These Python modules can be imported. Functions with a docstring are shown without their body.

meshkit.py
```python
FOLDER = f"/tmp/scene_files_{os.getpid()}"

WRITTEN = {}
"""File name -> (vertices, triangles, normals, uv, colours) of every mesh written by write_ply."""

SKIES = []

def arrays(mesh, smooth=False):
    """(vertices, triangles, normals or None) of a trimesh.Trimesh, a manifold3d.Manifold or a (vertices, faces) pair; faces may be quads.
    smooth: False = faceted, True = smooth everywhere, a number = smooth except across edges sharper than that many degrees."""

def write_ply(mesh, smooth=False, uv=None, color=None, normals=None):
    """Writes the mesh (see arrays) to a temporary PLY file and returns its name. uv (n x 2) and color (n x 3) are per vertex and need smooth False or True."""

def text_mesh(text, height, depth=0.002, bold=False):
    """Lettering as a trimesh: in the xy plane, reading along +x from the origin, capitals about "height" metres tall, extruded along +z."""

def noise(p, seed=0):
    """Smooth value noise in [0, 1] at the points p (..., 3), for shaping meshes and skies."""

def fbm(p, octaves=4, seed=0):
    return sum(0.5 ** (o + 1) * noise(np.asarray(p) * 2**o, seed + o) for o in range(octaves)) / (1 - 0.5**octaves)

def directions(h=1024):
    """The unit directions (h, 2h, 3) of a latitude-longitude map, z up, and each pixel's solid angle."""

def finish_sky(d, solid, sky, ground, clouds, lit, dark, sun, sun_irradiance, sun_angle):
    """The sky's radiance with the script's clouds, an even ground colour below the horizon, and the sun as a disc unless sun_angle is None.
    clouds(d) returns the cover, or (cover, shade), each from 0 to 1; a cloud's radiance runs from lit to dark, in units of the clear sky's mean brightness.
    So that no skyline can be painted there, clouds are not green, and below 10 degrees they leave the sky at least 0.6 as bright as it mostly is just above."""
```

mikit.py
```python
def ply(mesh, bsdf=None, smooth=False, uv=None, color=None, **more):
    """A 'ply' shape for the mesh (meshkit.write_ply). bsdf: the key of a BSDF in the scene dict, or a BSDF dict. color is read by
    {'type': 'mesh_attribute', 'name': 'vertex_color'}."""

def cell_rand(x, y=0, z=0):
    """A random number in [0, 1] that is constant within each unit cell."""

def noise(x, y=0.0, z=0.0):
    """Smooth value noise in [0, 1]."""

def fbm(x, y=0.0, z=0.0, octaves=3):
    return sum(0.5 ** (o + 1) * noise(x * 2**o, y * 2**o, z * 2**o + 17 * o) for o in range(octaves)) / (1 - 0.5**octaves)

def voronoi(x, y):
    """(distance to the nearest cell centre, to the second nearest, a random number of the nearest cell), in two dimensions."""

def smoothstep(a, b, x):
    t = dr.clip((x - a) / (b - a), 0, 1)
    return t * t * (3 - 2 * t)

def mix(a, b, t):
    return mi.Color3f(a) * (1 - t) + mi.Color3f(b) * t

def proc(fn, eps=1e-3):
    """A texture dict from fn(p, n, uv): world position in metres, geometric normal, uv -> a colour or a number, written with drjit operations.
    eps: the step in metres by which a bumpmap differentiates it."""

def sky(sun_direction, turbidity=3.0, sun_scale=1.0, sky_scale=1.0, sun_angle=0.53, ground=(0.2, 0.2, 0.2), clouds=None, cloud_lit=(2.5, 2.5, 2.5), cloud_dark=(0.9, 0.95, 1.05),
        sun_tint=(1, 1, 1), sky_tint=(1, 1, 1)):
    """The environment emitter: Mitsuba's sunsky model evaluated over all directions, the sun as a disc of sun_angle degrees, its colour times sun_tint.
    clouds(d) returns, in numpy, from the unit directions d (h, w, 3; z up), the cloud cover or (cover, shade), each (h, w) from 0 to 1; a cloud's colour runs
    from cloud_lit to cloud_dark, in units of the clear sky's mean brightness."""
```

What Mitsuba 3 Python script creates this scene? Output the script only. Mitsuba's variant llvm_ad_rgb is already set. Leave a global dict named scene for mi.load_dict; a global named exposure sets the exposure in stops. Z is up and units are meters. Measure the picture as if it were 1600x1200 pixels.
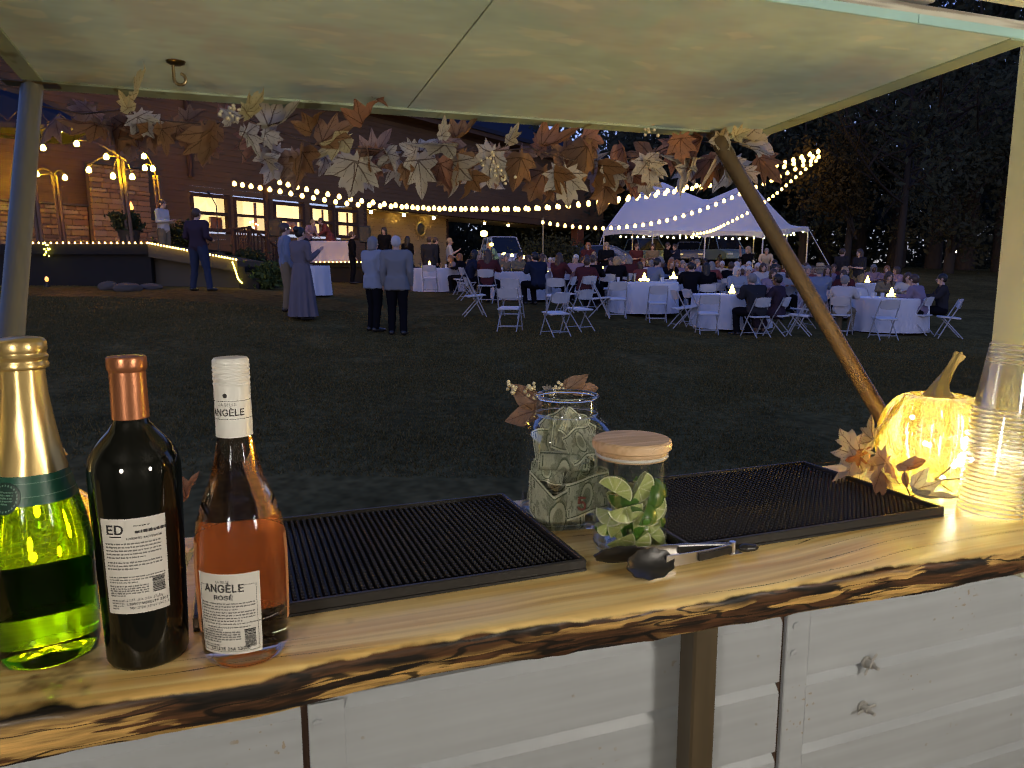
import math, random
import numpy as np, trimesh, drjit as dr, mitsuba as mi, mikit, meshkit
from mikit import noise, fbm, smoothstep, mix, cell_rand, voronoi
from manifold3d import Manifold, OpType, CrossSection
from scipy.interpolate import RBFInterpolator
T = mi.ScalarTransform4f
rng = np.random.default_rng(7)
random.seed(7)
scene, labels = {}, {}

# ------------------------------------------------------------------ camera, sky, exposure
# World frame: x along the trailer's serving hatch (to the right), y outward over the lawn, z up, metres.
YAW = math.radians(20.2)            # the camera looks this far to the right of the hatch's normal
ZC = 2.0                            # camera height over the ground beside the trailer
FPX = 1165.0                        # focal length in pixels of a 1600-pixel-wide frame
PITCH = math.atan((600 - 423) / FPX)
RX = np.array([math.cos(YAW), -math.sin(YAW), 0.0])      # camera right
HF = np.array([math.sin(YAW), math.cos(YAW), 0.0])       # camera forward, levelled
FW = HF * math.cos(PITCH) + np.array([0, 0, -math.sin(PITCH)])
UPV = HF * math.sin(PITCH) + np.array([0, 0, math.cos(PITCH)])
EYE = np.array([0, 0, ZC])
scene['camera'] = {'type': 'perspective', 'fov': math.degrees(2 * math.atan(800 / FPX)), 'fov_axis': 'x', 'near_clip': 0.02, 'far_clip': 2000.0,
                   'to_world': T().look_at(origin=EYE.tolist(), target=(EYE + FW).tolist(), up=[0, 0, 1])}
SKYD = mikit.sky([-0.5, -0.8, 0.06], turbidity=3, sun_scale=0.0, sky_scale=13.0, sky_tint=(0.44, 0.60, 1.70), ground=(0.02, 0.02, 0.02))
SKYD['sampling_weight'] = 300.0
scene['sky'] = SKYD
exposure = 0.0

# ------------------------------------------------------------------ helpers
def ray(px, py):
    return (px - 800) / FPX * RX - (py - 600) / FPX * UPV + FW
def at(px, py, D):
    """The point seen in direction (px, py) at the levelled distance D ahead."""
    d = ray(px, py); return EYE + d * (D / (d @ HF))
def on_y(px, py, y):
    d = ray(px, py); return EYE + d * (y / d[1])
def on_z(px, py, z):
    d = ray(px, py); return EYE + d * ((z - ZC) / d[2])
def heading(h):
    """Direction h degrees to the right of straight ahead."""
    a = math.radians(h); return HF * math.cos(a) + RX * math.sin(a)
def rotz_of(h): return -math.degrees(YAW) - h

_used = {}
def numbered(key):
    n = _used.get(key, 0); _used[key] = n + 1
    return key if n == 0 else f'{key}_{n:03d}'
def tag(key, label=None, cat=None, group=None, kind=None):
    d = labels.setdefault(key, {})
    for k, v in (('label', label), ('category', cat), ('group', group), ('kind', kind)):
        if v: d[k] = v
def thing(name, label, cat, group=None):
    k = numbered(name); tag(k, label, cat, group); return k
def put(name, mesh, bsdf, parent=None, smooth=False, uv=None, label=None, cat=None, group=None, kind=None, tw=None, **more):
    """One entry of the scene; mesh may be a ready ply dict."""
    key = numbered(f'{parent}__{name}' if parent else name)
    d = dict(mesh) if isinstance(mesh, dict) else mikit.ply(mesh, bsdf, smooth=smooth, uv=uv, **more)
    if isinstance(mesh, dict) and bsdf is not None: d['bsdf'] = {'type': 'ref', 'id': bsdf}
    if isinstance(mesh, dict): d.update(more)
    if tw is not None: d['to_world'] = tw
    assert key not in scene, key
    scene[key] = d
    tag(key, label, cat, group, kind)
    return key

def cat(meshes): return trimesh.util.concatenate([m for m in meshes if m is not None])
def man(m):
    q = m.to_mesh(); return trimesh.Trimesh(q.vert_properties[:, :3], q.tri_verts, process=False)
def hull(pts): return man(Manifold.hull_points(np.asarray(pts, float)))
def box(lo, hi, ch=0.0):
    lo, hi = np.minimum(lo, hi).astype(float), np.maximum(lo, hi).astype(float)
    if ch <= 0:
        m = trimesh.creation.box(extents=hi - lo); m.apply_translation((lo + hi) / 2); return m
    p = []
    for k in range(3):
        l, h = lo + ch, hi - ch
        l[k], h[k] = lo[k], hi[k]
        p += [[(l, h)[i][0], (l, h)[j][1], (l, h)[q][2]] for i in (0, 1) for j in (0, 1) for q in (0, 1)]
    return hull(p)
def oriented_box(c, ax, ay, az, ch=0.0):
    """Box centred on c with half-extent vectors ax, ay, az."""
    L = [np.linalg.norm(a) for a in (ax, ay, az)]
    m = box(-np.array(L), np.array(L), ch)
    M = np.eye(4); M[:3, :3] = np.stack([np.asarray(a) / l for a, l in zip((ax, ay, az), L)], 1); M[:3, 3] = c
    m.apply_transform(M)
    return m
def tube(pts, r, n=8, cap=True):
    p = np.asarray(pts, float); r = np.broadcast_to(r, (len(p),)).astype(float)
    t = np.gradient(p, axis=0); t /= np.linalg.norm(t, axis=1, keepdims=True) + 1e-12
    a = np.zeros_like(p); ref = np.array([0, 0, 1.0]) if abs(t[0][2]) < 0.9 else np.array([1.0, 0, 0])
    for i in range(len(p)):
        v = ref - t[i] * (ref @ t[i]); v /= np.linalg.norm(v) + 1e-12; a[i] = v; ref = v
    b = np.cross(t, a); g = np.arange(n) * 2 * np.pi / n
    v = (p[:, None] + r[:, None, None] * (np.cos(g)[None, :, None] * a[:, None] + np.sin(g)[None, :, None] * b[:, None])).reshape(-1, 3)
    f = []
    for i in range(len(p) - 1):
        for j in range(n):
            q = (j + 1) % n; A, B, C, D = i * n + j, i * n + q, (i + 1) * n + q, (i + 1) * n + j
            f += [[A, B, C], [A, C, D]]
    if cap:
        k = len(v); v = np.vstack([v, p[:1], p[-1:]])
        for j in range(n):
            q = (j + 1) % n
            f += [[k, q, j], [k + 1, (len(p) - 1) * n + j, (len(p) - 1) * n + q]]
    return trimesh.Trimesh(v, f, process=False)
def lathe(prof, n=48, c=(0, 0, 0)):
    """Profile [(r, z)] turned about z; r = 0 ends close it. Normals point outwards for profiles running upwards."""
    prof = np.asarray(prof, float); g = np.arange(n) * 2 * np.pi / n
    v = np.stack([prof[:, None, 0] * np.cos(g), prof[:, None, 0] * np.sin(g), np.broadcast_to(prof[:, None, 1], (len(prof), n))], -1).reshape(-1, 3)
    i, j = np.meshgrid(np.arange(len(prof) - 1), np.arange(n), indexing='ij'); q = (j + 1) % n
    A, B, C, D = i * n + j, i * n + q, (i + 1) * n + q, (i + 1) * n + j
    f = np.concatenate([np.stack([A, B, C], -1).reshape(-1, 3), np.stack([A, C, D], -1).reshape(-1, 3)])
    m = trimesh.Trimesh(v + np.asarray(c), f, process=False)
    m.merge_vertices(); m.update_faces(m.nondegenerate_faces()); m.remove_unreferenced_vertices()
    return m
def grid_faces(nu, nv):
    i, j = np.meshgrid(np.arange(nu - 1), np.arange(nv - 1), indexing='ij'); A = i * nv + j
    return np.concatenate([np.stack([A, A + nv, A + nv + 1], -1).reshape(-1, 3), np.stack([A, A + nv + 1, A + 1], -1).reshape(-1, 3)])
def sheet(fn, nu, nv):
    """Grid mesh of fn(u, v) -> point, u, v in 0..1; returns (mesh, uv)."""
    u, v = np.meshgrid(np.linspace(0, 1, nu), np.linspace(0, 1, nv), indexing='ij')
    p = np.stack(fn(u, v), -1).reshape(-1, 3)
    return trimesh.Trimesh(p, grid_faces(nu, nv), process=False), np.stack([u.ravel(), v.ravel()], 1)
_ICO = trimesh.creation.icosphere(1).vertices
_OCT = np.array(trimesh.creation.icosphere(0).vertices)
def ball(c, r, pts=_ICO): return np.asarray(c, float) + pts * np.asarray(r, float)
def bone(a, ra, b, rb, pts=_ICO): return Manifold.hull_points(np.vstack([ball(a, ra, pts), ball(b, rb, pts)]))
def union(ms): return Manifold.batch_boolean(ms, OpType.Add)
def moved(m, M):
    m = m.copy(); m.apply_transform(np.array(M.matrix) if hasattr(M, 'matrix') else M); return m

# ------------------------------------------------------------------ materials
def rgb(c): return {'type': 'rgb', 'value': [float(x) for x in c]}
def mat(name, color, rough=0.6, two=True, **k):
    b = {'type': 'principled', 'base_color': color if isinstance(color, dict) else rgb(color), 'roughness': rough, **k}
    scene[name] = {'type': 'twosided', 'bsdf': b} if two else b
    return name
def diffuse(name, color):
    scene[name] = {'type': 'twosided', 'bsdf': {'type': 'diffuse', 'reflectance': color if isinstance(color, dict) else rgb(color)}}
    return name
def bumped(name, inner, fn, scale, eps=1e-3):
    scene[name] = {'type': 'twosided', 'bsdf': {'type': 'bumpmap', 'arbitrary': mikit.proc(fn, eps), 'scale': scale, 'bsdf': inner}}
    return name
P = mikit.proc

def wood_counter(p, n, uv):
    wob = 0.03 * fbm(p.x * 3, p.y * 4, 0.0, 3)
    yy = p.y + wob + 0.018 * dr.sin(p.x * 5.0)
    g1 = fbm(p.x * 2.2, yy * 60, p.z * 20, 3)
    g2 = fbm(p.x * 6, yy * 220, 2.0, 2)
    c = mix((0.84, 0.64, 0.27), (0.64, 0.41, 0.13), smoothstep(0.35, 0.7, g1))
    c = mix(c, (0.86, 0.70, 0.38), smoothstep(0.5, 0.75, fbm(p.x * 1.3 + 5, yy * 12, 0.0, 2)) * 0.6)
    c = c * (0.86 + 0.28 * g2)
    # heartwood: darker brown band along the middle of the slab
    heart = smoothstep(0.055, 0.0, dr.abs(yy - 0.93 - 0.02 * dr.sin(p.x * 3))) * smoothstep(0.1, 0.5, p.x)
    c = mix(c, (0.20, 0.095, 0.032), heart * 0.75 * (0.5 + 0.5 * g1))
    # dark spalt lines
    s = dr.abs(fbm(p.x * 1.5 + 3, yy * 34, 1.0, 4) - 0.5)
    c = mix(c, (0.07, 0.032, 0.014), smoothstep(0.012, 0.003, s) * smoothstep(0.48, 0.62, noise(p.x * 3.3, yy * 9, 4.0)))
    # the live edge: bark and dark wane below the top, with bare honey-coloured patches
    wx, wz = p.x + 0.03 * fbm(p.x * 11, p.z * 40, 1.0, 2), p.z + 0.012 * (fbm(p.x * 7, p.z * 20, 5.0, 3) - 0.5)
    e = 1.6228 - p.z + 0.010 * (fbm(p.x * 5.3, p.y * 9, 3.0, 2) - 0.5) + 0.005 * (fbm(p.x * 41, p.y * 40, 4.0, 3) - 0.5)
    f1 = fbm(wx * 13, wz * 95, p.y * 12, 4)
    f2 = fbm(wx * 30, wz * 420, 7.0, 3)
    bark = mix((0.006, 0.004, 0.003), (0.075, 0.032, 0.012), smoothstep(0.40, 0.62, f1))
    patch = smoothstep(0.52, 0.575, fbm(wx * 9 + 9, wz * 85, 3.0, 4)) * smoothstep(0.42, 0.58, noise(p.x * 5.3, 8.0, p.z * 22))
    bark = mix(bark, (0.46, 0.28, 0.09), patch)
    bark = mix(bark, (0.004, 0.003, 0.002), smoothstep(0.035, 0.012, dr.abs(fbm(wx * 8 + 4, wz * 60, 9.0, 3) - 0.5)) * 0.9)
    bark = bark * (0.25 + 1.5 * f2)
    return mix(c, bark, smoothstep(0.0005, 0.0035, e) * smoothstep(0.9, 0.8, p.y))
def wood_rough(p, n, uv):
    return 0.30 + 0.12 * fbm(p.x * 8, p.y * 30, 0.0, 2) + 0.35 * smoothstep(0.002, 0.010, 1.6236 - p.z)
scene['counter_wood'] = {'type': 'twosided', 'bsdf': {'type': 'principled', 'base_color': P(wood_counter), 'roughness': P(wood_rough), 'specular': 0.4, 'clearcoat': 0.12, 'clearcoat_gloss': 0.92}}

def hatch_paint(p, n, uv):
    wx, wy = p.x + 0.15 * noise(p.x * 4, p.y * 4), p.y + 0.15 * noise(p.x * 4, p.y * 4, 7.0)
    a = fbm(wx * 5.0, wy * 6.5, 0.3, 4); b = fbm(wx * 9 + 4, wy * 8, 2.0, 4); s = fbm(p.x * 26, p.y * 60, 5.0, 2)
    c = mix((0.37, 0.52, 0.52), (0.49, 0.64, 0.61), smoothstep(0.30, 0.70, a))
    c = mix(c, (0.46, 0.49, 0.49), smoothstep(0.48, 0.7, b) * 0.5)
    c = mix(c, (0.70, 0.72, 0.60), smoothstep(0.66, 0.76, fbm(wx * 14, wy * 30, 8.0, 3)) * 0.3)
    return c * (0.93 + 0.14 * s)
mat('hatch_paint', P(hatch_paint), 0.42)
def hatch_edge_paint(p, n, uv):
    s = fbm(p.x * 40, p.y * 14, p.z * 30, 3)
    return mix((0.27, 0.35, 0.25), (0.16, 0.18, 0.11), smoothstep(0.62, 0.75, s)) * (0.8 + 0.4 * fbm(p.x * 5, p.y * 5, 0.0, 2))
mat('hatch_edge_paint', P(hatch_edge_paint), 0.4)
def weathered(p, n, uv):
    s = fbm(p.x * 6, p.y * 90, p.z * 90, 3)
    return mix((0.50, 0.50, 0.44), (0.22, 0.20, 0.17), smoothstep(0.5, 0.72, s))
mat('weathered_wood', P(weathered), 0.7)
mat('blue_paint', (0.33, 0.55, 0.55), 0.45)
def jamb_paint(p, n, uv):
    s = fbm(p.x * 30, p.y * 30, p.z * 4, 3)
    return mix((0.60, 0.66, 0.46), (0.72, 0.72, 0.55), s)
mat('jamb_paint', P(jamb_paint), 0.45)
def shiplap(p, n, uv):
    s = fbm(p.x * 4, p.y * 4, p.z * 70, 3); b = fbm(p.x * 3, 0.0, p.z * 3, 3)
    c = mix((0.35, 0.38, 0.415), (0.435, 0.475, 0.515), s) * (0.85 + 0.3 * b)
    return mix(c, (0.34, 0.30, 0.25), smoothstep(0.80, 0.84, noise(p.x * 160, p.y * 5, p.z * 160)) * smoothstep(0.75, 0.85, noise(p.x * 9, 1.0, p.z * 9)))
mat('shiplap_white', P(shiplap), 0.42)
def pole_wood(p, n, uv):
    s = fbm(p.x * 60, p.y * 60, p.z * 5, 3)
    return mix((0.055, 0.042, 0.025), (0.095, 0.072, 0.042), s)
mat('pole_brown', P(pole_wood), 0.45)
mat('pole_grey', (0.17, 0.17, 0.135), 0.4)
mat('interior_white', (0.15, 0.145, 0.135), 0.6)
mat('floor_ply', (0.22, 0.16, 0.10), 0.6)
mat('rubber_black', (0.012, 0.012, 0.013), 0.48)
mat('silicone_black', (0.014, 0.014, 0.015), 0.38)
mat('steel', (0.62, 0.62, 0.62), 0.22, metallic=1.0)
mat('galvanised', (0.36, 0.36, 0.35), 0.35, metallic=0.2)
mat('brass_dark', (0.25, 0.19, 0.10), 0.3, metallic=1.0)
mat('black_metal', (0.02, 0.02, 0.022), 0.4)
mat('copper_metal', (0.09, 0.05, 0.03), 0.5)
mat('gold_foil', (0.70, 0.52, 0.22), 0.3, metallic=0.85)
mat('copper_foil', (0.42, 0.17, 0.085), 0.32, metallic=0.75)
mat('white_cap', (0.72, 0.73, 0.70), 0.32)
mat('paper_white', (0.62, 0.61, 0.57), 0.6)
mat('ink', (0.02, 0.02, 0.022), 0.6)
mat('ink_grey', (0.16, 0.16, 0.155), 0.7)
mat('green_band', (0.012, 0.085, 0.055), 0.4)
mat('green_seal', (0.010, 0.040, 0.030), 0.4)
mat('seal_ink', (0.12, 0.24, 0.18), 0.5)
scene['red_wine_glass'] = {'type': 'plastic', 'diffuse_reflectance': rgb((0.0035, 0.0045, 0.0035)), 'int_ior': 1.5}
scene['green_glass'] = {'type': 'dielectric', 'int_ior': 1.38, 'ext_ior': 1.0, 'specular_transmittance': rgb((0.31, 0.63, 0.035))}
scene['rose_glass'] = {'type': 'dielectric', 'int_ior': 1.40, 'ext_ior': 1.0, 'specular_transmittance': rgb((0.95, 0.78, 0.62))}
scene['clear_glass'] = {'type': 'dielectric', 'int_ior': 1.5, 'ext_ior': 1.0, 'specular_transmittance': rgb((0.97, 0.985, 0.97))}
scene['jar_glass'] = {'type': 'thindielectric', 'int_ior': 1.75, 'specular_transmittance': rgb((0.95, 0.965, 0.95))}
scene['cup_plastic'] = {'type': 'thindielectric', 'int_ior': 1.22, 'specular_transmittance': rgb((0.99, 0.99, 0.99))}
scene['cup_rim'] = {'type': 'blendbsdf', 'weight': 0.42, 'clear': {'type': 'thindielectric', 'int_ior': 1.5}, 'haze': {'type': 'principledthin', 'base_color': rgb((0.85, 0.85, 0.83)), 'roughness': 0.3, 'diff_trans': 0.9, 'spec_trans': 0.0}}
scene['window_glass'] = {'type': 'thindielectric', 'int_ior': 1.5}
scene['rose_label_back'] = {'type': 'principledthin', 'base_color': rgb((0.64, 0.34, 0.17)), 'roughness': 0.6, 'diff_trans': 0.9, 'spec_trans': 0.0}
scene['champagne_label_back'] = {'type': 'principledthin', 'base_color': rgb((0.03, 0.05, 0.02)), 'roughness': 0.6, 'diff_trans': 0.3, 'spec_trans': 0.0}

def lid_wood(p, n, uv):
    s = fbm(p.x * 14 + 0.3 * noise(p.x * 9, p.y * 9), p.y * 140, p.z * 60, 3)
    return mix((0.66, 0.47, 0.29), (0.52, 0.34, 0.18), smoothstep(0.35, 0.7, s))
mat('lid_wood', P(lid_wood), 0.5)

def veins(uv):
    """Distance to a maple leaf's main veins, uv = leaf plane in units of its length, base at (0, 0), tip at (0, 1)."""
    x, y = dr.abs(uv.x), uv.y
    d = mi.Float(9.0)
    for ang, ln in ((0.0, 1.0), (42.0, 0.75), (88.0, 0.55)):
        sx, cy = math.sin(math.radians(ang)), math.cos(math.radians(ang))
        X, Y = x, y - 0.22
        t = dr.clip(X * sx + Y * cy, 0, ln)
        d = dr.minimum(d, dr.sqrt(dr.square(X - t * sx) + dr.square(Y - t * cy)) + 0.012 * t)
        for k in (0.3, 0.55):
            for q in (-35, 35):
                bx, by = k * ln * sx, k * ln * cy; s2, c2 = math.sin(math.radians(ang + q)), math.cos(math.radians(ang + q))
                t2 = dr.clip((X - bx) * s2 + (Y - by) * c2, 0, 0.2)
                d = dr.minimum(d, dr.sqrt(dr.square(X - bx - t2 * s2) + dr.square(Y - by - t2 * c2)) + 0.012)
    return d
def leaf_mat(name, ca, cb, cv, trans):
    def col(p, n, uv):
        c = mix(ca, cb, fbm(uv.x * 3 + p.x * 2, uv.y * 3, p.y * 3, 3))
        return mix(c, cv, 0.85 * smoothstep(0.022, 0.008, veins(uv)))
    scene[name] = {'type': 'principledthin', 'base_color': P(col), 'roughness': 0.65, 'diff_trans': trans, 'spec_trans': 0.0}
leaf_mat('leaf_cream', (0.56, 0.53, 0.43), (0.44, 0.42, 0.38), (0.11, 0.075, 0.055), 0.9)
leaf_mat('leaf_tan', (0.33, 0.20, 0.105), (0.23, 0.135, 0.075), (0.10, 0.055, 0.03), 0.9)
leaf_mat('leaf_rust', (0.34, 0.17, 0.10), (0.26, 0.15, 0.11), (0.10, 0.05, 0.03), 0.9)
leaf_mat('leaf_dusk', (0.36, 0.25, 0.19), (0.30, 0.20, 0.15), (0.16, 0.10, 0.07), 0.9)
leaf_mat('leaf_yellow', (0.58, 0.54, 0.30), (0.50, 0.44, 0.27), (0.20, 0.13, 0.06), 0.9)
mat('stem_brown', (0.06, 0.035, 0.022), 0.7)
mat('berry_cream', (0.60, 0.55, 0.38), 0.4)

def bill_print(p, n, uv):
    x, y = uv.x, uv.y
    edge = dr.minimum(dr.minimum(x, 1 - x) * 2.36, dr.minimum(y, 1 - y))
    fine = 0.5 + 0.5 * dr.sin(x * 190 + 6 * dr.sin(y * 30)) * dr.sin(y * 120 + 4 * dr.sin(x * 22))
    paper, green = (0.66, 0.69, 0.58), (0.12, 0.155, 0.105)
    c = mix(paper, green, 0.25 + 0.25 * fine + 0.35 * smoothstep(0.45, 0.6, fbm(x * 14, y * 7, 0.0, 3)))
    oval = dr.sqrt(dr.square((x - 0.5) * 2.36) + dr.square(y - 0.5))
    c = mix(c, (0.50, 0.53, 0.43), smoothstep(0.36, 0.34, oval)); c = mix(c, green, smoothstep(0.03, 0.012, dr.abs(oval - 0.35)))
    c = mix(c, (0.20, 0.235, 0.17), smoothstep(0.24, 0.20, oval) * (0.5 + 0.5 * fine))
    cx = dr.minimum(x, 1 - x) * 2.36; cy = dr.minimum(y, 1 - y); cor = dr.sqrt(dr.square(cx - 0.2) + dr.square(cy - 0.2))
    c = mix(c, (0.52, 0.55, 0.45), smoothstep(0.13, 0.12, cor)); c = mix(c, green, smoothstep(0.035, 0.02, dr.abs(cx - 0.2)) * smoothstep(0.1, 0.08, dr.abs(cy - 0.2)))
    c = mix(c, green, smoothstep(0.02, 0.008, dr.abs(edge - 0.07)))
    return mix(c, paper, smoothstep(0.055, 0.045, edge))
scene['bill_print'] = {'type': 'twosided', 'bsdf': {'type': 'diffuse', 'reflectance': P(bill_print)}}

def lime_flesh(p, n, uv):
    # uv.x: angle along the half-round face in segments, uv.y: distance from the centre line, 0..1
    r = uv.y; seg = dr.abs(uv.x - dr.floor(uv.x) - 0.5)
    c = mix((0.36, 0.45, 0.13), (0.54, 0.60, 0.27), fbm(uv.x * 9, r * 3, 0.0, 2))
    c = mix(c, (0.72, 0.74, 0.52), smoothstep(0.43, 0.48, seg))
    c = mix(c, (0.72, 0.74, 0.52), smoothstep(0.12, 0.05, r))
    return mix(c, (0.74, 0.76, 0.55), smoothstep(0.90, 0.94, r))
mat('lime_flesh', P(lime_flesh), 0.25)
mat('lime_rind', (0.055, 0.15, 0.016), 0.3)
mat('lime_pith', (0.62, 0.66, 0.40), 0.4)

# amber crackle glass of the lit pumpkin: clear amber with frosted, light-scattering crackle
def crackle(p, n, uv):
    a, b, w = voronoi(uv.x * 58 + 2.5 * noise(uv.x * 12, uv.y * 9), uv.y * 26 + 2.5 * noise(uv.x * 9 + 5, uv.y * 12))
    return dr.clip(0.10 + 0.30 * smoothstep(0.16, 0.02, b - a) + 0.08 * (w - 0.5), 0.03, 0.8)
scene['amber_crackle'] = {'type': 'blendbsdf', 'weight': P(crackle),
                          'clear': {'type': 'thindielectric', 'int_ior': 1.6, 'specular_transmittance': rgb((0.97, 0.74, 0.26))},
                          'frost': {'type': 'principledthin', 'base_color': rgb((0.88, 0.58, 0.14)), 'roughness': 0.3, 'diff_trans': 1.3, 'spec_trans': 0.0}}
mat('amber_stem', (0.62, 0.45, 0.16), 0.15, metallic=0.25, clearcoat=1.0)

def grass_col(p, n, uv):
    a = fbm(p.x * 0.35, p.y * 0.35, 0.0, 3); b = fbm(p.x * 2.3, p.y * 2.3, 1.0, 3); c = fbm(p.x * 14, p.y * 14, 2.0, 2)
    k = mix((0.076, 0.061, 0.022), (0.130, 0.100, 0.035), smoothstep(0.3, 0.7, 0.5 * a + 0.5 * b))
    return k * (0.55 + 0.9 * c)
diffuse('turf', P(grass_col))
diffuse('grass_blade', (0.118, 0.094, 0.032)); diffuse('grass_blade_dry', (0.170, 0.126, 0.05))
def siding_col(p, n, uv):
    s = fbm(p.x * 1.2, p.y * 1.2, p.z * 40, 3); b = fbm(p.x * 0.5, p.y * 0.5, p.z * 0.5, 2)
    return mix((0.105, 0.070, 0.043), (0.155, 0.104, 0.064), s) * (0.8 + 0.4 * b)
diffuse('siding', P(siding_col))
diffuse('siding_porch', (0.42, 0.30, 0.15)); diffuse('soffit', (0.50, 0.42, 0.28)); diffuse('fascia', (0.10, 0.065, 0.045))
diffuse('roof_dark', (0.035, 0.04, 0.055)); diffuse('canopy_dark', (0.03, 0.035, 0.05)); diffuse('deck_dark', (0.030, 0.028, 0.026)); diffuse('deck_wood', (0.10, 0.085, 0.06))
diffuse('trim_dark', (0.07, 0.045, 0.035)); diffuse('room_wall', (0.6, 0.5, 0.35)); diffuse('room_item', (0.25, 0.10, 0.06))
for i, c in enumerate(((0.38, 0.20, 0.10), (0.46, 0.27, 0.14), (0.29, 0.155, 0.08), (0.42, 0.22, 0.095))): diffuse(f'stone_{i}', c)
diffuse('mortar', (0.12, 0.09, 0.065)); diffuse('brick_red', (0.17, 0.07, 0.045))
scene['tent_fabric'] = {'type': 'principledthin', 'base_color': rgb((0.80, 0.80, 0.80)), 'roughness': 0.7, 'diff_trans': 0.22, 'spec_trans': 0.0}
mat('pole_white', (0.72, 0.72, 0.72), 0.35)
mat('linen_white', (0.58, 0.59, 0.62), 0.8); mat('linen_pink', (0.66, 0.55, 0.55), 0.8)
mat('chair_white', (0.52, 0.52, 0.52), 0.4); mat('chair_tube', (0.36, 0.36, 0.36), 0.35)
diffuse('bark', (0.055, 0.045, 0.036)); diffuse('rock', (0.10, 0.09, 0.075)); mat('wire_black', (0.012, 0.012, 0.012), 0.5)
for i, c in enumerate(((0.050, 0.058, 0.036), (0.062, 0.062, 0.034), (0.042, 0.050, 0.036), (0.070, 0.052, 0.022))):
    scene[f'foliage_{i}'] = {'type': 'principledthin', 'base_color': rgb(c), 'roughness': 0.6, 'diff_trans': 0.6, 'spec_trans': 0.0}
diffuse('shrub_green', (0.05, 0.07, 0.025))
mat('car_white', (0.55, 0.56, 0.58), 0.25, clearcoat=1.0); mat('car_grey', (0.16, 0.17, 0.18), 0.25, clearcoat=1.0); mat('car_blue', (0.12, 0.20, 0.26), 0.25, clearcoat=1.0)
mat('car_glass', (0.01, 0.012, 0.015), 0.08); mat('tyre', (0.015, 0.015, 0.015), 0.8)
SKIN = [mat('skin_light', (0.50, 0.32, 0.24), 0.5), mat('skin_tan', (0.36, 0.21, 0.145), 0.5), mat('skin_brown', (0.13, 0.072, 0.048), 0.5)]
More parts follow.
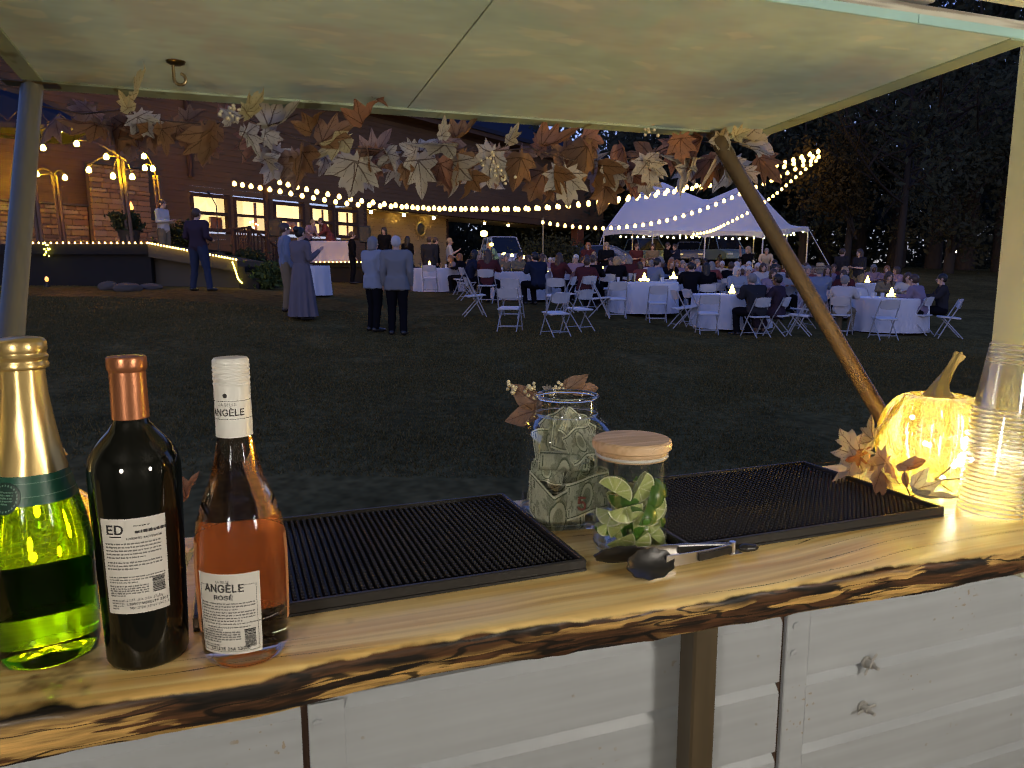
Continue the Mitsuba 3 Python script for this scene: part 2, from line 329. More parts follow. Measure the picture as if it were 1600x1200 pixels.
HAIR = dict(black=mat('hair_black', (0.012, 0.010, 0.009), 0.5), brown=mat('hair_brown', (0.055, 0.032, 0.020), 0.5), blonde=mat('hair_blonde', (0.36, 0.24, 0.12), 0.5),
            white=mat('hair_white', (0.46, 0.45, 0.44), 0.5), grey=mat('hair_grey', (0.20, 0.19, 0.18), 0.5), red=mat('hair_red', (0.26, 0.10, 0.035), 0.5))
CLOTH = {k: diffuse('cloth_' + k, v) for k, v in dict(purple=(0.048, 0.034, 0.048), white_shirt=(0.48, 0.46, 0.44), grey_dress=(0.15, 0.135, 0.15), blue_shirt=(0.16, 0.20, 0.29),
         pale_blue=(0.26, 0.29, 0.34), grey_jacket=(0.20, 0.205, 0.21), black=(0.010, 0.010, 0.012), navy=(0.020, 0.025, 0.045), maroon=(0.080, 0.026, 0.028), red=(0.19, 0.055, 0.048),
         pink=(0.34, 0.22, 0.24), teal=(0.13, 0.23, 0.24), khaki=(0.20, 0.16, 0.10), denim=(0.035, 0.045, 0.075), cream=(0.52, 0.44, 0.32), charcoal=(0.032, 0.032, 0.036), lilac=(0.24, 0.19, 0.25), straw=(0.42, 0.32, 0.19)).items()}
mat('eye_dark', (0.02, 0.015, 0.012), 0.2); mat('lip', (0.28, 0.10, 0.09), 0.5); mat('shoe', (0.02, 0.018, 0.016), 0.4)

BULB = (8.0, 4.7, 0.95)           # radiance of a warm string-light bulb
def glow(c, w=1.0): return {'type': 'area', 'radiance': rgb(c), 'sampling_weight': float(w)}

# ------------------------------------------------------------------ the lawn
def gpoint(px, py, D): p = at(px, py, D); return [*((p[:2] - 0) @ np.stack([RX[:2], HF[:2]], 1)), p[2]]
G = [gpoint(*a) for a in ((315, 455, 17), (470, 500, 14.3), (605, 522, 13.7), (865, 526, 14), (795, 521, 14.1), (745, 500, 15.2), (680, 456, 24), (1000, 489, 18.2), (1115, 512, 16.8), (1385, 522, 16.2), (553, 444, 26),
     (1183, 436, 36), (941, 423, 41.8), (1262, 420, 40.6), (1540, 452, 31), (100, 446, 18.5), (200, 447, 18.5))]
G += [[x, d, z] for x, d, z in ((-6, 0, 0), (6, 0, 0), (0, -6, 0), (0, 1.5, 0), (-3, 2, 0), (4, 2, 0), (0, 6.5, 0.33), (-4, 7, 0.45), (5, 7, 0.25), (-30, 30, 2.3), (30, 30, 1.0), (-20, 60, 2.5), (20, 60, 2.4), (50, 60, 2.2), (-60, 20, 2.0), (60, 10, 0.5), (0, 90, 3), (-40, -10, 0), (40, -10, 0))]
G = np.array(G)
_g = RBFInterpolator(G[:, :2], G[:, 2], kernel='thin_plate_spline', smoothing=0.6)
def gz_XD(X, D):
    q = np.stack([np.clip(X, -60, 60), np.clip(D, -10, 90)], -1).reshape(-1, 2)
    return _g(q).reshape(np.shape(X))
def gz(x, y): return float(gz_XD(np.array(x * RX[0] + y * RX[1]), np.array(x * HF[0] + y * HF[1])))
def ground(px, D):
    """The point of the lawn at levelled distance D in the direction of column px."""
    X = (px - 800) / FPX * D
    for _ in range(4):
        z = float(gz_XD(np.array(X), np.array(D))); X = (px - 800) / FPX * (D * math.cos(PITCH) - (z - ZC) * math.sin(PITCH))
    p = X * RX + D * HF; return np.array([p[0], p[1], z])
dn = np.concatenate([np.linspace(-12, 50, 150), np.geomspace(51, 400, 22)]); xn = np.concatenate([-np.geomspace(400, 41, 18), np.linspace(-40, 40, 170), np.geomspace(41, 400, 18)])
XX, DD = np.meshgrid(xn, dn, indexing='ij')
ZZ = gz_XD(XX, DD)
pts = XX[..., None] * RX + DD[..., None] * HF; pts[..., 2] = ZZ + 0.03 * (meshkit.fbm(pts * 0.8, 3, 4) - 0.5) * (DD > 3)
put('lawn', trimesh.Trimesh(pts.reshape(-1, 3), grid_faces(len(xn), len(dn)), process=False), 'turf', smooth=True, label='dark mown lawn sloping up to the tables', kind='structure')
# grass blades where the lawn is near enough to show them
def blades(n, d0, d1, h, seed, key):
    r = np.random.default_rng(seed); D = d0 + (d1 - d0) * r.random(n) ** 0.8; X = (r.random(n) * 1500 + 30 - 800) / FPX * D * 1.05
    keep = meshkit.fbm(np.stack([X * 0.9, D * 0.9, 0 * X], -1), 3, 9) + 0.35 * r.random(n) > 0.52; X, D = X[keep], D[keep]; n = len(X)
    z = gz_XD(X, D) - 0.005; b = X[:, None] * RX + D[:, None] * HF; b[:, 2] = z
    a = r.random(n) * 6.283; w = np.stack([np.cos(a), np.sin(a), 0 * a], 1) * (0.004 + 0.006 * r.random(n))[:, None]
    hh = h * (0.5 + r.random(n)); lean = (r.random((n, 2)) - 0.5) * hh[:, None] * 1.4; t = b + np.concatenate([lean, hh[:, None]], 1)
    v = np.stack([b - w, b + w, t], 1).reshape(-1, 3)
    return trimesh.Trimesh(v, np.arange(3 * n).reshape(-1, 3), process=False)
put('grass', blades(160000, 6.0, 15.5, 0.035, 3, 0), 'grass_blade', label='short dark grass blades of the lawn', kind='stuff')
put('dry_grass', blades(50000, 6.0, 15.5, 0.03, 5, 0), 'grass_blade_dry', label='paler dry grass blades scattered over the lawn', kind='stuff')

# ------------------------------------------------------------------ the bar trailer
ZT = 1.625                                   # counter top
trailer = thing('bar_trailer', 'white painted bar trailer with its serving hatch propped open', 'trailer')
def tr(name, m, b, parent=None, **k): return put(name, m, b, parent or trailer, **k)
# hull below and beside the hatch opening (outer skin y 0.90, inner face 0.84)
wall = trailer + '__wall'
put('wall', cat([box([-2.2, 0.862, 0.55], [2.6, 0.90, 1.50]), box([1.262, 0.862, 1.50], [2.6, 0.90, 2.70]), box([-2.2, 0.862, 1.50], [-0.36, 0.90, 2.70]), box([-0.36, 0.862, 2.43], [1.262, 0.90, 2.70])]), 'interior_white', trailer)
put('wall', cat([box([-2.2, -1.30, 0.55], [2.6, -1.26, 2.70])]), 'interior_white', trailer)
put('wall', box([-2.24, -1.30, 0.55], [-2.2, 0.90, 2.70]), 'interior_white', trailer)
put('wall', box([2.6, -1.30, 0.55], [2.64, 0.90, 2.70]), 'interior_white', trailer)
put('floor', box([-2.2, -1.26, 0.50], [2.6, 0.862, 0.548]), 'floor_ply', trailer)
put('ceiling', box([-2.24, -1.30, 2.702], [2.64, 0.90, 2.74]), 'interior_white', trailer)
for k, x in enumerate((-0.9, 0.9)):          # axle wheels outside, under the floor
    put('wheel', moved(trimesh.creation.cylinder(0.33, 0.2, sections=28), T().translate([0.2 + x * 0.45, 0.98, 0.33]).rotate([1, 0, 0], 90)), 'tyre', trailer, smooth=40)
# inner planking: three fields of shiplap; each plank chamfered so that a light lip shows above the next
def plank(x0, x1, z0, z1, y=0.84):
    ch = 0.013
    prof = [(0.862, z0), (0.862, z1), (y + 0.010, z1), (y, z1 - ch), (y, z0 + 0.0012), (y + 0.002, z0)]
    v = np.array([[x, a, b] for x in (x0, x1) for a, b in prof]); return hull(v)
for x0, x1, xs in ((-1.9, 0.046, -1.9), (0.054, 0.738, 0.054), (0.746, 2.3, 0.79)):
    zs = (1.497, 1.385, 1.270, 1.1605, 1.05, 0.94, 0.83, 0.72, 0.61)
    for a, b in zip(zs[:-1], zs[1:]): put('plank', plank(xs, x1, b + 0.0016, a - 0.0016), 'shiplap_white', wall)
put('stile', box([0.746, 0.8385, 0.61], [0.7895, 0.862, 1.497], 0.0015), 'shiplap_white', wall)
put('stile', box([0.054, 0.8388, 1.386], [0.096, 0.8399, 1.497], 0.0004), 'shiplap_white', wall)
put('seam', box([0.0462, 0.846, 0.61], [0.0538, 0.862, 1.497]), 'trim_dark', wall); put('seam', box([0.7382, 0.846, 0.61], [0.7458, 0.862, 1.497]), 'trim_dark', wall)
for x, z in [(x_, z_) for z_ in (1.44, 1.33, 1.215, 1.10) for x_ in (0.12, 0.40, 0.70, 0.768, 1.05, 1.25)] + [(x_, 1.44) for x_ in (-0.30, 0.02, -0.12)]: put('nail_head', moved(trimesh.creation.cylinder(0.0022, 0.0006, sections=8), T().translate([x + 0.004 * math.sin(z * 99), 0.8394, z + 0.006 * math.sin(x * 77)]).rotate([1, 0, 0], 90)), 'galvanised', wall)
def screw(x, z):
    return cat([moved(trimesh.creation.cylinder(0.0065, 0.003, sections=14), T().translate([x, 0.838, z]).rotate([1, 0, 0], 90)), box([x - 0.005, 0.8358, z - 0.0007], [x + 0.005, 0.8366, z + 0.0007])])
for x, z in ((0.064, 1.472), (0.762, 1.474), (0.760, 1.43)): put('screw', screw(x, z), 'shiplap_white', wall, smooth=30)
for x, z, a in ((0.905, 1.389, 55), (0.904, 1.313, 12)):      # wing nuts on bolts
    y = 0.84
    w = [moved(trimesh.creation.cylinder(0.0095, 0.003, sections=18), T().translate([x, y - 0.0025, z]).rotate([1, 0, 0], 90)),
         moved(trimesh.creation.cylinder(0.006, 0.012, sections=12), T().translate([x, y - 0.009, z]).rotate([1, 0, 0], 90)),
         moved(trimesh.creation.cylinder(0.003, 0.024, sections=10), T().translate([x, y - 0.014, z]).rotate([1, 0, 0], 90))]
    for s in (-1, 1):
        d = np.array([s * math.cos(math.radians(a)), 0, s * math.sin(math.radians(a))])
        w.append(man(bone(np.array([x, y - 0.009, z]) + d * 0.004, 0.0022, np.array([x, y - 0.011, z]) + d * 0.017, (0.0026, 0.0012, 0.0026))))
    put('wing_nut', cat(w), 'galvanised', wall, smooth=35)
# jamb at the opening, header above it
tr('jamb', box([1.186, 0.80, 1.50], [1.262, 0.895, 2.392], 0.003), 'jamb_paint'); tr('jamb', box([-0.36, 0.80, 1.50], [-0.33, 0.895, 2.392], 0.003), 'jamb_paint')
tr('jamb_strip', box([1.2625, 0.80, 1.50], [1.30, 0.861, 2.392], 0.002), 'blue_paint')
tr('header', box([-0.36, 0.80, 2.3925], [1.262, 0.861, 2.429], 0.003), 'jamb_paint')
# the hatch: its underside runs from the hinge edge (y 0.87, z 2.352) out and slightly down
HY0, HY1, HZ0, HZ1, HX0, HX1 = 0.87, 1.533, 2.352, 2.3095, -0.312, 1.178
SL = (HZ1 - HZ0) / (HY1 - HY0)
def hz(y): return HZ0 + SL * (y - HY0)
def slab(x0, x1, y0, y1, d0, d1):
    """Plate between offsets d0 and d1 above the hatch's underside."""
    return hull([[x, y, hz(y) + d] for x in (x0, x1) for y in (y0, y1) for d in (d0, d1)])
hatch = tr('hatch', slab(HX0, HX1, HY0 + 0.002, HY1 - 0.002, 0.006, 0.013), 'hatch_edge_paint')
def panel(x0, x1, seed):
    n, m = 60, 40
    u, v = np.meshgrid(np.linspace(x0, x1, n), np.linspace(HY0 + 0.001, HY1 - 0.044, m), indexing='ij')
    z = hz(v) + 0.0012 * (meshkit.fbm(np.stack([u * 5, v * 5, 0 * u + seed], -1), 2, 3) - 0.5)
    top = np.stack([u, v, z], -1).reshape(-1, 3)
    a = trimesh.Trimesh(top, grid_faces(n, m)[:, ::-1], process=False); b = a.copy(); b.invert(); b.vertices[:, 2] = hz(b.vertices[:, 1]) + 0.0058
    return cat([a, b])
tr('hatch__panel', panel(HX0 + 0.03, 0.3305, 1), 'hatch_paint', smooth=True); tr('hatch__panel', panel(0.3325, HX1 - 0.044, 2), 'hatch_paint', smooth=True)
tr('hatch__trim', slab(HX0, HX1, HY1 - 0.0435, HY1, -0.0035, 0.0055), 'hatch_edge_paint')
tr('hatch__trim', slab(HX1 - 0.0435, HX1, HY0, HY1 - 0.0445, -0.0025, 0.0055), 'hatch_edge_paint')
tr('hatch__trim', slab(HX0, HX0 + 0.0295, HY0, HY1 - 0.0445, -0.0025, 0.0055), 'hatch_edge_paint')
tr('hatch__edge_strip', cat([hull([[x, y, z] for x in (a, b) for y in (0.8655, 0.8695) for z in (2.3515, 2.3645)]) for a, b in ((HX0, 0.94), (0.9415, HX1 + 0.012))]), 'blue_paint', label='pale blue strip along the hatch edge')
tr('hatch__top_board', box([HX0, 0.872, 2.3655], [HX1 + 0.004, 0.925, 2.381], 0.002), 'weathered_wood', label='weathered bare wood board above the blue strip')
hinge = [box([0.875, 0.862, 2.3825], [0.965, 0.9, 2.3845])] + [moved(trimesh.creation.cylinder(0.0045, 0.017, sections=12), T().translate([0.884 + 0.018 * k, 0.866, 2.386]).rotate([0, 1, 0], 90)) for k in range(5)]
tr('hatch__hinge', cat(hinge), 'galvanised', smooth=35)
# brass ceiling hook screwed into the hatch
hk = on_y(275, 104, 1.33); hk[2] = hz(hk[1])
plate = lathe([(0, -0.006), (0.008, -0.0055), (0.013, -0.003), (0.0145, 0.0)], 24, hk)
t = np.linspace(0, 1, 22); ang = np.pi * 1.45 * np.clip((t - 0.35) / 0.65, 0, 1)
curve = np.stack([0.0085 * np.where(t < 0.35, 0, 1 - np.cos(ang)) - 0.004, 0 * t, -0.006 - 0.020 * np.minimum(t / 0.35, 1) - 0.0085 * np.sin(ang)], 1) + hk
tr('hatch__hook', cat([plate, tube(curve, 0.0024, 8)]), 'brass_dark', smooth=40, label='small brass hook screwed into the hatch')
# props
def prop(a, b, m, r=0.017):
    a, b = np.array(a), np.array(b); k = tr('prop_pole', tube([a, a + (b - a) * 0.5, b], r, 20), m, smooth=40); return k
def through(a, b, y): return a + (b - a) * ((y - a[1]) / (b[1] - a[1]))
RA, RB, LA, LB = on_y(1113, 205, 1.500), on_y(1372, 640, 1.17), on_y(50, 133, 1.497), on_y(4, 690, 1.15)
prop(RA, through(RA, RB, 0.93), 'pole_brown')
prop(LA, through(LA, LB, 0.93), 'pole_grey', 0.0165)
for x, y in (RA[:2], LA[:2]):
    tr('pole_bracket', cat([box([x - 0.04, y - 0.018, hz(y) - 0.0065], [x + 0.04, y + 0.018, hz(y) - 0.0035], 0.0008), tube([[x, y, hz(y) - 0.004], [x + 0.004, y - 0.004, hz(y) - 0.03]], 0.007, 10), tube([[x - 0.012, y, hz(y) - 0.008], [x + 0.012, y, hz(y) - 0.008]], 0.006, 10)]), 'brass_dark', smooth=35)

# pendant lamps that light the trailer from behind the camera
def pendant(x, y, z, L, label):
    t = thing('pendant_lamp', label, 'lamp')
    put('cord', tube([[x, y, 2.70], [x, y, z + 0.18]], 0.003, 6), 'wire_black', t)
    put('socket', lathe([(0, 0.185), (0.012, 0.18), (0.02, 0.16), (0.022, 0.126), (0, 0.126)][::-1], 16, (x, y, z)), 'black_metal', t, smooth=30)
    put('globe', moved(trimesh.creation.icosphere(3, 0.13), T().translate([x, y, z])), 'linen_white', t, smooth=True, emitter=glow(L, 350))
LAMP = np.array([1.0, 0.90, 0.76])
pendant(1.15, -0.50, 2.02, LAMP * 64, 'round glass pendant lamp hanging over the end of the bar with the cups')
pendant(-0.75, -0.62, 2.05, LAMP * 52, 'round glass pendant lamp hanging over the end of the bar with the bottles')

# ------------------------------------------------------------------ the live-edge counter
counter = thing('bar_counter', 'live-edge wooden slab bar counter with dark bark front edge', 'counter')
nx = 420; xs = np.linspace(-1.3, 2.25, nx)
yf = np.interp(xs, [-1.3, -0.2, -0.05, 0.22, 0.41, 0.49, 0.73, 1.0, 2.25], [0.70, 0.693, 0.694, 0.702, 0.694, 0.686, 0.687, 0.672, 0.69])
def sec(i):
    x = xs[i]; nz = lambda s, f: (meshkit.fbm(np.array([[x * f, s * 3.1, s]]), 4, 11)[0] - 0.5)
    w = 0.012 * nz(1, 9); d = 0.010 * nz(2, 11); e = 0.009 * nz(3, 34)
    f = yf[i] + 0.010 * nz(5, 5)
    zb = ZT - 0.052 + 0.012 * nz(4, 6)
    pr = [(1.112, ZT), (1.0, ZT), (0.9, ZT), (0.8, ZT), (f + 0.022, ZT), (f + 0.010, ZT - 0.0005), (f + 0.003, ZT - 0.003 + e * 0.3), (f - 0.001 + e, ZT - 0.009), (f + 0.001 + w * 0.6 + e, ZT - 0.018), (f + 0.004 + w, ZT - 0.028 + d * 0.4),
          (f + 0.006 + w + e, ZT - 0.037 + d * 0.5), (f + 0.012 + w * 0.8 - e, zb + 0.006), (f + 0.022 + w * 0.5, zb), (f + 0.06, zb - 0.004), (0.8, ZT - 0.062), (1.112, ZT - 0.062)]
    return [(x, a, b) for a, b in pr]
S = np.array([sec(i) for i in range(nx)]); k = S.shape[1]
f = grid_faces(nx, k); wrap = np.array([[i * k + k - 1, (i + 1) * k + k - 1, (i + 1) * k] for i in range(nx - 1)] + [[i * k + k - 1, (i + 1) * k, i * k] for i in range(nx - 1)])
slabm = trimesh.Trimesh(S.reshape(-1, 3), np.vstack([f, wrap]), process=False)
if slabm.face_normals[np.abs(slabm.triangles_center[:, 2] - ZT) < 1e-4][:, 2].mean() < 0: slabm.invert()
put('slab', slabm, 'counter_wood', counter, smooth=50)
put('leg', box([0.545, 0.782, 0.55], [0.583, 0.818, ZT - 0.0625], 0.003), 'pole_brown', counter)

# ------------------------------------------------------------------ rubber bar mats
def bar_mat(x0, y0, w, d, a, label):
    t = thing('bar_mat', label, 'bar mat', 'rubber bar mats on the counter')
    M = T().translate([x0, y0, ZT + 0.0006]).rotate([0, 0, 1], a)
    rim = cat([box([0, 0, 0.0031], [w, 0.006, 0.0155], 0.0012), box([0, d - 0.006, 0.0031], [w, d, 0.0155], 0.0012), box([0, 0.0062, 0.0031], [0.006, d - 0.0062, 0.0155], 0.0012), box([w - 0.006, 0.0062, 0.0031], [w, d - 0.0062, 0.0155], 0.0012)])
    put('base', moved(box([0, 0, 0], [w, d, 0.003]), M), 'rubber_black', t)
    put('rim', moved(rim, M), 'rubber_black', t, smooth=30)
    nubs, g = [], np.arange(6) * np.pi / 3
    u = lambda r, z: np.stack([r * np.cos(g), r * np.sin(g), 0 * g + z], 1)
    v0 = np.vstack([u(0.0027, 0.003), u(0.0022, 0.0115), [[0, 0, 0.0122]]])
    f0 = [[j, (j + 1) % 6, 6 + (j + 1) % 6] for j in range(6)] + [[j, 6 + (j + 1) % 6, 6 + j] for j in range(6)] + [[6 + j, 6 + (j + 1) % 6, 12] for j in range(6)]
    cx, cy = np.meshgrid(np.arange(0.0115, w - 0.009, 0.0085), np.arange(0.0115, d - 0.009, 0.0085), indexing='ij')
    c = np.stack([cx.ravel(), cy.ravel(), 0 * cx.ravel()], 1)
    V = (c[:, None] + v0[None]).reshape(-1, 3); Fc = (np.arange(len(c))[:, None, None] * 13 + np.array(f0)[None]).reshape(-1, 3)
    put('nub', moved(trimesh.Trimesh(V, Fc, process=False), M), 'rubber_black', t, kind='stuff', label='rows of small rubber nubs')
bar_mat(-0.060, 0.803, 0.457, 0.304, 0.5, 'black nubbed rubber bar mat beside the wine bottles')
bar_mat(0.545, 0.803, 0.461, 0.302, 0.5, 'black nubbed rubber bar mat between the lime jar and the cups')

# ------------------------------------------------------------------ bottles
def wrap_patch(rf, c, a0, a1, z0, z1, off, n=40, m=14):
    """Curved sheet round the bottle's axis between azimuths (degrees) and heights; rf(z) is the bottle's radius."""
    fn = lambda u, v: ((rf(z0 + (z1 - z0) * v) + off) * np.cos(np.radians(a0 + (a1 - a0) * u)) + c[0], (rf(z0 + (z1 - z0) * v) + off) * np.sin(np.radians(a0 + (a1 - a0) * u)) + c[1], z0 + (z1 - z0) * v + c[2])
    m_, uv = sheet(fn, n, m); return m_, uv
def wrap_flat(m, rf, c, ac, zc, off, lift=0.00012):
    """Bends flat artwork (x along the circumference, y up, z outward) onto the bottle about azimuth ac."""
    v = np.array(m.vertices); r = np.array([rf(z) for z in zc + v[:, 1]]) + off + np.where(v[:, 2] > 1e-6, lift, -lift)
    a = math.radians(ac) + v[:, 0] / np.maximum(r, 1e-3)
    return trimesh.Trimesh(np.stack([c[0] + r * np.cos(a), c[1] + r * np.sin(a), c[2] + zc + v[:, 1]], 1), m.faces, process=False)
def text(s, h, x=0, y=0, center=True, bold=False, sx=1.0):
    m = meshkit.text_mesh(s, h, depth=0.0003, bold=bold); m.apply_scale([sx, 1, 1])
    w = m.bounds[1][0] - m.bounds[0][0]; m.apply_translation([x - (w / 2 if center else 0) - (m.bounds[0][0] if center else 0), y, 0]); return m
def bar(x0, y0, x1, y1): return box([x0, y0, 0], [x1, y1, 0.0003])
def print_lines(x0, x1, y0, rows, pitch, h, seed, fill=1.0):
    """Rows of small print too fine to read: word-long strokes."""
    r = random.Random(seed); out = []
    for k in range(rows):
        x = x0; end = x1 if k < rows - 1 else x0 + (x1 - x0) * r.uniform(0.3, 0.9) * fill
        while x < end:
            w = r.uniform(0.0012, 0.0042); out.append(bar(x, y0 - k * pitch, min(x + w, end), y0 - k * pitch + h * r.choice((0.8, 1, 1)))); x += w + 0.0007
    return out
def subdivided(m, mx): 
    v, f = trimesh.remesh.subdivide_to_size(m.vertices, m.faces, mx); return trimesh.Trimesh(v, f, process=False)
def prof_fn(prof):
    p = np.asarray(prof); z = p[:, 1]; o = np.argsort(z, kind='stable'); return lambda q: np.interp(q, z[o], p[o, 0])
CAMAZ = lambda c: math.degrees(math.atan2(-c[1], -c[0]))

def champagne(c, label, seal=True):
    t = thing('champagne_bottle', label, 'bottle')
    body = [(0.0001, 0.006), (0.025, 0.003), (0.037, 0.0), (0.0425, 0.003), (0.0452, 0.012), (0.0455, 0.05), (0.0455, 0.098), (0.0445, 0.118), (0.0415, 0.138), (0.0365, 0.160), (0.031, 0.181), (0.0258, 0.203), (0.0215, 0.228), (0.0182, 0.255), (0.0165, 0.285), (0.0001, 0.287)]
    pts = np.array(body); rf = prof_fn(body[2:-1])
    put('glass', lathe(pts, 64, c), 'green_glass', t, smooth=True)
    az = CAMAZ(c)
    # far-side front label, seen through the glass, and neck band
    m, uv = wrap_patch(rf, c, az + 85, az + 275, 0.030, 0.083, 0.0004); put('label', m, 'champagne_label_back', t, smooth=True)
    m, uv = wrap_patch(rf, c, 0, 360, 0.160, 0.187, 0.0005, 72, 6); put('neck_band', m, 'green_band', t, smooth=True)
    put('neck_stripe', cat([wrap_patch(rf, c, 0, 360, z, z + 0.0007, 0.0008, 72, 2)[0] for z in (0.168, 0.180)]), 'seal_ink', t, smooth=True)
    g = np.arange(24) * np.pi / 12; disc = trimesh.creation.cylinder(0.0145, 0.0004, sections=36); disc = subdivided(disc, 0.004)
    put('seal', wrap_flat(disc, rf, c, az - 42, 0.168, 0.0013, 0.0002), 'green_seal', t)
    ring = cat([bar(0.0118 * math.cos(q) - 0.0006, 0.0118 * math.sin(q) - 0.0008, 0.0118 * math.cos(q) + 0.0006, 0.0118 * math.sin(q) + 0.0008) for q in g] + print_lines(-0.008, 0.008, 0.005, 5, 0.0026, 0.0012, 4))
    put('seal_print', wrap_flat(ring, rf, c, az - 42, 0.168, 0.0017), 'seal_ink', t)
    foil = [(rf(0.187) + 0.0008, 0.187), (rf(0.205) + 0.0012, 0.205), (rf(0.23) + 0.0012, 0.23), (rf(0.26) + 0.0012, 0.26), (0.0182, 0.284)]
    n = 64; F = lathe(foil, n, c); a = np.arctan2(F.vertices[:, 1] - c[1], F.vertices[:, 0] - c[0]); zz = F.vertices[:, 2] - c[2]
    s = 1 + 0.012 * np.sin(a * 9 + 3 * np.sin(zz * 40)) + 0.008 * np.sin(a * 5 + zz * 130); F.vertices[:, 0] = c[0] + (F.vertices[:, 0] - c[0]) * s; F.vertices[:, 1] = c[1] + (F.vertices[:, 1] - c[1]) * s
    put('foil', F, 'gold_foil', t, smooth=40)
    cap = [(0.0185, 0.2835), (0.0215, 0.285), (0.0222, 0.288), (0.0208, 0.2905), (0.0212, 0.293), (0.0221, 0.2955), (0.0206, 0.298), (0.0206, 0.300), (0.0216, 0.302), (0.0214, 0.309), (0.019, 0.3125), (0.012, 0.3140), (0.0001, 0.3143)]
    C = lathe(cap, 48, c); C.vertices += 0.0006 * (np.stack([meshkit.noise(C.vertices * 260, k) for k in range(3)], 1) - 0.5)
    put('cap', C, 'gold_foil', t, smooth=40)
champagne((-0.192, 0.812, ZT), 'green sparkling wine bottle with gold foil and round green neck seal')
champagne((-0.295, 0.865, ZT), 'green sparkling wine bottle mostly cut off at the frame edge')

def red_wine(c):
    t = thing('red_wine_bottle', 'black red wine bottle with copper capsule and white back label', 'bottle')
    body = [(0.0001, 0.004), (0.030, 0.0), (0.0345, 0.0015), (0.0368, 0.006), (0.0378, 0.05), (0.0395, 0.13), (0.0408, 0.180), (0.0405, 0.192), (0.0385, 0.202), (0.034, 0.2115), (0.0275, 0.220), (0.0205, 0.2275), (0.0165, 0.2345), (0.0150, 0.243), (0.0148, 0.285), (0.0001, 0.286)]
    rf = prof_fn(body[1:-1]); az = CAMAZ(c)
    put('glass', lathe(body, 72, c), 'red_wine_glass', t, smooth=True)
    cap = [(0.0160, 0.238), (0.0164, 0.2385), (0.0160, 0.258), (0.0158, 0.282), (0.0158, 0.2825), (0.0172, 0.2845), (0.0174, 0.288), (0.0174, 0.2945), (0.0164, 0.2965), (0.010, 0.2972), (0.0001, 0.2974)]
    put('capsule', lathe(cap, 48, c), 'copper_foil', t, smooth=35)
    lab = put('label', wrap_patch(rf, c, az - 50, az + 33, 0.060, 0.152, 0.0005)[0], 'paper_white', t, smooth=True)
    ac = az - 8.5; zc = 0.106; W = 0.0275
    put('lettering', wrap_flat(subdivided(text('ED', 0.0085, -0.0155, 0.0315, bold=True, sx=1.1), 0.004), rf, c, ac, zc, 0.0008), 'ink', lab)
    art = [text('CABERNET SAUVIGNON', 0.0019, 0.0095, 0.0262, bold=True), bar(-0.021, 0.0285, -0.010, 0.0294)] + print_lines(0.001, 0.019, 0.0385, 1, 0.002, 0.0008, 1, 2) + print_lines(0.002, 0.018, 0.0318, 1, 0.002, 0.0028, 2, 2)
    put('lettering', wrap_flat(subdivided(cat(art), 0.004), rf, c, ac, zc, 0.0008), 'ink', lab)
    sm = print_lines(-W + 0.002, W - 0.004, 0.0215, 5, 0.0033, 0.0014, 3) + print_lines(-W + 0.002, W - 0.004, 0.0035, 3, 0.0031, 0.0014, 4) + print_lines(-W + 0.003, W - 0.002, -0.0105, 3, 0.0026, 0.0011, 6) + print_lines(-W + 0.003, 0.010, -0.0195, 5, 0.0023, 0.0013, 8) + print_lines(-W + 0.004, -0.012, -0.0335, 4, 0.0026, 0.0012, 12)
    put('small_print', wrap_flat(subdivided(cat(sm), 0.005), rf, c, ac, zc, 0.0008), 'ink_grey', lab)
    st = [text('L1233 JUL 134 13:54', 0.0023, 0.005, -0.0335), text('L38507 MERE179 2307', 0.0023, 0.0085, -0.0375, bold=True), text('MR 0088 10:47 LM 1.1', 0.0023, 0.010, -0.0415)]
    r = random.Random(5); y = -0.0275
    while y < -0.0125:
        h = r.choice((0.0004, 0.0007, 0.0011)); st.append(bar(0.0135, y, 0.0245, y + h)); y += h + r.choice((0.0004, 0.0006))
    put('barcode', wrap_flat(subdivided(cat(st), 0.004), rf, c, ac, zc, 0.0008), 'ink', lab)
red_wine((-0.099, 0.772, ZT))

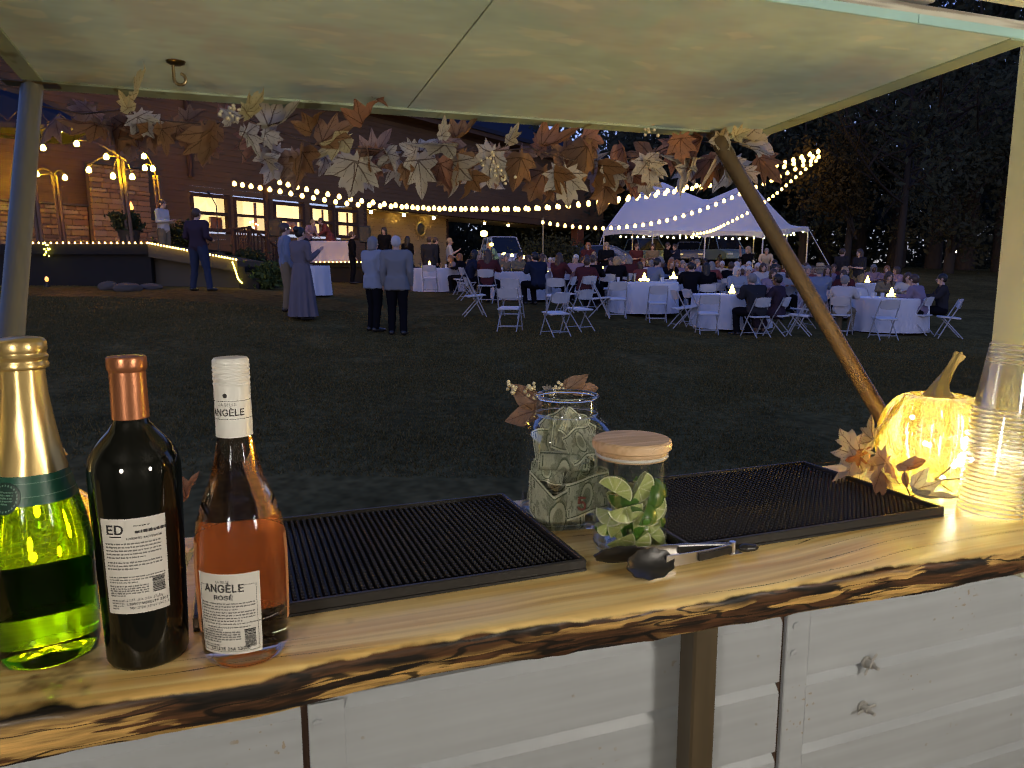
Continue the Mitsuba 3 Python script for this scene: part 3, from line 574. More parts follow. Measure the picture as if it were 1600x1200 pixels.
def rose_wine(c):
    t = thing('rose_wine_bottle', 'clear bottle of pink wine with white screw cap and white back label', 'bottle')
    body = [(0.0001, 0.008), (0.020, 0.006), (0.031, 0.0), (0.0365, 0.0015), (0.0400, 0.009), (0.0415, 0.030), (0.0424, 0.06), (0.0428, 0.100), (0.0418, 0.120), (0.0392, 0.138), (0.0325, 0.160), (0.0243, 0.180), (0.0194, 0.200), (0.0163, 0.218), (0.0153, 0.235), (0.0150, 0.28), (0.0001, 0.281)]
    rf = prof_fn(body[2:-1]); az = CAMAZ(c)
    put('glass', lathe(body, 72, c), 'rose_glass', t, smooth=True)
    put('front_label', wrap_patch(rf, c, az + 68, az + 292, 0.034, 0.122, 0.0004, 60)[0], 'rose_label_back', t, smooth=True, label='orange front label seen through the glass')
    cap = [(0.0163, 0.2205), (0.0168, 0.2205), (0.0164, 0.268)]
    for z in (0.2685, 0.2735, 0.2775, 0.2815, 0.2855): cap += [(0.0164, z), (0.0169, z + 0.0012), (0.0168, z + 0.0026), (0.0160, z + 0.0034)]
    cap += [(0.0166, 0.2895), (0.0166, 0.292), (0.0150, 0.2945), (0.009, 0.2950), (0.0001, 0.2952)]
    rs = prof_fn(cap[1:3]); cp = put('screw_cap', lathe(cap, 56, c), 'white_cap', t, smooth=40)
    put('lettering', wrap_flat(subdivided(cat([text('ANGÈLE', 0.0062, 0, 0, bold=True), bar(-0.05, -0.0035, 0.05, -0.0031), bar(-0.05, 0.0135, 0.05, 0.0139)]), 0.003), lambda z: 0.0164, c, az - 22, 0.2415, 0.0002), 'ink', cp)
    put('small_print', wrap_flat(subdivided(text('LA BELLE', 0.0028, 0.001, 0.0092), 0.003), lambda z: 0.0164, c, az - 22, 0.2415, 0.0002), 'ink_grey', cp)
    put('emblem', wrap_flat(subdivided(trimesh.creation.cylinder(0.0021, 0.0003, sections=20), 0.002), lambda z: 0.0164, c, az - 24, 0.2605, 0.0002), 'ink', cp)
    lab = put('label', wrap_patch(rf, c, az - 62, az + 20, 0.018, 0.098, 0.0005)[0], 'paper_white', t, smooth=True)
    ac, zc, W = az - 21, 0.058, 0.0285
    put('lettering', wrap_flat(subdivided(cat([text('ANGÈLE', 0.0072, -0.003, 0.0225, bold=True), text('ROSÉ', 0.0042, -0.003, 0.0150, bold=True, sx=1.25)]), 0.004), rf, c, ac, zc, 0.0008), 'ink', lab)
    fr = [bar(-W, 0.0285, -0.021, 0.0289), bar(0.011, 0.0285, W - 0.001, 0.0289), bar(-W, -0.0372, W - 0.001, -0.0368), bar(-W, -0.0372, -W + 0.0004, 0.0289), bar(W - 0.0014, -0.0372, W - 0.001, 0.0289), text('LA BELLE', 0.0021, -0.003, 0.0315)]
    sm = fr + print_lines(-W + 0.0015, W - 0.003, 0.0105, 3, 0.0028, 0.0012, 3) + print_lines(-W + 0.0015, W - 0.003, 0.0018, 4, 0.0028, 0.0012, 4) + print_lines(-W + 0.002, W - 0.004, -0.0095, 1, 0.002, 0.0011, 7, 3) + print_lines(-0.022, 0.02, -0.0130, 2, 0.0024, 0.0010, 5) + print_lines(-W + 0.002, 0.011, -0.0180, 5, 0.0024, 0.0014, 8) + print_lines(-W + 0.002, -0.008, -0.0310, 2, 0.0024, 0.0010, 9)
    put('small_print', wrap_flat(subdivided(cat(sm), 0.005), rf, c, ac, zc, 0.0008), 'ink_grey', lab)
    st = [text('L21215 26A 130/E', 0.0030, 0.0, -0.0355, bold=True)]; r = random.Random(8); y = -0.0335
    while y < -0.0150:
        h = r.choice((0.0004, 0.0007, 0.0012)); st.append(bar(0.0145, y, 0.0245, y + h)); y += h + r.choice((0.0004, 0.0006))
    put('barcode', wrap_flat(subdivided(cat(st), 0.004), rf, c, ac, zc, 0.0008), 'ink', lab)
rose_wine((-0.008, 0.745, ZT))

# ------------------------------------------------------------------ jar of lime wedges
jc = np.array([0.492, 0.868, ZT]); JR, JH = 0.0500, 0.140
t = thing('lime_jar', 'clear glass jar of lime wedges with a round wooden lid', 'jar')
put('glass', lathe([(0.030, 0.0045), (0.046, 0.0048), (JR - 0.001, 0.008), (JR, 0.014), (JR, 0.136)], 64, jc), 'jar_glass', t, smooth=True)
put('base', lathe([(0.0001, 0.0), (JR - 0.006, 0.0), (JR - 0.001, 0.002), (JR + 0.0003, 0.006), (JR + 0.0003, 0.008), (JR - 0.003, 0.0042), (0.0001, 0.0040)], 64, jc), 'clear_glass', t, smooth=30)
put('lid', lathe([(0.0001, 0.126), (0.046, 0.126), (0.0475, 0.127), (0.0475, 0.1355), (0.0478, 0.137), (0.0500, 0.1375), (0.0528, 0.140), (0.0536, 0.145), (0.0528, 0.1495), (0.050, 0.1518), (0.0001, 0.1522)], 64, jc), 'lid_wood', t, smooth=35)
put('seal_ring', lathe([(0.0476, 0.1285), (0.0492, 0.1295), (0.0492, 0.1315), (0.0476, 0.1325)], 48, jc), 'pole_white', t, smooth=True)
def lime_parts(R, ang, sx):
    n, m = 18, 12
    ph, th_ = np.meshgrid(np.linspace(0, ang, m), np.linspace(0.02, np.pi - 0.02, n), indexing='ij')
    rind = np.stack([R * np.sin(th_) * np.cos(ph), R * np.sin(th_) * np.sin(ph), R * sx * np.cos(th_)], -1).reshape(-1, 3)
    rm = trimesh.Trimesh(rind, grid_faces(m, n), process=False)
    faces, uvs = [], []
    for a in (0, ang):
        r, tt = np.meshgrid(np.linspace(0.0, 0.985, 8), np.linspace(0.02, np.pi - 0.02, n), indexing='ij')
        dent = 0.0008 * np.sin(r * np.pi) * (-1 if a == 0 else 1)
        q = np.stack([R * r * np.sin(tt) * math.cos(a) - dent * math.sin(a) * -1, R * r * np.sin(tt) * math.sin(a), R * sx * r * np.cos(tt)], -1).reshape(-1, 3)
        faces.append(trimesh.Trimesh(q, grid_faces(8, n), process=False)); uvs.append(np.stack([tt.ravel() / np.pi * 4.0, r.ravel()], 1))
    fm = cat(faces); return mikit.ply(rm, 'lime_rind', smooth=True), mikit.ply(fm, 'lime_flesh', smooth=False, uv=np.vstack(uvs))
LIMES = [lime_parts(0.0215, a, 1.15) for a in (1.35, 1.6, 1.15)]
CR = np.array([RX[0], RX[1], 0]); CT = np.array([-HF[0], -HF[1], 0])          # to the right of / towards someone at the bar
def wedge(dx, dt, z, pitch, yaw, roll, k, label):
    """Wedge at dx to the right and dt towards the bar's server from the jar's axis."""
    p = jc + CR * dx + CT * dt + np.array([0, 0, z])
    M = T().translate(p.tolist()).rotate([0, 0, 1], yaw - math.degrees(YAW)).rotate([1, 0, 0], pitch).rotate([0, 1, 0], roll).rotate([0, 0, 1], 0)
    w = thing('lime_wedge', label, 'lime wedge', None if 'face' in label else 'lime wedges heaped in the jar')
    put('rind', LIMES[k][0], None, w, tw=M); put('flesh', LIMES[k][1], None, w, tw=M)
fill = 'green lime wedge lying in the heap at the bottom of the jar'
# local wedge: flat faces contain z; the first face lies in the x-z plane looking towards -y (to the server when yaw = 0)
LW = [(0.006, 0.026, 0.090, 12, 10, 22, 0, 'lime wedge standing highest in the jar, cut face forward'), (-0.026, 0.027, 0.084, 0, -12, -62, 1, 'lime wedge against the glass beside the highest wedge, cut face forward'),
      (-0.012, 0.034, 0.066, -20, 5, 78, 2, 'lime wedge in the middle of the heap, wide cut face forward'), (0.021, 0.030, 0.064, -5, 12, 60, 1, 'lime wedge under the highest wedge, cut face tilted up'), (-0.002, 0.036, 0.044, 30, 20, -20, 0, 'lime wedge low in the jar showing a curved pale cut face')]
wr = random.Random(6)
for z, n in ((0.018, 8), (0.034, 8), (0.052, 7), (0.072, 5)):
    for k in range(n):
        a_ = k / n * 6.283 + z * 40; rr = 0.027 if k % 4 else 0.006
        LW.append((rr * math.cos(a_), rr * math.sin(a_), z + wr.uniform(-0.004, 0.004), wr.uniform(-70, 50) if k % 3 else wr.uniform(100, 170), wr.uniform(-55, 55), wr.uniform(-90, 90), k % 3, fill))
for a in LW:
    wedge(*a)

# ------------------------------------------------------------------ tip jar with folded notes
tc = np.array([0.456, 1.003, ZT])
def squircle(r, h, n, k): 
    g = np.arange(n) * 2 * np.pi / n; e = k
    c, s = np.cos(g), np.sin(g); rr = r / (np.abs(c) ** e + np.abs(s) ** e) ** (1 / e)
    return np.stack([rr * c, rr * s, 0 * g + h], 1)
def loft(rows, c, rot=0.0):
    n = len(rows[0]); v = np.vstack(rows); a = math.radians(rot)
    v = np.stack([v[:, 0] * math.cos(a) - v[:, 1] * math.sin(a), v[:, 0] * math.sin(a) + v[:, 1] * math.cos(a), v[:, 2]], 1) + c
    f = []
    for i in range(len(rows) - 1):
        for j in range(n):
            q = (j + 1) % n; A, B, C, D = i * n + j, i * n + q, (i + 1) * n + q, (i + 1) * n + j; f += [[A, B, C], [A, C, D]]
    return trimesh.Trimesh(v, f, process=False)
jar = thing('tip_jar', 'square clear glass tip jar stuffed with folded dollar notes', 'jar')
put('glass', loft([squircle(r, h, 72, k) for r, h, k in ((0.050, 0.0065, 4), (0.060, 0.009, 4), (0.0635, 0.016, 4), (0.0635, 0.130, 4), (0.0625, 0.140, 3.6), (0.058, 0.150, 3), (0.0505, 0.157, 2.4), (0.0465, 0.162, 2.1), (0.0455, 0.168, 2), (0.0455, 0.188, 2))], tc, -8), 'jar_glass', jar, smooth=True)
put('base', loft([squircle(r, h, 72, 4) for r, h in ((0.0001, 0.0), (0.052, 0.0), (0.061, 0.003), (0.0637, 0.011), (0.0637, 0.0155), (0.060, 0.0088), (0.050, 0.0062), (0.0001, 0.006))], tc, -8), 'clear_glass', jar, smooth=30)
rim = [(0.0458 + 0.0032 * math.cos(q), 0.190 + 0.0030 * math.sin(q)) for q in np.linspace(-math.pi / 2, 1.5 * math.pi, 13)]
put('rim', lathe(rim, 64, tc), 'clear_glass', jar, smooth=True)
put('shoulder_ring', lathe([(0.0462 + 0.0016 * math.cos(q), 0.164 + 0.0016 * math.sin(q)) for q in np.linspace(-math.pi / 2, 1.5 * math.pi, 9)], 64, tc), 'clear_glass', jar, smooth=True)
def note(label, fn, nu=36, nv=14):
    b = thing('dollar_note', label, 'banknote', None if 'face' in label or 'rolled' in label or 'five' in label else 'dollar notes crumpled in the tip jar'); m, uv = sheet(fn, nu, nv)
    m.vertices = tc + m.vertices[:, :1] * CR + m.vertices[:, 1:2] * CT + m.vertices[:, 2:] * np.array([0, 0, 1.0])
    put('paper', m, 'bill_print', b, smooth=True, uv=uv); return b
# local coordinates: to the right, towards the server, up
def folded(x0, y0, z0, w, h, a, tilt, bend, seed):
    def fn(u, v):
        s = (u - 0.5) * w; y = y0 + bend * np.cos(u * np.pi * 1.6) + 0.003 * np.sin(v * 5 + seed) + tilt * (v - 0.5) * h
        ca, sa = math.cos(math.radians(a)), math.sin(math.radians(a))
        return x0 + s * ca - (v - 0.5) * h * sa, y, z0 + s * sa + (v - 0.5) * h * ca + 0.002 * np.sin(u * 9 + seed)
    return fn
note('dollar note bent against the front glass, printed face out', lambda u, v: (-0.056 + 0.082 * u, 0.040 + 0.018 * np.clip(u - 0.0, 0, 0.45) / 0.45 - 0.035 * np.clip(u - 0.45, 0, 1), 0.056 - 0.050 * np.minimum(u, 0.42) / 0.42 * (1 - 0.3 * v) + 0.022 * np.clip(u - 0.42, 0, 1) / 0.58 + (v - 0.5) * 0.062))
five = note('note with a red five leaning right in the front of the jar', lambda u, v: (-0.004 + 0.064 * u, 0.050 - 0.012 * u + 0.003 * np.sin(u * 7), 0.040 + 0.018 * u + (v - 0.5) * 0.056))
m5 = text('5', 0.020, 0, 0, bold=True); m5.vertices = tc + (0.020 + m5.vertices[:, :1] * 0.9) * CR + (0.0525 - m5.vertices[:, 2:]) * CT + (0.030 + m5.vertices[:, 1:2]) * np.array([0, 0, 1.0]); put('numeral', m5, 'seal_red' if 'seal_red' in scene else mat('seal_red', (0.22, 0.07, 0.06), 0.7), five)
note('dollar note rolled up across the middle of the jar', lambda u, v: (-0.048 + 0.075 * u + 0.006 * v, 0.030 + (0.012 + 0.004 * v) * np.cos(v * 6.9 + 1.0), 0.099 + (0.011 + 0.004 * v) * np.sin(v * 6.9 + 1.0) - 0.004 * u), 30, 34)
note('dollar note rolled into a loop at the end of the middle', lambda u, v: (0.026 + (0.006 + 0.012 * u) * np.cos(u * 8.0), 0.032 + (v - 0.5) * 0.05, 0.093 + (0.006 + 0.009 * u) * np.sin(u * 8.0)), 40, 8)
crumple = 'crumpled dollar note in the pile inside the tip jar'
for i, a in enumerate(((-0.022, 0.020, 0.122, 0.055, 0.04, 8, -0.8, 0.006), (0.010, 0.010, 0.132, 0.065, 0.04, -12, -1.1, 0.008), (0.020, 0.030, 0.124, 0.045, 0.04, 25, -0.8, 0.006), (-0.012, -0.005, 0.140, 0.045, 0.04, 30, -0.9, 0.008), (0.012, 0.0, 0.146, 0.04, 0.035, -30, -0.9, 0.006),
                       (0.0, 0.0, 0.075, 0.095, 0.06, 5, 0.5, 0.014), (-0.01, -0.02, 0.05, 0.09, 0.06, -8, 0.2, 0.012), (0.025, 0.02, 0.072, 0.055, 0.05, -20, 0.8, 0.010), (0.0, -0.03, 0.10, 0.09, 0.06, 10, 0.1, 0.012), (0.0, 0.012, 0.028, 0.095, 0.04, 0, 0.9, 0.010), (-0.03, 0.028, 0.080, 0.05, 0.03, -10, -0.5, 0.006))):
    note(crumple, folded(*a, i * 1.7))
nk = thing('paper_napkin', 'corner of a white paper napkin under the tip jar', 'napkin')
put('sheet', box([0.385, 1.02, ZT + 0.0005], [0.43, 1.075, ZT + 0.0015]), 'paper_white', nk)

# ------------------------------------------------------------------ tongs
tg = thing('kitchen_tongs', 'steel tongs with black scalloped heads lying on the counter', 'tongs')
pe, pa, pb = np.array([0.607, 0.788, ZT + 0.011]), np.array([0.474, 0.801, ZT + 0.017]), np.array([0.494, 0.770, ZT + 0.014])
for q, side in ((pa, 1), (pb, -1)):
    d = q - pe; L = np.linalg.norm(d); d /= L; n = np.cross([0, 0, 1.0], d); n /= np.linalg.norm(n); up = np.cross(d, n)
    def strip(s0, s1, w0, w1, th, bow, nn=14):
        u = np.linspace(s0, s1, nn); c = pe + d * u[:, None] * L + n * (-side * bow * np.sin(np.pi * u))[:, None]; w = w0 + (w1 - w0) * (u - s0) / (s1 - s0)
        r = [c + up * w[:, None] + n * th, c + up * w[:, None] - n * th, c - up * w[:, None] - n * th, c - up * w[:, None] + n * th]
        v = np.stack(r, 1).reshape(-1, 3); f = []
        for i in range(nn - 1):
            for j in range(4):
                A, B, C, D = i * 4 + j, i * 4 + (j + 1) % 4, (i + 1) * 4 + (j + 1) % 4, (i + 1) * 4 + j; f += [[A, B, C], [A, C, D]]
        f += [[0, 2, 1], [0, 3, 2], [(nn - 1) * 4, (nn - 1) * 4 + 1, (nn - 1) * 4 + 2], [(nn - 1) * 4, (nn - 1) * 4 + 2, (nn - 1) * 4 + 3]]
        m = trimesh.Trimesh(v, f, process=False); m.fix_normals(); return m
    put('arm', strip(0.02, 1.04, 0.0060, 0.0078, 0.0009, 0.004), 'steel', tg, smooth=30)
    put('grip', strip(0.10, 0.62, 0.0042, 0.0046, 0.0040, 0.004), 'silicone_black', tg, smooth=50)
    # scalloped spoon head
    gu, gv = 26, 40; aa = np.linspace(0, 2 * np.pi, gv, endpoint=False); rr = np.linspace(0, 1, 8)
    top = []
    ax2 = up * math.cos(0.7) + n * side * math.sin(0.7); nz_ = np.cross(d, ax2)
    for r in rr:
        sc = 1 + 0.045 * np.cos(aa * 10) * r ** 3
        x = 0.036 * r * np.cos(aa) * sc; y = 0.0195 * r * np.sin(aa) * sc
        top.append(q + d * (x + 0.030)[:, None] + ax2 * y[:, None] + nz_ * (0.007 * (1 - r * r))[..., None] * np.ones((gv, 1)) * -side)
    v = np.vstack(top); low = v - nz_ * 0.0022; Fh = []
    for i in range(len(rr) - 1):
        for j in range(gv):
            A, B, C, D = i * gv + j, i * gv + (j + 1) % gv, (i + 1) * gv + (j + 1) % gv, (i + 1) * gv + j; Fh += [[A, B, C], [A, C, D]]
    N = len(v); F2 = [[N + c, N + b, N + a] for a, b, c in Fh]; e = (len(rr) - 1) * gv
    Fe = [[e + j, e + (j + 1) % gv, N + e + (j + 1) % gv] for j in range(gv)] + [[e + j, N + e + (j + 1) % gv, N + e + j] for j in range(gv)]
    h = trimesh.Trimesh(np.vstack([v, low]), Fh + F2 + Fe, process=False); dz = ZT + 0.0012 - h.bounds[0][2]
    if dz > 0: h.vertices[:, 2] += dz
    put('head', h, 'silicone_black', tg, smooth=45)
put('pivot', cat([moved(trimesh.creation.cylinder(0.0045, 0.016, sections=16), T().translate((pe + [-0.004, 0.001, 0]).tolist())), box(pe - [0.012, 0.006, 0.0085], pe + [0.008, 0.006, -0.0065], 0.0005)]), 'steel', tg, smooth=30)
put('pull_tab', man(bone(pe + [0.016, -0.002, -0.002], (0.011, 0.008, 0.0055), pe + [0.024, -0.004, -0.002], (0.009, 0.007, 0.0045), trimesh.creation.icosphere(2).vertices)), 'silicone_black', tg, smooth=60)

# ------------------------------------------------------------------ lit glass pumpkins
def pumpkin(c, R, H, label, power, seed, lights):
    t = thing('glass_pumpkin', label, 'pumpkin lamp')
    n, m = 96, 36
    a, b = np.meshgrid(np.arange(n + 1) / n * 2 * np.pi, np.linspace(0, 1, m), indexing='ij')
    th_ = 0.12 + b * (np.pi - 0.20); r = np.sin(th_) ** 0.62; z = -np.cos(th_)
    rib = 1 - 0.075 * np.abs(np.sin(a * 4.5 + seed)) ** 0.6 * 0 - 0.12 * (1 - np.abs(np.cos(a * 5 + seed))) ** 1.6
    dip = -0.16 * np.exp(-((r) / 0.32) ** 2) * (z > 0)
    x = R * r * rib * np.cos(a); y = R * r * rib * np.sin(a); zz = H * (0.5 + 0.5 * (z + dip))
    v = np.stack([x, y, zz], -1).reshape(-1, 3); v *= 1 + 0.003 * (meshkit.fbm(v * 40, 2, seed)[:, None] - 0.5)
    put('shell', trimesh.Trimesh(v + c, grid_faces(n + 1, m), process=False), 'amber_crackle', t, smooth=True, uv=np.stack([a.ravel() / 2 / np.pi, b.ravel()], 1))
    # twisted stem
    s = np.linspace(0, 1, 16); axis = np.stack([0.55 * R * s ** 1.6, 0.1 * R * s, H * 0.93 + 0.42 * H * s], 1) * [1, 1, 1] + c
    rad = R * (0.17 * (1 - s) ** 3 + 0.066 + 0.02 * (s > 0.9)); q = tube(axis, rad, 20); g = (np.arange(len(q.vertices) - 2) % 20) * 2 * np.pi / 20
    ctr = np.repeat(axis, 20, 0); k = 1 + 0.30 * np.cos(g * 5 + np.repeat(s, 20) * 5); q.vertices[:-2] = ctr + (q.vertices[:-2] - ctr) * k[:, None]
    put('stem', q, 'amber_stem', t, smooth=60)
    # fairy lights wound inside on a thin wire
    r_ = np.random.default_rng(seed); pts = []
    for i in range(lights):
        u = i / lights; a_ = i * 2.4 + r_.uniform(-0.3, 0.3); rr = R * r_.uniform(0.35, 0.78) * math.sin(0.5 + 2.1 * u); pts.append([rr * math.cos(a_), rr * math.sin(a_), H * (0.12 + 0.68 * u)])
    pts = np.array(pts) + c; bulb = mikit.ply(trimesh.creation.icosphere(1, 0.0040), None, smooth=True)
    for p_ in pts: put('fairy_bulb', bulb, 'linen_white', t, tw=T().translate(p_.tolist()), emitter=glow(np.array([1.0, 0.68, 0.26]) * power, 10))
    put('wire', tube(pts, 0.0006, 4), 'copper_metal', t)
    return t, c
PK = np.array([1.112, 0.922, ZT])
pk, _ = pumpkin(PK, 0.094, 0.172, 'amber crackled glass pumpkin lit by fairy lights beside the cup stack', 560, 3, 7)
hot = PK + np.array([0.020, -0.040, 0.068])
for i, o in enumerate(((0, 0, 0), (0.008, 0.004, 0.014), (-0.004, 0.004, -0.012), (0.012, -0.002, -0.006), (0.004, 0, 0.026))):   # bunched end of the light string by the glass
    put('fairy_bulb', mikit.ply(trimesh.creation.icosphere(1, 0.0066), None, smooth=True), 'linen_white', pk, tw=T().translate((hot + o).tolist()), emitter=glow(np.array([1.0, 0.74, 0.36]) * 1900, 14))
pumpkin(np.array([-0.252, 1.005, ZT]), 0.083, 0.120, 'small lit amber glass pumpkin standing behind the sparkling wine bottle', 300, 8, 14)

# ------------------------------------------------------------------ stacks of clear cups
cup_prof = [(0.0001, 0.104), (0.031, 0.1040), (0.0325, 0.1028), (0.0335, 0.0990), (0.0375, 0.055), (0.0425, 0.004), (0.0430, 0.0)]      # upside down: mouth at z 0
CUP = mikit.ply(lathe(cup_prof[::-1], 40), None, smooth=50)
RIM = mikit.ply(lathe([(0.0434 + 0.0017 * math.cos(q), 0.0014 + 0.0013 * math.sin(q)) for q in np.linspace(-math.pi / 2, 1.5 * math.pi, 8)], 40), None, smooth=True)
RING = mikit.ply(lathe([(0.0334 + 0.0009 * math.cos(q), 0.1005 + 0.0009 * math.sin(q)) for q in np.linspace(-math.pi / 2, 1.5 * math.pi, 8)], 36), None, smooth=True)
def cups(base, axis, n, pitch, lab, top):
    axis = np.array(axis) / np.linalg.norm(axis); rot = np.cross([0, 0, 1.0], axis); ang = math.degrees(math.asin(np.linalg.norm(rot)))
    for i in range(n):
        p = np.array(base) + axis * (pitch * i)
        M = T().translate(p.tolist()).rotate((rot / np.linalg.norm(rot)).tolist(), ang)
        w = thing('plastic_cup', top if i == n - 1 else lab, 'plastic cup', None if i == n - 1 else lab)
        put('cup_wall', CUP, 'cup_plastic', w, tw=M); put('rim', RIM, 'cup_rim', w, tw=M); put('base_ring', RING, 'cup_rim', w, tw=M)
cups((1.088, 0.797, ZT + 0.002), (0.085, 0.0, 1.0), 24, 0.0070, 'clear plastic cup nested upside down in the tall leaning stack', 'clear plastic cup on top of the tall leaning stack')
cups((1.150, 0.748, ZT + 0.001), (0.03, 0.0, 1.0), 10, 0.0066, 'clear plastic cup in the second stack cut off at the frame edge', 'clear plastic cup on top of the second stack at the frame edge')

# ------------------------------------------------------------------ fabric autumn leaves
from scipy.spatial import Delaunay
import shapely
HALF = [(0.0, 0.0), (0.05, 0.13), (0.30, 0.03), (0.27, 0.14), (0.53, 0.28), (0.42, 0.32), (0.37, 0.36), (0.47, 0.50), (0.52, 0.64), (0.38, 0.60), (0.21, 0.60), (0.25, 0.72), (0.24, 0.81), (0.13, 0.78), (0.0, 1.0)]
HALF2 = [(0.0, 0.0), (0.04, 0.11), (0.20, 0.06), (0.34, 0.16), (0.49, 0.30), (0.42, 0.36), (0.27, 0.42), (0.34, 0.52), (0.42, 0.68), (0.30, 0.66), (0.17, 0.64), (0.17, 0.74), (0.11, 0.86), (0.0, 1.0)]
OVAL = [(0.0, 0.0), (0.06, 0.06), (0.17, 0.20), (0.25, 0.42), (0.22, 0.62), (0.12, 0.82), (0.0, 1.0)]
def outline(H, step=0.07):
    poly = shapely.Polygon(H + [(-x, y) for x, y in H[-2:0:-1]]).buffer(0.016).buffer(-0.012)
    ring = np.array(shapely.segmentize(poly.exterior, step).coords)[:-1]
    gx, gy = np.meshgrid(np.arange(-0.5, 0.51, 0.085), np.arange(0, 1.0, 0.085)); inn = np.stack([gx.ravel(), gy.ravel()], 1)
    inn = inn[shapely.contains_xy(poly.buffer(-0.03), inn)]
    p = np.vstack([ring, inn]); tri = Delaunay(p).simplices; ctr = p[tri].mean(1); return p, tri[shapely.contains_xy(poly.buffer(1e-4), ctr)]
OUT = [outline(HALF), outline(HALF2), outline(OVAL)]
def leaf_mesh(seed, fold, curl, o=1):
    P2, tri = OUT[o]; x, y = P2[:, 0], P2[:, 1]; r = np.random.default_rng(seed)
    z = fold * np.abs(x) + curl * (y - 0.3) ** 2 + r.uniform(-1.2, 1.2) * x * x + r.uniform(-0.35, 0.35) * x + 0.22 * (meshkit.fbm(np.stack([x * 3.5, y * 3.5, 0 * x + seed], 1), 2, seed) - 0.5)
    return mikit.ply(trimesh.Trimesh(np.stack([x * (1 - 0.12 * abs(fold)) + 0.10 * r.uniform(-1, 1) * y * y, y, z], 1), tri, process=False), None, smooth=True, uv=np.stack([x, y], 1))
LEAVES = [leaf_mesh(s, fo, cu, o) for s, fo, cu, o in ((1, 0.25, 0.5, 0), (2, 0.8, 0.3, 1), (3, -0.4, -0.7, 1), (4, 0.4, 0.9, 1), (5, 1.1, -0.5, 1), (6, -0.5, 0.4, 0), (7, 0.35, -0.3, 0), (8, 0.3, 0.4, 2), (9, 0.5, -0.4, 2))]
def leaf(parent, base, tip, kind, k, roll=0.0, width=1.0, label=None):
    """A leaf from its base to its tip; roll turns it about that line."""
    base, tip = np.asarray(base, float), np.asarray(tip, float); d = tip - base; L = np.linalg.norm(d); d = d / L
    n = CT * 1.0 + np.array([0, 0, 0.15]); n = n - d * (n @ d); n /= np.linalg.norm(n); s = np.cross(d, n); a = math.radians(roll)
    s, n = s * math.cos(a) + n * math.sin(a), n * math.cos(a) - s * math.sin(a)
    M = np.eye(4); M[:3, 0] = s * L * width; M[:3, 1] = d * L; M[:3, 2] = n * L; M[:3, 3] = base
    put('leaf', LEAVES[k % 9], 'leaf_' + kind, parent, tw=T(M.tolist()), label=label)
def twig(parent, pts, r=0.0012): put('stem', tube(pts, r, 5), 'stem_brown', parent, smooth=50)
def berries(parent, c, n, spread, seed):
    r = np.random.default_rng(seed); put('berry_cluster', cat([moved(trimesh.creation.icosphere(1, r.uniform(0.0026, 0.0040)), T().translate((np.asarray(c) + r.normal(0, 1, 3) * spread).tolist())) for _ in range(n)]), 'berry_cream', parent, smooth=True)
gar = thing('leaf_garland', 'garland of cream and tan fabric maple leaves hanging from the hatch edge', 'garland')
GY = 1.540
def gp(x, y, dy=0.0):
    if y < 133 + 0.0714 * x + 6:                 # in front of the hatch's underside: hangs just below it
        d = ray(x, y); n = np.array([0, -SL, 1.0]); q = EYE + d * (((np.array([0, HY0, HZ0 - 0.014]) - EYE) @ n) / (d @ n))
        if q[1] < GY + dy: return q
    return on_y(x, y, GY + dy)
vine = [(60, 165), (130, 178), (190, 172), (250, 188), (330, 195), (385, 185), (430, 205), (500, 228), (560, 232), (640, 236), (700, 238), (770, 236), (830, 232), (890, 250), (950, 252), (1010, 244), (1060, 222), (1120, 222), (1165, 222)]
twig(gar, [gp(*p, 0.012) for p in vine], 0.0016)
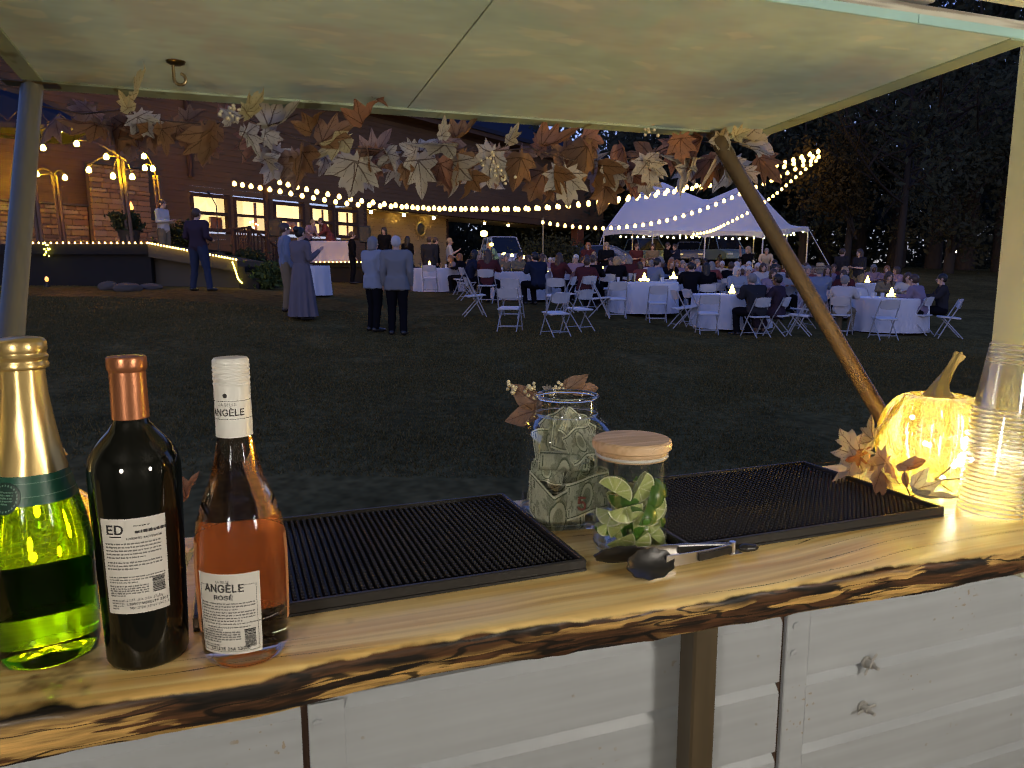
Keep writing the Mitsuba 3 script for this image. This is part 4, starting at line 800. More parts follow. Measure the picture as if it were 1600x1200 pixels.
for i, (bx, by, tx, ty, kd, k, roll, w) in enumerate((
    (203, 172, 240, 103, 'yellow', 0, 20, 0.75), (205, 178, 182, 140, 'yellow', 1, -30, 0.8), (208, 172, 238, 218, 'cream', 0, 10, 1.0), (228, 182, 262, 214, 'cream', 1, 50, 0.6), (168, 200, 88, 182, 'tan', 1, 50, 0.55), (165, 195, 150, 206, 'tan', 0, 0, 1.5),
    (196, 178, 180, 243, 'tan', 2, 20, 0.9), (238, 192, 205, 236, 'tan', 3, -25, 0.7), (250, 188, 263, 247, 'tan', 1, 30, 0.6), (272, 185, 296, 238, 'tan', 0, 15, 0.8), (318, 190, 340, 262, 'tan', 3, 0, 1.05), (345, 192, 300, 228, 'tan', 2, 25, 0.8),
    (378, 188, 422, 146, 'yellow', 0, 10, 0.95), (402, 200, 474, 176, 'cream', 3, 10, 0.9), (405, 205, 440, 222, 'cream', 0, 0, 1.2), (380, 194, 408, 250, 'cream', 1, 25, 0.6), (408, 240, 432, 278, 'cream', 4, 50, 0.5), (370, 172, 352, 205, 'cream', 0, -20, 0.7),
    (482, 218, 500, 169, 'tan', 4, 25, 0.6), (490, 228, 553, 190, 'tan', 1, -15, 0.7), (550, 208, 483, 250, 'yellow', 1, 30, 0.5), (474, 222, 465, 293, 'tan', 4, 35, 0.6), (560, 206, 586, 150, 'rust', 4, 30, 0.45), (584, 152, 606, 165, 'rust', 4, 10, 0.8),
    (560, 236, 546, 312, 'cream', 0, 0, 1.05), (570, 222, 582, 288, 'tan', 1, -30, 0.6), (600, 232, 620, 268, 'cream', 4, 25, 0.7), (632, 252, 637, 298, 'tan', 1, 15, 0.7), (652, 232, 662, 313, 'cream', 1, 10, 0.75), (655, 240, 624, 228, 'cream', 2, 20, 1.2),
    (690, 222, 692, 178, 'cream', 1, -20, 0.65), (702, 220, 750, 196, 'tan', 3, 20, 0.7), (712, 224, 636, 226, 'cream', 4, 40, 0.35), (682, 242, 706, 304, 'rust', 2, -15, 0.8), (704, 238, 713, 308, 'cream', 4, 50, 0.4), (728, 230, 710, 292, 'tan', 1, 35, 0.7), (734, 262, 727, 314, 'tan', 4, 60, 0.4),
    (772, 226, 755, 298, 'cream', 0, 15, 0.95), (790, 228, 812, 190, 'cream', 4, -20, 0.6), (816, 232, 806, 297, 'tan', 2, 0, 0.95), (834, 228, 893, 216, 'rust', 3, 10, 0.75), (850, 240, 838, 206, 'rust', 0, 30, 0.9), (882, 254, 884, 328, 'cream', 0, 0, 0.95), (862, 252, 857, 322, 'tan', 4, 40, 0.45),
    (918, 210, 915, 293, 'tan', 2, 10, 0.8), (905, 212, 940, 222, 'rust', 1, 0, 1.0), (936, 242, 932, 314, 'tan', 4, 45, 0.4), (952, 250, 960, 302, 'cream', 3, 0, 1.0), (968, 218, 984, 282, 'rust', 1, -35, 0.6), (1014, 238, 1012, 298, 'cream', 0, -10, 1.0), (1002, 244, 1032, 282, 'cream', 1, 30, 0.7),
    (1062, 204, 1060, 258, 'rust', 0, 5, 1.15), (1085, 252, 1036, 244, 'cream', 4, 30, 0.5), (1088, 256, 1060, 300, 'cream', 4, -40, 0.45), (1112, 236, 1108, 294, 'rust', 2, 0, 0.9), (1140, 214, 1100, 226, 'cream', 3, 15, 0.9), (1142, 216, 1172, 202, 'yellow', 1, 0, 1.0),
    (1152, 218, 1198, 242, 'cream', 1, 15, 0.65), (1150, 216, 1205, 216, 'cream', 4, 40, 0.4), (1160, 262, 1182, 285, 'cream', 1, 0, 0.8), (1126, 246, 1146, 292, 'cream', 4, 20, 0.5))):
    dy = rng.uniform(-0.02, 0.02)
    b0, t0 = gp(bx, by, dy), gp(tx, ty, dy + rng.uniform(-0.02, 0.02))
    if t0[1] < GY - 0.05: b0 = on_y(bx, by, t0[1] + 0.015)
    elif b0[1] < GY - 0.05: t0 = on_y(tx, ty, b0[1] + 0.015)
    leaf(gar, b0, t0, kd, k, roll + rng.uniform(-8, 8), w)
lr = random.Random(12)
for x in range(95, 1190, 19):            # the denser layer of leaves behind
    y = np.interp(x, [p[0] for p in vine], [p[1] for p in vine]) + lr.uniform(-12, 26); a = math.radians(lr.choice((90, 90, 70, 110, 60, 130, -60)) + lr.uniform(-25, 25)); L = lr.uniform(44, 74)
    kd = lr.choice(('tan', 'tan', 'rust', 'cream', 'cream', 'dusk') if x > 350 else ('tan', 'tan', 'rust', 'dusk'))
    y = max(y, np.interp(x, [0, 1200], [158, 240]) - 22)
    leaf(gar, gp(x, y, 0.06), gp(x + L * math.cos(a), max(y + L * math.sin(a), np.interp(x, [0, 1200], [150, 226])), 0.06 + lr.uniform(-0.02, 0.02)), kd, lr.randrange(7), lr.uniform(-40, 40), lr.uniform(0.7, 1.1))
for (x, y, n, s, sp) in ((362, 176, 14, 1, 0.011), (760, 250, 14, 2, 0.012), (778, 272, 14, 3, 0.012), (1020, 205, 8, 4, 0.010), (372, 168, 6, 5, 0.006)): berries(gar, gp(x, y, -0.015), n, sp, s)
for a in (((565, 232), (556, 270), (548, 300)), ((408, 200), (440, 190), (465, 178)), ((880, 240), (883, 280), (884, 310)), ((388, 192), (372, 230), (384, 250)), ((770, 236), (800, 225), (815, 205))): twig(gar, [gp(*p, -0.02) for p in a], 0.0010)
# sprays lying on the counter
sp = thing('leaf_spray', 'spray of cream and brown fabric leaves beside the lit pumpkin', 'leaf spray')
def sl(x, y, Y, zmin=ZT + 0.004): q = on_y(x, y, Y); q[2] = max(q[2], zmin); return q
for bx, by, Yb, tx, ty, Yt, kd, k, roll, w in ((1348, 722, 1.03, 1308, 668, 1.06, 'cream', 0, -10, 0.95), (1358, 715, 1.02, 1288, 742, 1.0, 'cream', 1, 60, 0.7), (1356, 700, 1.01, 1312, 718, 1.0, 'rust', 1, 30, 0.55), (1388, 712, 0.93, 1352, 773, 0.91, 'dusk', 0, 0, 0.95), (1372, 708, 0.94, 1402, 742, 0.90, 'dusk', 2, 20, 0.8),
     (1396, 732, 0.86, 1430, 708, 0.85, 'dusk', 1, -20, 0.6), (1408, 734, 0.86, 1448, 716, 0.85, 'rust', 8, 30, 0.9), (1412, 735, 0.86, 1414, 762, 0.86, 'dusk', 7, 0, 1.0), (1412, 757, 0.85, 1474, 792, 0.82, 'cream', 3, 50, 0.9), (1366, 690, 1.0, 1412, 632, 0.93, 'yellow', 4, 20, 0.6), (1364, 702, 1.0, 1361, 645, 1.0, 'yellow', 1, 40, 0.6), (1372, 738, 0.93, 1404, 762, 0.89, 'yellow', 0, 60, 0.8), (1345, 735, 1.01, 1325, 700, 1.02, 'cream', 6, 20, 1.0)):
    leaf(sp, sl(bx, by, Yb), sl(tx, ty, Yt), kd, k, roll, w)
for a in (((1412, 730, 0.855), (1416, 760, 0.85), (1424, 780, 0.85)), ((1424, 775, 0.85), (1452, 788, 0.84)), ((1424, 775, 0.85), (1446, 768, 0.84)), ((1460, 750, 0.84), (1480, 735, 0.83), (1487, 728, 0.83)), ((1462, 752, 0.84), (1490, 770, 0.83)), ((1462, 750, 0.84), (1500, 748, 0.83)), ((1270, 724, 1.09), (1305, 722, 1.08))): twig(sp, [sl(*p) for p in a], 0.0009)
s2 = thing('leaf_spray', 'spray of tan leaves with cream berries behind the tip jar', 'leaf spray')
for bx, by, tx, ty, kd, k, roll, w in ((850, 640, 786, 653, 'dusk', 7, 15, 1.2), (848, 636, 796, 603, 'dusk', 8, 10, 1.2), (872, 616, 918, 590, 'dusk', 7, 15, 1.0), (896, 616, 938, 603, 'dusk', 8, 10, 0.8), (862, 612, 848, 606, 'cream', 3, 0, 1.2)):
    leaf(s2, on_y(bx, by, 1.09), on_y(tx, ty, 1.10), kd, k, roll, w)
twig(s2, [on_y(880, 800, 1.098), on_y(868, 700, 1.098), on_y(850, 632, 1.09)], 0.0012); berries(s2, on_y(800, 604, 1.09), 10, 0.006, 7); berries(s2, on_y(825, 608, 1.09), 10, 0.006, 8); berries(s2, on_y(868, 610, 1.085), 9, 0.006, 9)
s3 = thing('leaf_spray', 'two fabric leaves half hidden behind the red wine bottle', 'leaf spray')
leaf(s3, on_y(282, 790, 0.99), on_y(316, 738, 1.0), 'rust', 1, 30, 0.6); leaf(s3, on_y(290, 892, 0.93), on_y(304, 850, 0.94), 'yellow', 4, 20, 0.6); leaf(s3, on_y(250, 830, 0.96), on_y(282, 800, 0.97), 'cream', 1, 0, 0.8)

# ------------------------------------------------------------------ the house
A0 = -10.9 * RX + 27 * HF; DU = math.sin(math.radians(33)) * RX + math.cos(math.radians(33)) * HF; NO = math.cos(math.radians(33)) * RX - math.sin(math.radians(33)) * HF
ZV = np.array([0, 0, 1.0])
def hw(s, z, o=0.0): p = A0 + DU * s + NO * o; return np.array([p[0], p[1], z])
def on_wall(px, py, o=0.0):
    d = ray(px, py); tt = ((A0 + NO * o - EYE) @ NO) / (d @ NO); q = EYE + d * tt; return (q - A0) @ DU, q[2]
def hbox(s0, s1, z0, z1, o0, o1, ch=0.0): return oriented_box(hw((s0 + s1) / 2, (z0 + z1) / 2, (o0 + o1) / 2), DU * (s1 - s0) / 2, NO * (o1 - o0) / 2, ZV * (z1 - z0) / 2, ch)
house = thing('timber_house', 'long brown clapboard house with lit windows and a lit porch', 'house')
WIN = []
for x0, y0, x1, y1, xl, yl0, yl1 in ((301, 306, 355, 330, 301, 335, 357), (368, 313, 417, 335, 368, 339, 360), (430, 319.5, 472, 340.5, 430, 345.5, 362), (487, 325.5, 518, 345, 487, 350, 366), (527, 330.5, 556, 347.5, 527, 352.5, 369)):
    s0, _ = on_wall(x0, y0); s1, _ = on_wall(x1, y1); z1 = on_wall(x0, y0)[1]; zm1 = on_wall(x0, (y0 + y1) / 2 + (y1 - y0) / 2 - 1)[1]; zm0 = on_wall(x0, yl0 - 1)[1]; z0 = on_wall(x0, yl1 - 2)[1]
    WIN.append((s0, s1, z0, zm0, zm1, z1))
ZE, ZB, SE, SP, SR = 8.9, 4.78, -10.0, 8.1, 31.8      # eave, porch beam, ends
for r in range(33):
    z0 = 2.32 + 0.2 * r; z1 = z0 + 0.197
    if z1 > ZE: break
    cut = sorted((w[0] - 0.12, w[1] + 0.12) for w in WIN if z1 > w[2] - 0.1 and z0 < w[5] + 0.1)
    end = SR if z0 >= ZB + 0.30 else SP
    if z0 < ZB + 0.30 and z1 > ZB + 0.02 and end == SR: continue
    a = SE
    for c in cut + [(end, end)]:
        b = min(c[0], end)
        while b - a > 0.05:
            e = min(a + 7.3, b); v = [hw(s, z, o) for s in (a + 0.002, e - 0.002) for z, o in ((z0, 0.0), (z0, 0.034), (z1, 0.012), (z1, 0.0))]; put('siding_board', hull(v), 'siding', house); a = e
        a = max(a, c[1])
put('wall', cat([hbox(SE, SP, 1.2, 3.0, -0.3, -0.12), hbox(SE, SP, 5.0, ZE, -0.3, -0.012), hbox(SP, SR, ZB + 0.3, ZE, -0.3, -0.012), hbox(SE, WIN[0][0] - 0.1, 3.0, 5.0, -0.3, -0.012), hbox(WIN[4][1] + 0.1, SP, 3.0, 5.0, -0.3, -0.012)] +
                [hbox(a[1] + 0.1, b[0] - 0.1, 3.0, 5.0, -0.3, -0.012) for a, b in zip(WIN[:-1], WIN[1:])]), 'trim_dark', house)
rp = random.Random(3)
for i, (s0, s1, z0, zm0, zm1, z1) in enumerate(WIN):
    w = house + f'__window' + ('' if i == 0 else f'_{i:03d}')
    fr = [hbox(s0 - 0.12, s1 + 0.12, z1, z1 + 0.12, -0.1, 0.055), hbox(s0 - 0.12, s1 + 0.12, z0 - 0.12, z0, -0.1, 0.055), hbox(s0 - 0.12, s0, z0, z1, -0.1, 0.05), hbox(s1, s1 + 0.12, z0, z1, -0.1, 0.05), hbox(s0, s1, zm0, zm1, -0.1, 0.045)]
    put('window', cat(fr), 'trim_dark', house)
    for a, b in ((z0, zm0), (zm1, z1)): put('pane', cat([hbox(s0, s1, a, b, -0.031, -0.029)]), 'window_glass', w)
    # the lit room behind: its far wall glows with the room's lamps, a few things stand before it
    for a, b, f_ in ((z0 - 0.1, (z0 + z1) / 2, 1.3), ((z0 + z1) / 2 + 0.001, z1 + 0.1, 1.7)):
        c0 = s0 - 0.05
        for j in range(3):
            c1 = c0 + (s1 - s0 + 0.45) / 3; k = f_ * rp.uniform(0.65, 1.15); put('room_light', hbox(c0, c1 - 0.002, a, b, -0.34, -0.33), 'room_wall', w, emitter=glow(np.array([0.95, 0.66, 0.27]) * k, 2)); c0 = c1
    if i in (0, 2, 3): put('room_item', cat([hbox(s0 + 0.55 * (s1 - s0), s0 + 0.95 * (s1 - s0), z0 - 0.05, z0 + 0.42, -0.26, -0.22, 0.01), hbox(s0 + 0.1, s0 + 0.35, z0, z0 + 0.25, -0.26, -0.22, 0.01)]), 'room_item', w)
    if i in (1, 3, 4): put('room_item', hbox(s0 + 0.7 * (s1 - s0), s0 + 0.78 * (s1 - s0), z0, z1, -0.25, -0.22), 'room_item', w)
    if i in (1, 2):
        for j in range(7): put('room_lamp', moved(trimesh.creation.icosphere(1, 0.035), T().translate(hw(s0 + (s1 - s0) * rp.uniform(0.1, 0.9), z0 + (zm0 - z0) * rp.uniform(0.15, 0.8), -0.16).tolist())), 'linen_white', w, smooth=True, emitter=glow((12, 9, 3.5), 0.5))
put('eave', hbox(SE, SR + 0.5, ZE, ZE + 0.22, -0.3, 0.75), 'fascia', house)
put('roof', hull([hw(s, z, o) for s in (SE - 0.5, SR + 0.6) for z, o in ((ZE + 0.225, 0.85), (ZE + 0.42, 0.85), (ZE + 5.2, -9.0), (ZE + 0.225, -9.0))]), 'roof_dark', house)
put('beam', hbox(SP - 0.15, SR + 0.2, ZB - 0.02, ZB + 0.30, -0.32, 0.06, 0.01), 'fascia', house)
for r in range(14):
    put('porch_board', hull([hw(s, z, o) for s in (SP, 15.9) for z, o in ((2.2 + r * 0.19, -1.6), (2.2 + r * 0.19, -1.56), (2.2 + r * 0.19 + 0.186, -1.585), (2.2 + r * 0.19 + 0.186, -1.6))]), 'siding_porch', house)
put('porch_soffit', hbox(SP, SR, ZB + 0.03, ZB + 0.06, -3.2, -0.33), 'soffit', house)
put('corner_post', hbox(SP - 0.14, SP + 0.06, 1.2, ZB - 0.03, -0.3, 0.03, 0.01), 'trim_dark', house)
put('porch_pier', hbox(28.0, 28.9, 0.6, ZB - 0.03, -0.5, 0.02, 0.02), 'brick_red', house)
put('porch_return', hbox(15.92, 16.1, 1.2, ZB, -8.0, -1.58), 'trim_dark', house)
for s, o in ((9.4, -0.9), (11.7, -0.9), (14.0, -0.9), (on_wall(757, 341.5, -1.2)[0], -1.2), (on_wall(794, 345.5, -1.2)[0], -1.2)):
    k = put('porch_lamp', moved(lathe([(0.0001, 0.0), (0.09, 0.0), (0.12, 0.02), (0.12, 0.055)], 20), T().translate(hw(s, ZB - 0.03, o).tolist())), 'black_metal', house, smooth=40)
    put('globe', moved(trimesh.creation.icosphere(2, 0.085), T().translate(hw(s, ZB - 0.09, o).tolist())), 'linen_white', k, smooth=True, emitter=glow(np.array([1.0, 0.66, 0.20]) * (75 if o > -1 else 28), 10))
put('downspout', tube([hw(on_wall(290, 200)[0], ZE, 0.12), hw(on_wall(290, 200)[0], 5.2, 0.12)], 0.09, 8), 'trim_dark', house)
# sun-burst mirror and a dressed wall lamp on the porch wall
sm_, zm_ = on_wall(658, 358, -1.5); mc = hw(sm_, zm_, -1.53); mir = thing('sunburst_mirror', 'round gold sunburst mirror on the lit porch wall', 'mirror')
ROTW = np.eye(4); ROTW[:3, 0], ROTW[:3, 1], ROTW[:3, 2], ROTW[:3, 3] = DU, ZV, NO, mc
put('glass', moved(trimesh.creation.cylinder(0.30, 0.03, sections=32), ROTW), 'car_glass', mir, smooth=30)
put('ring', moved(trimesh.creation.torus(0.34, 0.05, major_sections=36, minor_sections=8), ROTW), 'gold_foil', mir, smooth=True)
for k in range(16):
    a = k * np.pi / 8; d = DU * math.cos(a) + ZV * math.sin(a); L = 0.62 if k % 2 else 0.52; put('ray', tube([mc + d * 0.37, mc + d * L], [0.035, 0.012], 5), 'gold_foil', mir)

# stone wall and chimney by the terrace, stone by stone
stone = thing('stone_wall', 'rough ashlar stone wall and chimney behind the terrace', 'stone wall')
SD = 0.93 * RX + 0.37 * HF; SN = 0.37 * RX - 0.93 * HF; S0 = (-140 - 800) / FPX * 22.5 * RX + 22.5 * HF
SD, SN = DU, NO
def sw(s, z, o): return hw(s, z, o + 0.40)
def s_at(px): 
    return on_wall(px, 330, 0.4)[0]
def z_at(px, py): return on_wall(px, py, 0.4)[1]
fields = [(s_at(-40), s_at(136), 2.4, z_at(60, 318), 0.0), (s_at(137), s_at(228), 2.4, z_at(180, 262), 0.25), (s_at(229), s_at(300), 2.4, z_at(262, 345), 0.0)]
rs = random.Random(5); nst = 0
for s0, s1, z0, z1, o in fields:
    put('mortar', cat([oriented_box(sw((s0 + s1) / 2, (z0 + z1) / 2 - 0.01, o - 0.12), SD * (s1 - s0 - 0.02) / 2, SN * 0.1, ZV * (z1 - z0) / 2)]), 'mortar', stone)
    z = z0 + 0.1
    while z < z1 - 0.05:
        h = min(rs.uniform(0.10, 0.19), z1 - z); s = s0
        while s < s1 - 0.04:
            w = min(rs.uniform(0.26, 0.62), s1 - s)
            if s1 - s - w < 0.12: w = s1 - s
            m = oriented_box(sw(s + w / 2, z + h / 2, o - 0.01 + rs.uniform(-0.015, 0.02)), SD * (w / 2 - 0.008), SN * 0.05, ZV * (h / 2 - 0.008), 0.012); put('stone', m, f'stone_{rs.randrange(4)}', stone); s += w; nst += 1
        z += h
    put('coping', oriented_box(sw((s0 + s1) / 2, z1 + 0.03, o - 0.05), SD * ((s1 - s0) / 2 + 0.03), SN * 0.16, ZV * 0.03, 0.01), 'rock', stone)

# ------------------------------------------------------------------ terrace, ramp, platform
def xd(px, D, z): X = (px - 800) / FPX * D; p = X * RX + D * HF; return np.array([p[0], p[1], z])
DT = 18.3; ZD = 2.63; ZR = 2.24
terr = thing('terrace_deck', 'dark raised timber terrace deck edged with fairy lights', 'deck')
def prism(pts, z0s, z1s): return hull([[*p[:2], z] for p, z in zip(pts, z0s)] + [[*p[:2], z] for p, z in zip(pts, z1s)])
fl, fr_, bl, br = xd(-90, DT, 0), xd(240, DT, 0), xd(-140, 24, 0), xd(420, 30, 0)
put('surface', prism([fl, fr_, br, bl], [ZD - 0.05] * 4, [ZD] * 4), 'deck_dark', terr)
put('skirt', prism([fl + HF * 0.1, fr_ + HF * 0.1, fr_ + HF * 0.25, fl + HF * 0.25], [1.2] * 4, [ZD - 0.06] * 4), 'deck_dark', terr)
put('fascia', prism([fl - HF * 0.02, fr_ - HF * 0.02, fr_ + HF * 0.04, fl + HF * 0.04], [ZD - 0.24] * 4, [ZD + 0.005] * 4), 'deck_dark', terr)
rr_ = xd(376, DT, 0); put('ramp', prism([fr_, rr_, rr_ + HF * 2.0, fr_ + HF * 2.0], [ZD - 0.30, ZR - 0.26, ZR - 0.26, ZD - 0.30], [ZD, ZR, ZR, ZD]), 'deck_wood', terr)
put('ramp_skirt', prism([fr_ + HF * 0.3, xd(375, DT, 0) + HF * 0.3, xd(375, DT, 0) + HF * 0.4, fr_ + HF * 0.4], [1.2] * 4, [ZD - 0.32, ZR - 0.27, ZR - 0.27, ZD - 0.32]), 'deck_wood', terr)
for k in range(3): put('step', prism([rr_ + RX * (0.02 + 0.16 * k), rr_ + RX * (0.18 + 0.16 * k), rr_ + RX * (0.18 + 0.16 * k) + HF * 1.8, rr_ + RX * (0.02 + 0.16 * k) + HF * 1.8], [1.2] * 4, [ZR - 0.14 * (k + 1)] * 4), 'deck_dark', terr)
plat = thing('house_platform', 'low dark platform along the house under the white clothed table', 'platform')
pa_, pb_ = xd(392, 26.2, 0), xd(606, 27.2, 0); put('surface', prism([pa_, pb_, pb_ + HF * 8, pa_ + HF * 4], [2.12] * 4, [2.27] * 4), 'deck_dark', plat); put('skirt', prism([pa_ + HF * 0.1, pb_ + HF * 0.1, pb_ + HF * 0.2, pa_ + HF * 0.2], [1.0] * 4, [2.11] * 4), 'deck_dark', plat)
rail = thing('stair_railing', 'dark timber railing beside the platform stairs', 'railing')
ra, rb_, rc = xd(372, 24.0, 3.30), xd(398, 24.4, 3.38), xd(438, 25.6, 2.80)
put('handrail', tube([ra, rb_, rc], 0.035, 8), 'trim_dark', rail); put('bottom_rail', tube([ra - [0, 0, 0.85], rb_ - [0, 0, 0.85], rc - [0, 0, 0.75]], 0.03, 6), 'trim_dark', rail)
for k in range(15):
    u = k / 14 * 2; q = ra + (rb_ - ra) * min(u, 1) + (rc - rb_) * max(u - 1, 0); put('baluster', oriented_box(q - [0, 0, 0.44], RX * 0.02, HF * 0.02, ZV * 0.42), 'trim_dark', rail)
for q in (ra, rb_, rc): put('post', oriented_box(q - [0, 0, 0.62], RX * 0.05, HF * 0.05, ZV * 0.66, 0.01), 'trim_dark', rail)

# pavilion of copper tree-like posts under a dark canopy on the terrace
pav = thing('garden_pavilion', 'dark roofed pavilion on branching copper posts hung with bulbs', 'pavilion')
DP = 20.5
def pz(py, D): return 2 + (425 - py) / FPX * D
e0, e1 = xd(-130, 17.6, pz(208, 18.6)), xd(168, 19.6, pz(211, 19.6)); e2, e3 = xd(130, 21.6, e1[2]), xd(-120, 19.0, e1[2]); apex = [xd(-60, 18.6, e1[2] + 1.1), xd(95, 20.4, e1[2] + 0.8)]
put('canopy', hull([e0, e1, e2, e3, *[p - [0, 0, 0.12] for p in (e0, e1, e2, e3)], *apex]), 'canopy_dark', pav)
put('canopy_scroll', cat([tube([e0 + (e1 - e0) * k / 9 + [0, 0, 0.02], e0 + (e1 - e0) * (k + 0.5) / 9 + [0, 0, 0.28], e0 + (e1 - e0) * (k + 1) / 9 + [0, 0, 0.02]], 0.02, 5) for k in range(9)]), 'copper_metal', pav)
bulbm = mikit.ply(lathe([(0.0001, -0.052), (0.030, -0.042), (0.040, -0.018), (0.038, 0.004), (0.026, 0.024), (0.013, 0.040), (0.0001, 0.042)], 8), None, smooth=True)
def bulb(parent, p, s=1.0, L=BULB, w=1.0): put('bulb', bulbm, 'linen_white', parent, tw=T().translate(np.asarray(p).tolist()).scale(s), emitter=glow(L, w))
HOT = (300.0, 130.0, 3.5)
for px, D, pyt, arms in ((70, 19.2, 212, [(2, 233), (93, 243), (122, 216)]), (106, 21.5, 262, [(80, 281), (122, 286), (60, 300)]), (208, 19.4, 236, [(187, 256), (222, 258), (195, 284), (224, 285), (159, 275), (144, 237)]), (260, 20.6, 262, [(244, 255), (244, 272), (256, 273)]), (-6, 20.0, 220, [(2, 278), (0, 233)])):
    b, tp = xd(px + 6, D, ZD), xd(px, D, pz(pyt + 20, D))
    pk_ = put('post', cat([tube([b + RX * dx + HF * dy, tp + RX * dx + HF * dy], 0.045, 8) for dx, dy in ((-0.05, 0), (0.05, 0), (0, 0.07))]), 'copper_metal', pav, smooth=40)
    for ax_, ay_ in arms:
        q = xd(ax_, D - 0.2, pz(ay_, D)); m_ = (tp + q) / 2 + [0, 0, 0.28]
        s = np.linspace(0, 1, 10)[:, None]; put('arm', tube((1 - s) ** 2 * tp + 2 * s * (1 - s) * m_ + s ** 2 * (q + [0, 0, 0.07]), 0.014, 6), 'copper_metal', pav, smooth=40); bulb(pav, q, 1.7, HOT, 1.5)
# deck fairy lights
def light_string(label, pts, pitch, s, drop=0.05, L=BULB, w=1.0, wire=0.006, jitter=0.0, group=None):
    t = thing('string_light', label, 'string lights', group); p = np.array(pts); seg = np.linalg.norm(np.diff(p, axis=0), axis=1); cum = np.concatenate([[0], np.cumsum(seg)])
    from scipy.interpolate import PchipInterpolator
    f = PchipInterpolator(cum, p, axis=0); q = f(np.linspace(0, cum[-1], 60)); put('wire', tube(q, wire, 5), 'wire_black', t)
    n = int(cum[-1] / pitch)
    r = np.random.default_rng(len(pts) + n)
    for k in range(n + 1): bulb(t, f(min(k * pitch, cum[-1])) - [0, 0, drop] + r.normal(0, 1, 3) * jitter, s, L, w)
    return t
light_string('row of tiny fairy lights along the flat terrace edge', [xd(36, DT - 0.06, ZD + 0.035), xd(242, DT - 0.06, ZD + 0.035)], 0.145, 0.55, 0.0, (14, 9, 1.6), 0.4)
light_string('row of tiny fairy lights down the ramp edge', [xd(243, DT - 0.06, ZD + 0.03), xd(375, DT - 0.06, ZR + 0.03)], 0.07, 0.55, 0.0, (14, 9, 1.6), 0.4)
light_string('yellow fairy light rope hanging down the ramp end to the grass', [xd(369, DT - 0.1, ZR - 0.04), xd(373, DT - 0.1, pz(425, DT)), xd(376, DT - 0.12, pz(436, DT)), xd(383, DT - 0.15, pz(444, DT))], 0.045, 0.5, 0.0, (13, 10, 1.0), 0.4)
light_string('tangled knot of yellow fairy lights on the terrace edge', [xd(83, DT - 0.1, ZD + 0.02), xd(87, DT - 0.12, ZD - 0.12), xd(82, DT - 0.12, ZD - 0.2), xd(88, DT - 0.1, ZD - 0.27)], 0.035, 0.5, 0.0, (11, 10, 0.7), 0.3, 0.004, 0.025)
light_string('row of tiny fairy lights along the house platform', [xd(498, 26.1, 2.30), xd(600, 26.8, 2.30)], 0.14, 0.55, 0.0, (14, 9, 1.6), 0.4)

# ------------------------------------------------------------------ white tent
XF, DF = 11.9, 36.0; al = math.radians(40.5)
cF = XF * RX + DF * HF; eL = -math.cos(al) * RX + math.sin(al) * HF; eR = math.sin(al) * RX + math.cos(al) * HF
cL, cR2, cB = cF + eL * 9, cF + eR * 6, cF + eL * 9 + eR * 6
zE = {0: 3.83, 1: 4.22, 2: 4.30, 3: 4.55}
def tent_xy(u, v): return cF + eL * 9 * u + eR * 6 * v
def eave_z(u, v): return (3.84 * (1 - u) + 4.22 * u) * (1 - v) + (4.33 * (1 - u) + 4.65 * u) * v
peaks = [(2.0 / 9, 0.5), (7.2 / 9, 0.5)]; ZP = 6.72
def tent_z(u, v):
    x, y = u * 9, v * 6; base = eave_z(u, v)
    edge = np.minimum(np.minimum(x, 9 - x), np.minimum(y, 6 - y)); best = 0
    for (pu, pv), zp in zip(peaks, (6.70, 7.05)):
        d = np.hypot((x - pu * 9) / np.where(x < pu * 9, pu * 9, 7.0), (y - 3) / 3.0)
        best = np.maximum(best, (zp - eave_z(pu, pv)) * np.clip(1 - np.sqrt(np.clip(d * d + 0.0009, 0, 9)) ** 0.82, 0, 1))
    ridge = 1.55 * np.clip(1 - np.abs(y - 3) / 3, 0, 1) ** 1.15 * np.clip(np.minimum((x) / 2.0, (9 - x) / 1.8), 0, 1)
    return base + np.maximum(best, ridge)
uu = np.unique(np.concatenate([np.linspace(0, 1, 55), [p[0] for p in peaks]])); vv = np.linspace(0, 1, 33); Ug, Vg = np.meshgrid(uu, vv, indexing='ij')
tp_ = cF + eL * 9 * Ug[..., None] + eR * 6 * Vg[..., None]; tp_[..., 2] = tent_z(Ug, Vg)
tent = thing('party_tent', 'white two-peaked party tent lit by bulbs inside', 'tent')
put('roof', trimesh.Trimesh(tp_.reshape(-1, 3), grid_faces(len(uu), len(vv)), process=False), 'tent_fabric', tent, smooth=35)
# scalloped valance between the legs
legs_u = [(0, 0), (0.33, 0), (0.66, 0), (1, 0), (1, 0.5), (1, 1), (0.66, 1), (0.33, 1), (0, 1), (0, 0.5), (0, 0)]
for a, b in zip(legs_u[:-1], legs_u[1:]):
    n = 15; s = np.linspace(0, 1, n); ua, va = a[0] + (b[0] - a[0]) * s, a[1] + (b[1] - a[1]) * s; top = np.stack([*(cF[:, None] + eL[:, None] * 9 * ua + eR[:, None] * 6 * va)[:2], eave_z(ua, va)], 1)
    low = top.copy(); low[:, 2] -= 0.20 + 0.13 * np.abs(2 * s - 1) ** 2.2
    put('valance', trimesh.Trimesh(np.vstack([top, low]), [[i, i + 1, n + i + 1] for i in range(n - 1)] + [[i, n + i + 1, n + i] for i in range(n - 1)], process=False), 'tent_fabric', tent, smooth=True)
for u, v in legs_u[:-1]:
    p = tent_xy(u, v); put('leg', tube([[p[0], p[1], gz(p[0], p[1]) - 0.05], [p[0], p[1], float(eave_z(u, v)) - 0.02]], 0.035, 8), 'pole_white', tent, smooth=40)
